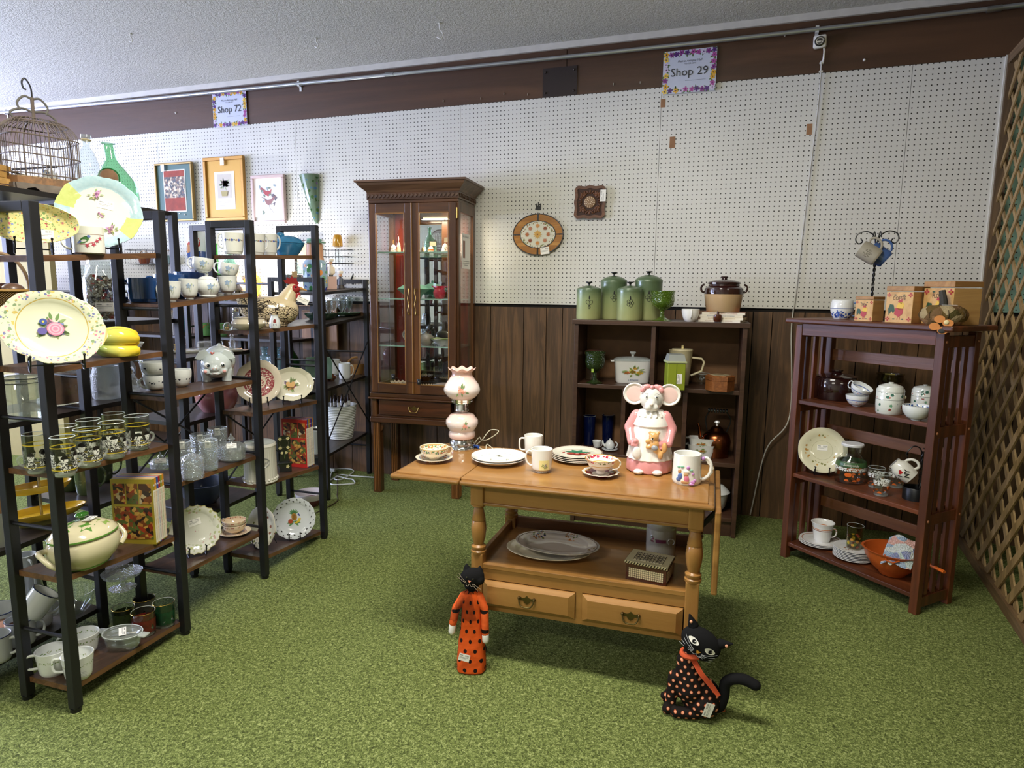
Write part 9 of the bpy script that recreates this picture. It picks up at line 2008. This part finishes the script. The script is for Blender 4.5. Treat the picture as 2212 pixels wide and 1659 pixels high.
P=wallP(511,RZ1,-.2);t_=thing('stoneware_crock','brown stoneware jug with a wooden hopper behind the iris cups','jug',P,0);kq=mpp(P);G().lathe([(0,0),(20*kq,0),(22*kq,30*kq),(9*kq,58*kq),(8*kq,72*kq),(10*kq,76*kq),(0,76*kq)],28).obj('jug_body',plain('5c5040',.4,var=.3),t_)
for i,(c0,c1,z_,h_,c,lb2,cat) in enumerate(((352,440,1.2,.06,'9a4a24','long terracotta-brown wooden tray box under the rooster pocket','box'),(300,332,1.2,.07,'2a4a9a','small blue tin behind the blue mugs','tin'),(262,296,1.2,.085,'b8bcbc','silver scoop-shaped tin behind the jar','tin'))):
    A_,B_=wallP(c0,z_,-.2),wallP(c1,z_,-.2);o_=G().box((0,0,h_/2),((B_-A_).length,.12,h_),bev=.003).obj(['tray_box','tin','tin'][i],plain(c,.45,var=.15));o_.location=(A_+B_)/2;tag(o_,lb2,cat)
# lower boards of the wall rack
for i,(cx,z_,r_,h_,c,nm) in enumerate(((446,.93,.045,.09,'5a8a58','green flowered cup on the low wall rack, left'),(478,.93,.045,.09,'5a8a58','green flowered cup on the low wall rack, right'))):
    P=wallP(cx,z_+.06,-.2);P.z=.9305;GF=deco(c,[('band',(.05,.085),['b84a3a','3f6a3a',c],60,.4)]);cup('flowered_cup',nm,'cup',P+Vector((0,0,0)),r_,h_,GF,60,tr=.85,group='green flowered cups')
P=wallP(418,.93,-.2);t_=thing('blue_egg','pale blue egg-shaped ornament behind the front posts','ornament',P+Vector((-.1,0,0)),0);G().sphere((0,0,.08),(.045,.045,.08),20).obj('egg_body',plain('5a9ac4',.3,coat=.3),t_)
rr=random.Random(4)
for i in range(7):
    P=wallP(372+i*4,.93,-.22+.0*i);o_=G().box((0,0,.075+.006*(i % 3)),(.004,.11,.15+.012*(i % 3))).obj('card',plain(['d8d4c8','3a4a8a','c8b8a0','e0dcd0','8a8a90','d0c8b8','b0a898'][i],.6),smooth=0);o_.location=P+Vector((0,0,.0));tag(o_,'upright greeting card in the wooden card holder, %s' % ['first','second','third','fourth','fifth','sixth','seventh'][i]+' from the left','card','greeting cards in the holder')
for k_,(cx,c,lb2) in enumerate(((545,'a8c8d8','pale blue square glass bottle on the lower wall rack'),(575,'a8c8d8','second pale blue square glass bottle beside it'))):
    P=wallP(570+k_*26,.93,-.2);P.z=.5505+.0;t_=thing('square_bottle',lb2,'bottle',P,.2,'pale blue square bottles');G().box((0,0,.13),(.10,.10,.26),bev=.01).obj('glass_body',BLG,t_);G().lathe([(.02,.26),(.02,.3),(.026,.302),(.026,.32),(0,.32)],20).obj('neck',BLG,t_)
P=wallP(630,.55,-.2);t_=thing('green_bottle','dark leafy-green glass bottle on the lower wall rack','bottle',P,0);G().lathe([(0,0),(.055,0),(.06,.05),(.06,.24),(.025,.30),(.02,.36),(0,.36)],28).obj('glass_body',glass('2f6a2c',dens=.5,rel=('v',60,.004),gloss=1.4),t_)
# assumed display lamp, added to light the pegboard
gl_=thing('assumed_display_lamp','small LED display bar clipped behind the amber plate, lighting the pegboard','lamp',(-2.62,-.26,1.30),0)
G().box((0,0,0),(.30,.02,.016),bev=.003).obj('assumed_lamp_body',BLACKWIRE,gl_,smooth=0);G().box((0,.011,0),(.28,.003,.010)).obj('assumed_light_strip',plain('ffffff',.3,emit='eef2ff',es=20),gl_,smooth=0)
G().tube([(0,0,-.005),(0,0,-.1195)],.004,8).obj('assumed_lamp_stem',BLACKWIRE,gl_)
area('assumed_display_light',(-2.62,-.235,1.31),(R(105),0,0),.28,.02,9,(.93,.95,1))  # light of the assumed display bar, added for the pegboard glow
# wire baskets, rooster pocket on the pegboard
def wbasket(label,x0,x1,z0,z1,d=.10):
    t_=thing('wire_basket',label,'basket',((x0+x1)/2,-.012,z0),0);w_=x1-x0;g=G();h_=z1-z0
    for z_ in (0,h_*.5,h_):
        g.tube([(-w_/2,0,z_),(-w_/2,-d,z_),(w_/2,-d,z_),(w_/2,0,z_)],.0018,5,closed=True)
    n_=8
    for i in range(n_+1): x=-w_/2+w_*i/n_;g.tube([(x,0,0),(x,-d,0),(x,-d,h_)],.0014,5)
    for y in (-.03,-.065): g.tube([(-w_/2,y,0),(w_/2,y,0)],.0014,5)
    g.obj('wire_grid',BLACKWIRE,t_);return t_
wbasket('black wire basket on the pegboard holding small pots with hoop handles',-3.93,-3.50,1.44,1.545);wbasket('small black wire basket on the pegboard beside the curio cabinet',-2.20,-2.00,1.44,1.53)
for i,(x,c) in enumerate(((-3.80,'8a4a34'),(-3.66,'c8ccd4'),(-3.56,'a8c8d4'))):
    t_=thing('small_pot',['small brown pot in the wire basket','blue and white pot with hoop handle in the wire basket','pale blue glass pot in the wire basket'][i],'pot',(x,-.062,1.4425),0);G().lathe([(0,0),(.03,0),(.042,.03),(.04,.06),(.036,.06),(0,.006)],24).obj('pot_body',deco(c,[('fill',(),['2a3a7a',c,c],60,.35)]) if i == 1 else plain(c,.3),t_);G().tube(arc((0,0,.055),.042,0,180,12,'xz'),.003,6).obj('hoop_handle',plain('b89a78',.6),t_)
t_=thing('rooster_pocket','cylindrical ceramic wall pocket painted with a rooster, hanging on the pegboard','wall pocket',(-3.30,-.055,1.47),-PI/2);G().lathe([(0,0),(.055,0),(.06,.01),(.075,.2),(.07,.2),(0,.01)],32).obj('pocket_body',deco('d8dcdc',[('lband',(0,.06),['2f4a8a']),('ball',(.06,.03,.12,.05),['b83a34','2f4a8a','d8dcdc'],34,.5),('ball',(.06,-.02,.08,.035),['b8845c'],20,.7)]),t_)
t_=thing('amber_goblet','gold-footed clear goblet standing inverted in the small wire basket','goblet',(-2.09,-.06,1.4425),0);G().lathe([(.03,0),(.034,.04),(.02,.07),(.008,.09),(.02,.105)],24).obj('clear_cup',CLEAR,t_);G().lathe([(.02,.105),(.034,.11),(.03,.16),(.024,.185),(0,.19)],24).obj('gold_top',glass('c8942a',dens=.5,gloss=1.4),t_)
# ================================================================ shelf unit beside the cabinet
def putW(cx,k,f=.4):
    d=Vector((-.33,-.03))*f;a=Vector(WF[0])+d;b=Vector(WF[1])+d;za,zb_=WL[k];z=(za+zb_)/2;P=onv(cx,600,a,b)
    for _ in range(3): P=onv(cx,pyat(P,z),a,b);t0=min(1,max(0,(P.y-WF[0][1])/(WF[1][1]-WF[0][1])));z=za+(zb_-za)*t0
    P.z=z+.0006;return P
P=putW(682,0,.55);kq=mpp(P);t_=thing('tall_ceramic_jar','tall ceramic jar with blue and orange flowers, wood-toned neck and green rim','jar',P,toward(P));JB=deco('8aa4b8',[('band',(.0,.16),['2a3a9a','3a7a4a','d88a4a','c8b040','5a9a6a','2a4a9a'],30,.46)])
G().lathe([(0,0),(23*kq,0),(26*kq,8*kq),(26*kq,56*kq),(20*kq,64*kq),(0,64*kq)],36).obj('flowered_body',JB,t_);G().lathe([(20*kq,63*kq),(18*kq,70*kq),(17*kq,98*kq),(0,98*kq)],36).obj('brown_neck',wood('9a6a48','b8855c',2,16,.4),t_);G().lathe([(17*kq,97*kq),(24*kq,99*kq),(24*kq,102*kq),(17*kq,104*kq),(16*kq,108*kq),(0,108*kq)],36).obj('green_rim',ceramic('5c8a74'),t_)
P=putW(632,0,.8);kq=mpp(P);t_=thing('square_jar','square clear glass canister with paper tag behind the hen','jar',P,toward(P));G().box((0,0,28*kq),(38*kq,40*kq,56*kq),bev=.006).obj('glass_body',PRESS,t_);G().lathe([(15*kq,56*kq),(17*kq,58*kq),(17*kq,62*kq),(0,64*kq)],24).obj('glass_lid',PRESS,t_);G().box((20*kq,5*kq,28*kq),(.001,11*kq,28*kq)).obj('paper_tag',plain('c8a878',.7),t_,smooth=0)
P=wallP(628,1.35,-.06);t_=framed('oval-centred hunting scene tray leaning on the wall behind the glass canister',-2.46,-2.28,1.36,1.60,.012,plain('3a2a28',.5),plain('54655c',.6));G().lathe([(0,0),(.07,0),(.07,.002),(0,.002)],32,sy=1.3).obj('oval_scene',plain('b89a70',.6,var=.4),t_)
for i,(cx,f) in enumerate(((716,.45),(736,.40))):
    P=putW(cx,0,f);kq=mpp(P);z0=27*kq if i == 0 else 0;fg=thing('chef_figurine',['small chef figurine in white standing on a pink block','chef couple figurine with dark blue jacket beside the bracket'][i],'figurine',P,toward(P))
    if i == 0: G().box((0,0,13.5*kq),(.035,23*kq,27*kq),bev=.001).obj('pink_block',plain('d0aca0',.6),fg,smooth=0)
    g=G();capsule(g,(0,0,z0+8*kq),(0,0,z0+20*kq),7*kq,5*kq);capsule(g,(0,-6*kq,z0+18*kq),(.004,-7*kq,z0+8*kq),2.4*kq,2*kq,8);capsule(g,(0,6*kq,z0+18*kq),(.004,7*kq,z0+8*kq),2.4*kq,2*kq,8);link('body',blob(g,.0022,'b',1),plain('d8ccb8' if i == 0 else '3a4050',.4),fg)
    G().sphere((0,0,z0+29*kq),(4*kq,4*kq,4.6*kq),14).obj('head',plain('c89a78',.5),fg);G().lathe([(0,z0+31*kq),(4.5*kq,z0+31*kq),(6.5*kq,z0+35*kq),(6*kq,z0+37*kq),(0,z0+38*kq)],16).obj('chef_hat',plain('e8e2d4',.6),fg)
    if i: G().lathe([(0,0),(9*kq,0),(5*kq,14*kq),(0,14*kq)],18).obj('dark_skirt',plain('241c1c',.5),fg)
    else: G().box((.008,0,z0+3*kq),(.008,8*kq,6*kq)).obj('feet',plain('241c1c',.5),fg)
P=putW(768,0,.3);g=G().tube([(0,0,.01),(0,-.03,.05),(0,.02,.16)],.006,6);g.tube([(0,-.03,.05),(0,.04,.006),(0,.05,.03)],.005,6);o_=g.obj('iron_bracket',BLACKWIRE);o_.location=P;o_.rotation_euler.z=toward(P);tag(o_,'black iron angle bracket at the end of the top board','bracket')
P=putW(735,1,.5);kq=mpp(P);t_=thing('oval_platter','long green oval platter on the second board beside the cabinet','platter',P,toward(P));platef(G(),44*kq,8*kq,None,.8,1,.004,.8).obj('plate_body',ceramic('3c6a4c'),t_)
P=putW(694,1,.55);kq=mpp(P);t_=thing('green_bowl','dark green glass bowl under the hen tag on the second board','bowl',P,toward(P));G().lathe([(0,0),(24*kq,0),(34*kq,10*kq),(35*kq,14*kq),(32*kq,14*kq),(0,4*kq)],32).obj('bowl_body',plain('12301e',.1,coat=.5),t_)
for i,(cx,f,dz) in enumerate(((712,.4,.0),(722,.55,0),(738,.35,0),(745,.5,0),(755,.38,0))):
    P=putW(cx,1,f);P.z+=.0045*2;kq=mpp(P);t_=thing('stem_glass',['small clear stem glass','second small clear stem glass','third small clear stem glass','fourth small clear stem glass','fifth small clear stem glass'][i]+' from the left on the green platter','glass',P,0,'small clear stem glasses');G().lathe([(0,0),(7*kq,0),(7*kq,1*kq),(1.5*kq,3*kq),(1.5*kq,9*kq),(7*kq,18*kq),(8.5*kq,38*kq),(8*kq,38*kq),(6*kq,18*kq),(0,11*kq)],20).obj('glass_body',PRESS,t_)
for i,x in enumerate((-2.34,-2.18)):
    o_=G().box((0,0,.17),(.13,.018,.34),bev=.006).obj('cutting_board',wood('8a6240','b88c64',2,10,.5),smooth=0);o_.location=(x,-.045-.0*i,.78+.07*i);tag(o_,['tall wooden cutting board leaning on the wall behind the racks','second wooden cutting board beside it, slightly higher'][i],'cutting board')
P=putW(690,2,.5);kq=mpp(P);standing('square_tray','square teal-green glazed tray leaning behind the oval fruit platter',P,.085,ceramic('5a7468'),toward(P),12,(4,.12,'oct'),sy=.9)
P=putW(712,2,.4);kq=mpp(P);t_=thing('lidded_bowl','small brown mottled lidded bowl on the third board beside the cabinet','bowl',P,0);G().lathe([(0,0),(10*kq,0),(15*kq,8*kq),(14*kq,12*kq),(8*kq,16*kq),(2*kq,17*kq),(2*kq,19*kq),(0,20*kq)],28).obj('bowl_body',deco('5a3420',[('fill',(),['7a4a2a','3a2014'],90,.4)]),t_)
for i,(cx,f,ang) in enumerate(((722,.7,60),(745,.25,95))):
    P=putW(cx,2,f);kq=mpp(P);cup('mug',['white mug at the back of the third board beside the cabinet','white mug at the front of the third board beside the basket'][i],'mug',P,12.5*kq,33*kq,ceramic('d0d4d4'),ang,tr=.98,out=.018,hr=.003)
P=putW(770,2,.3);kq=mpp(P);t_=thing('bamboo_basket','small bamboo basket with wide hoop handle lying on the third board','basket',P,toward(P));BMB=plain('8a6434',.6,var=.2);G().lathe([(0,0),(14*kq,0),(18*kq,18*kq),(18*kq,22*kq),(16*kq,22*kq),(0,3*kq)],28).obj('basket_body',BMB,t_);G().tube(arc((0,0,18*kq),18*kq,10,170,14,'yz'),.007,6,flat=.3).obj('hoop_handle',BMB,t_)
P=putW(737,3,.35);kq=mpp(P);pl_=thing('planter','large white ribbed planter holding labelled wooden-handled bells, beside the cabinet','planter',P,toward(P));WR=plain('c8ccc8',.5)
pr=[(0,0),(24*kq,0)]
for i in range(20): z_=i*72*kq/20;r_=(24+10*(i/20)**.8)*kq;pr+=[(r_,z_+.3*kq),(r_+.8*kq,z_+1.8*kq),(r_,z_+3.4*kq)]
pr+=[(35*kq,73*kq),(33*kq,73*kq),(31*kq,60*kq),(0,58*kq)];G().lathe(pr,44).obj('planter_body',WR,pl_)
for i in range(8):
    a=i*PI/4+.3;rr_=(20 if i % 2 else 12)*kq;Q=P+Vector((rr_*math.cos(a),rr_*math.sin(a),60*kq));o_=thing('corked_tube','small corked bottle with white label in the planter, %s around the rim' % ['first','second','third','fourth','fifth','sixth','seventh','eighth'][i],'bottle',Q,toward(P),'corked bottles in the planter');G().lathe([(0,0),(3.4*kq,0),(3.4*kq,22*kq),(2*kq,26*kq),(2*kq,32*kq),(0,33*kq)],12).obj('bottle_body',plain('2c1a12',.3),o_);G().lathe([(3.5*kq,9*kq),(3.5*kq,19*kq)],12).obj('label_band',plain('d8d8d4',.6),o_)
P=putW(708,3,.15);kq=mpp(P);t_=thing('enamel_bowl','white bowl with blue mark in front of the ribbed planter','bowl',P+Vector((-.03,-.06,0)),toward(P));G().lathe([(0,0),(14*kq,0),(22*kq,30*kq),(25*kq,52*kq),(23*kq,52*kq),(0,4*kq)],36).obj('bowl_body',ceramic('b8bcbc'),t_)
# low row: wicker ball and plum bowl on the floor rack, white extension cord on the turf
t_=thing('plum_bowl','white and plum glazed bowl low behind the cookbooks','bowl',onz(672,1062,.12)+Vector((-.08,.1,0)),0);t_.location.z=0.0005;G().lathe([(0,0),(.05,0),(.085,.05),(.09,.08),(.086,.08),(0,.01)],36).obj('bowl_body',deco('c4bcc0',[('lband',(0,.045),['5a2030'])]),t_)
pts=[onz(*p,.006) for p in ((820,1032),(790,1030),(760,1028),(735,1026),(722,1034),(735,1036),(752,1028),(764,1018),(755,1013),(730,1013),(718,1018),(712,1040),(716,1046),(730,1047),(748,1046),(766,1044),(762,1036),(750,1034),(730,1030),(712,1038))]
o_=G().tube(spline(pts,6),.0045,7).obj('extension_cord',plain('c8ccc8',.4));tag(o_,'white extension cord looped on the green carpet between rack and cabinet','cord')
G().box(tuple(onz(718,1015,.018)),(.05,.022,.02),bev=.003).obj('cord_socket',plain('c8ccc8',.4),o_)
pts=[onz(*p,.005) for p in ((728,1022),(729,1060),(728,1070),(730,1080),(718,1090),(690,1104),(672,1114))];o_=G().tube(spline(pts,6),.003,6).obj('brown_cord',plain('3a2c1c',.6));tag(o_,'thin brown electric cord lying on the carpet beside the ladder shelf','cord')
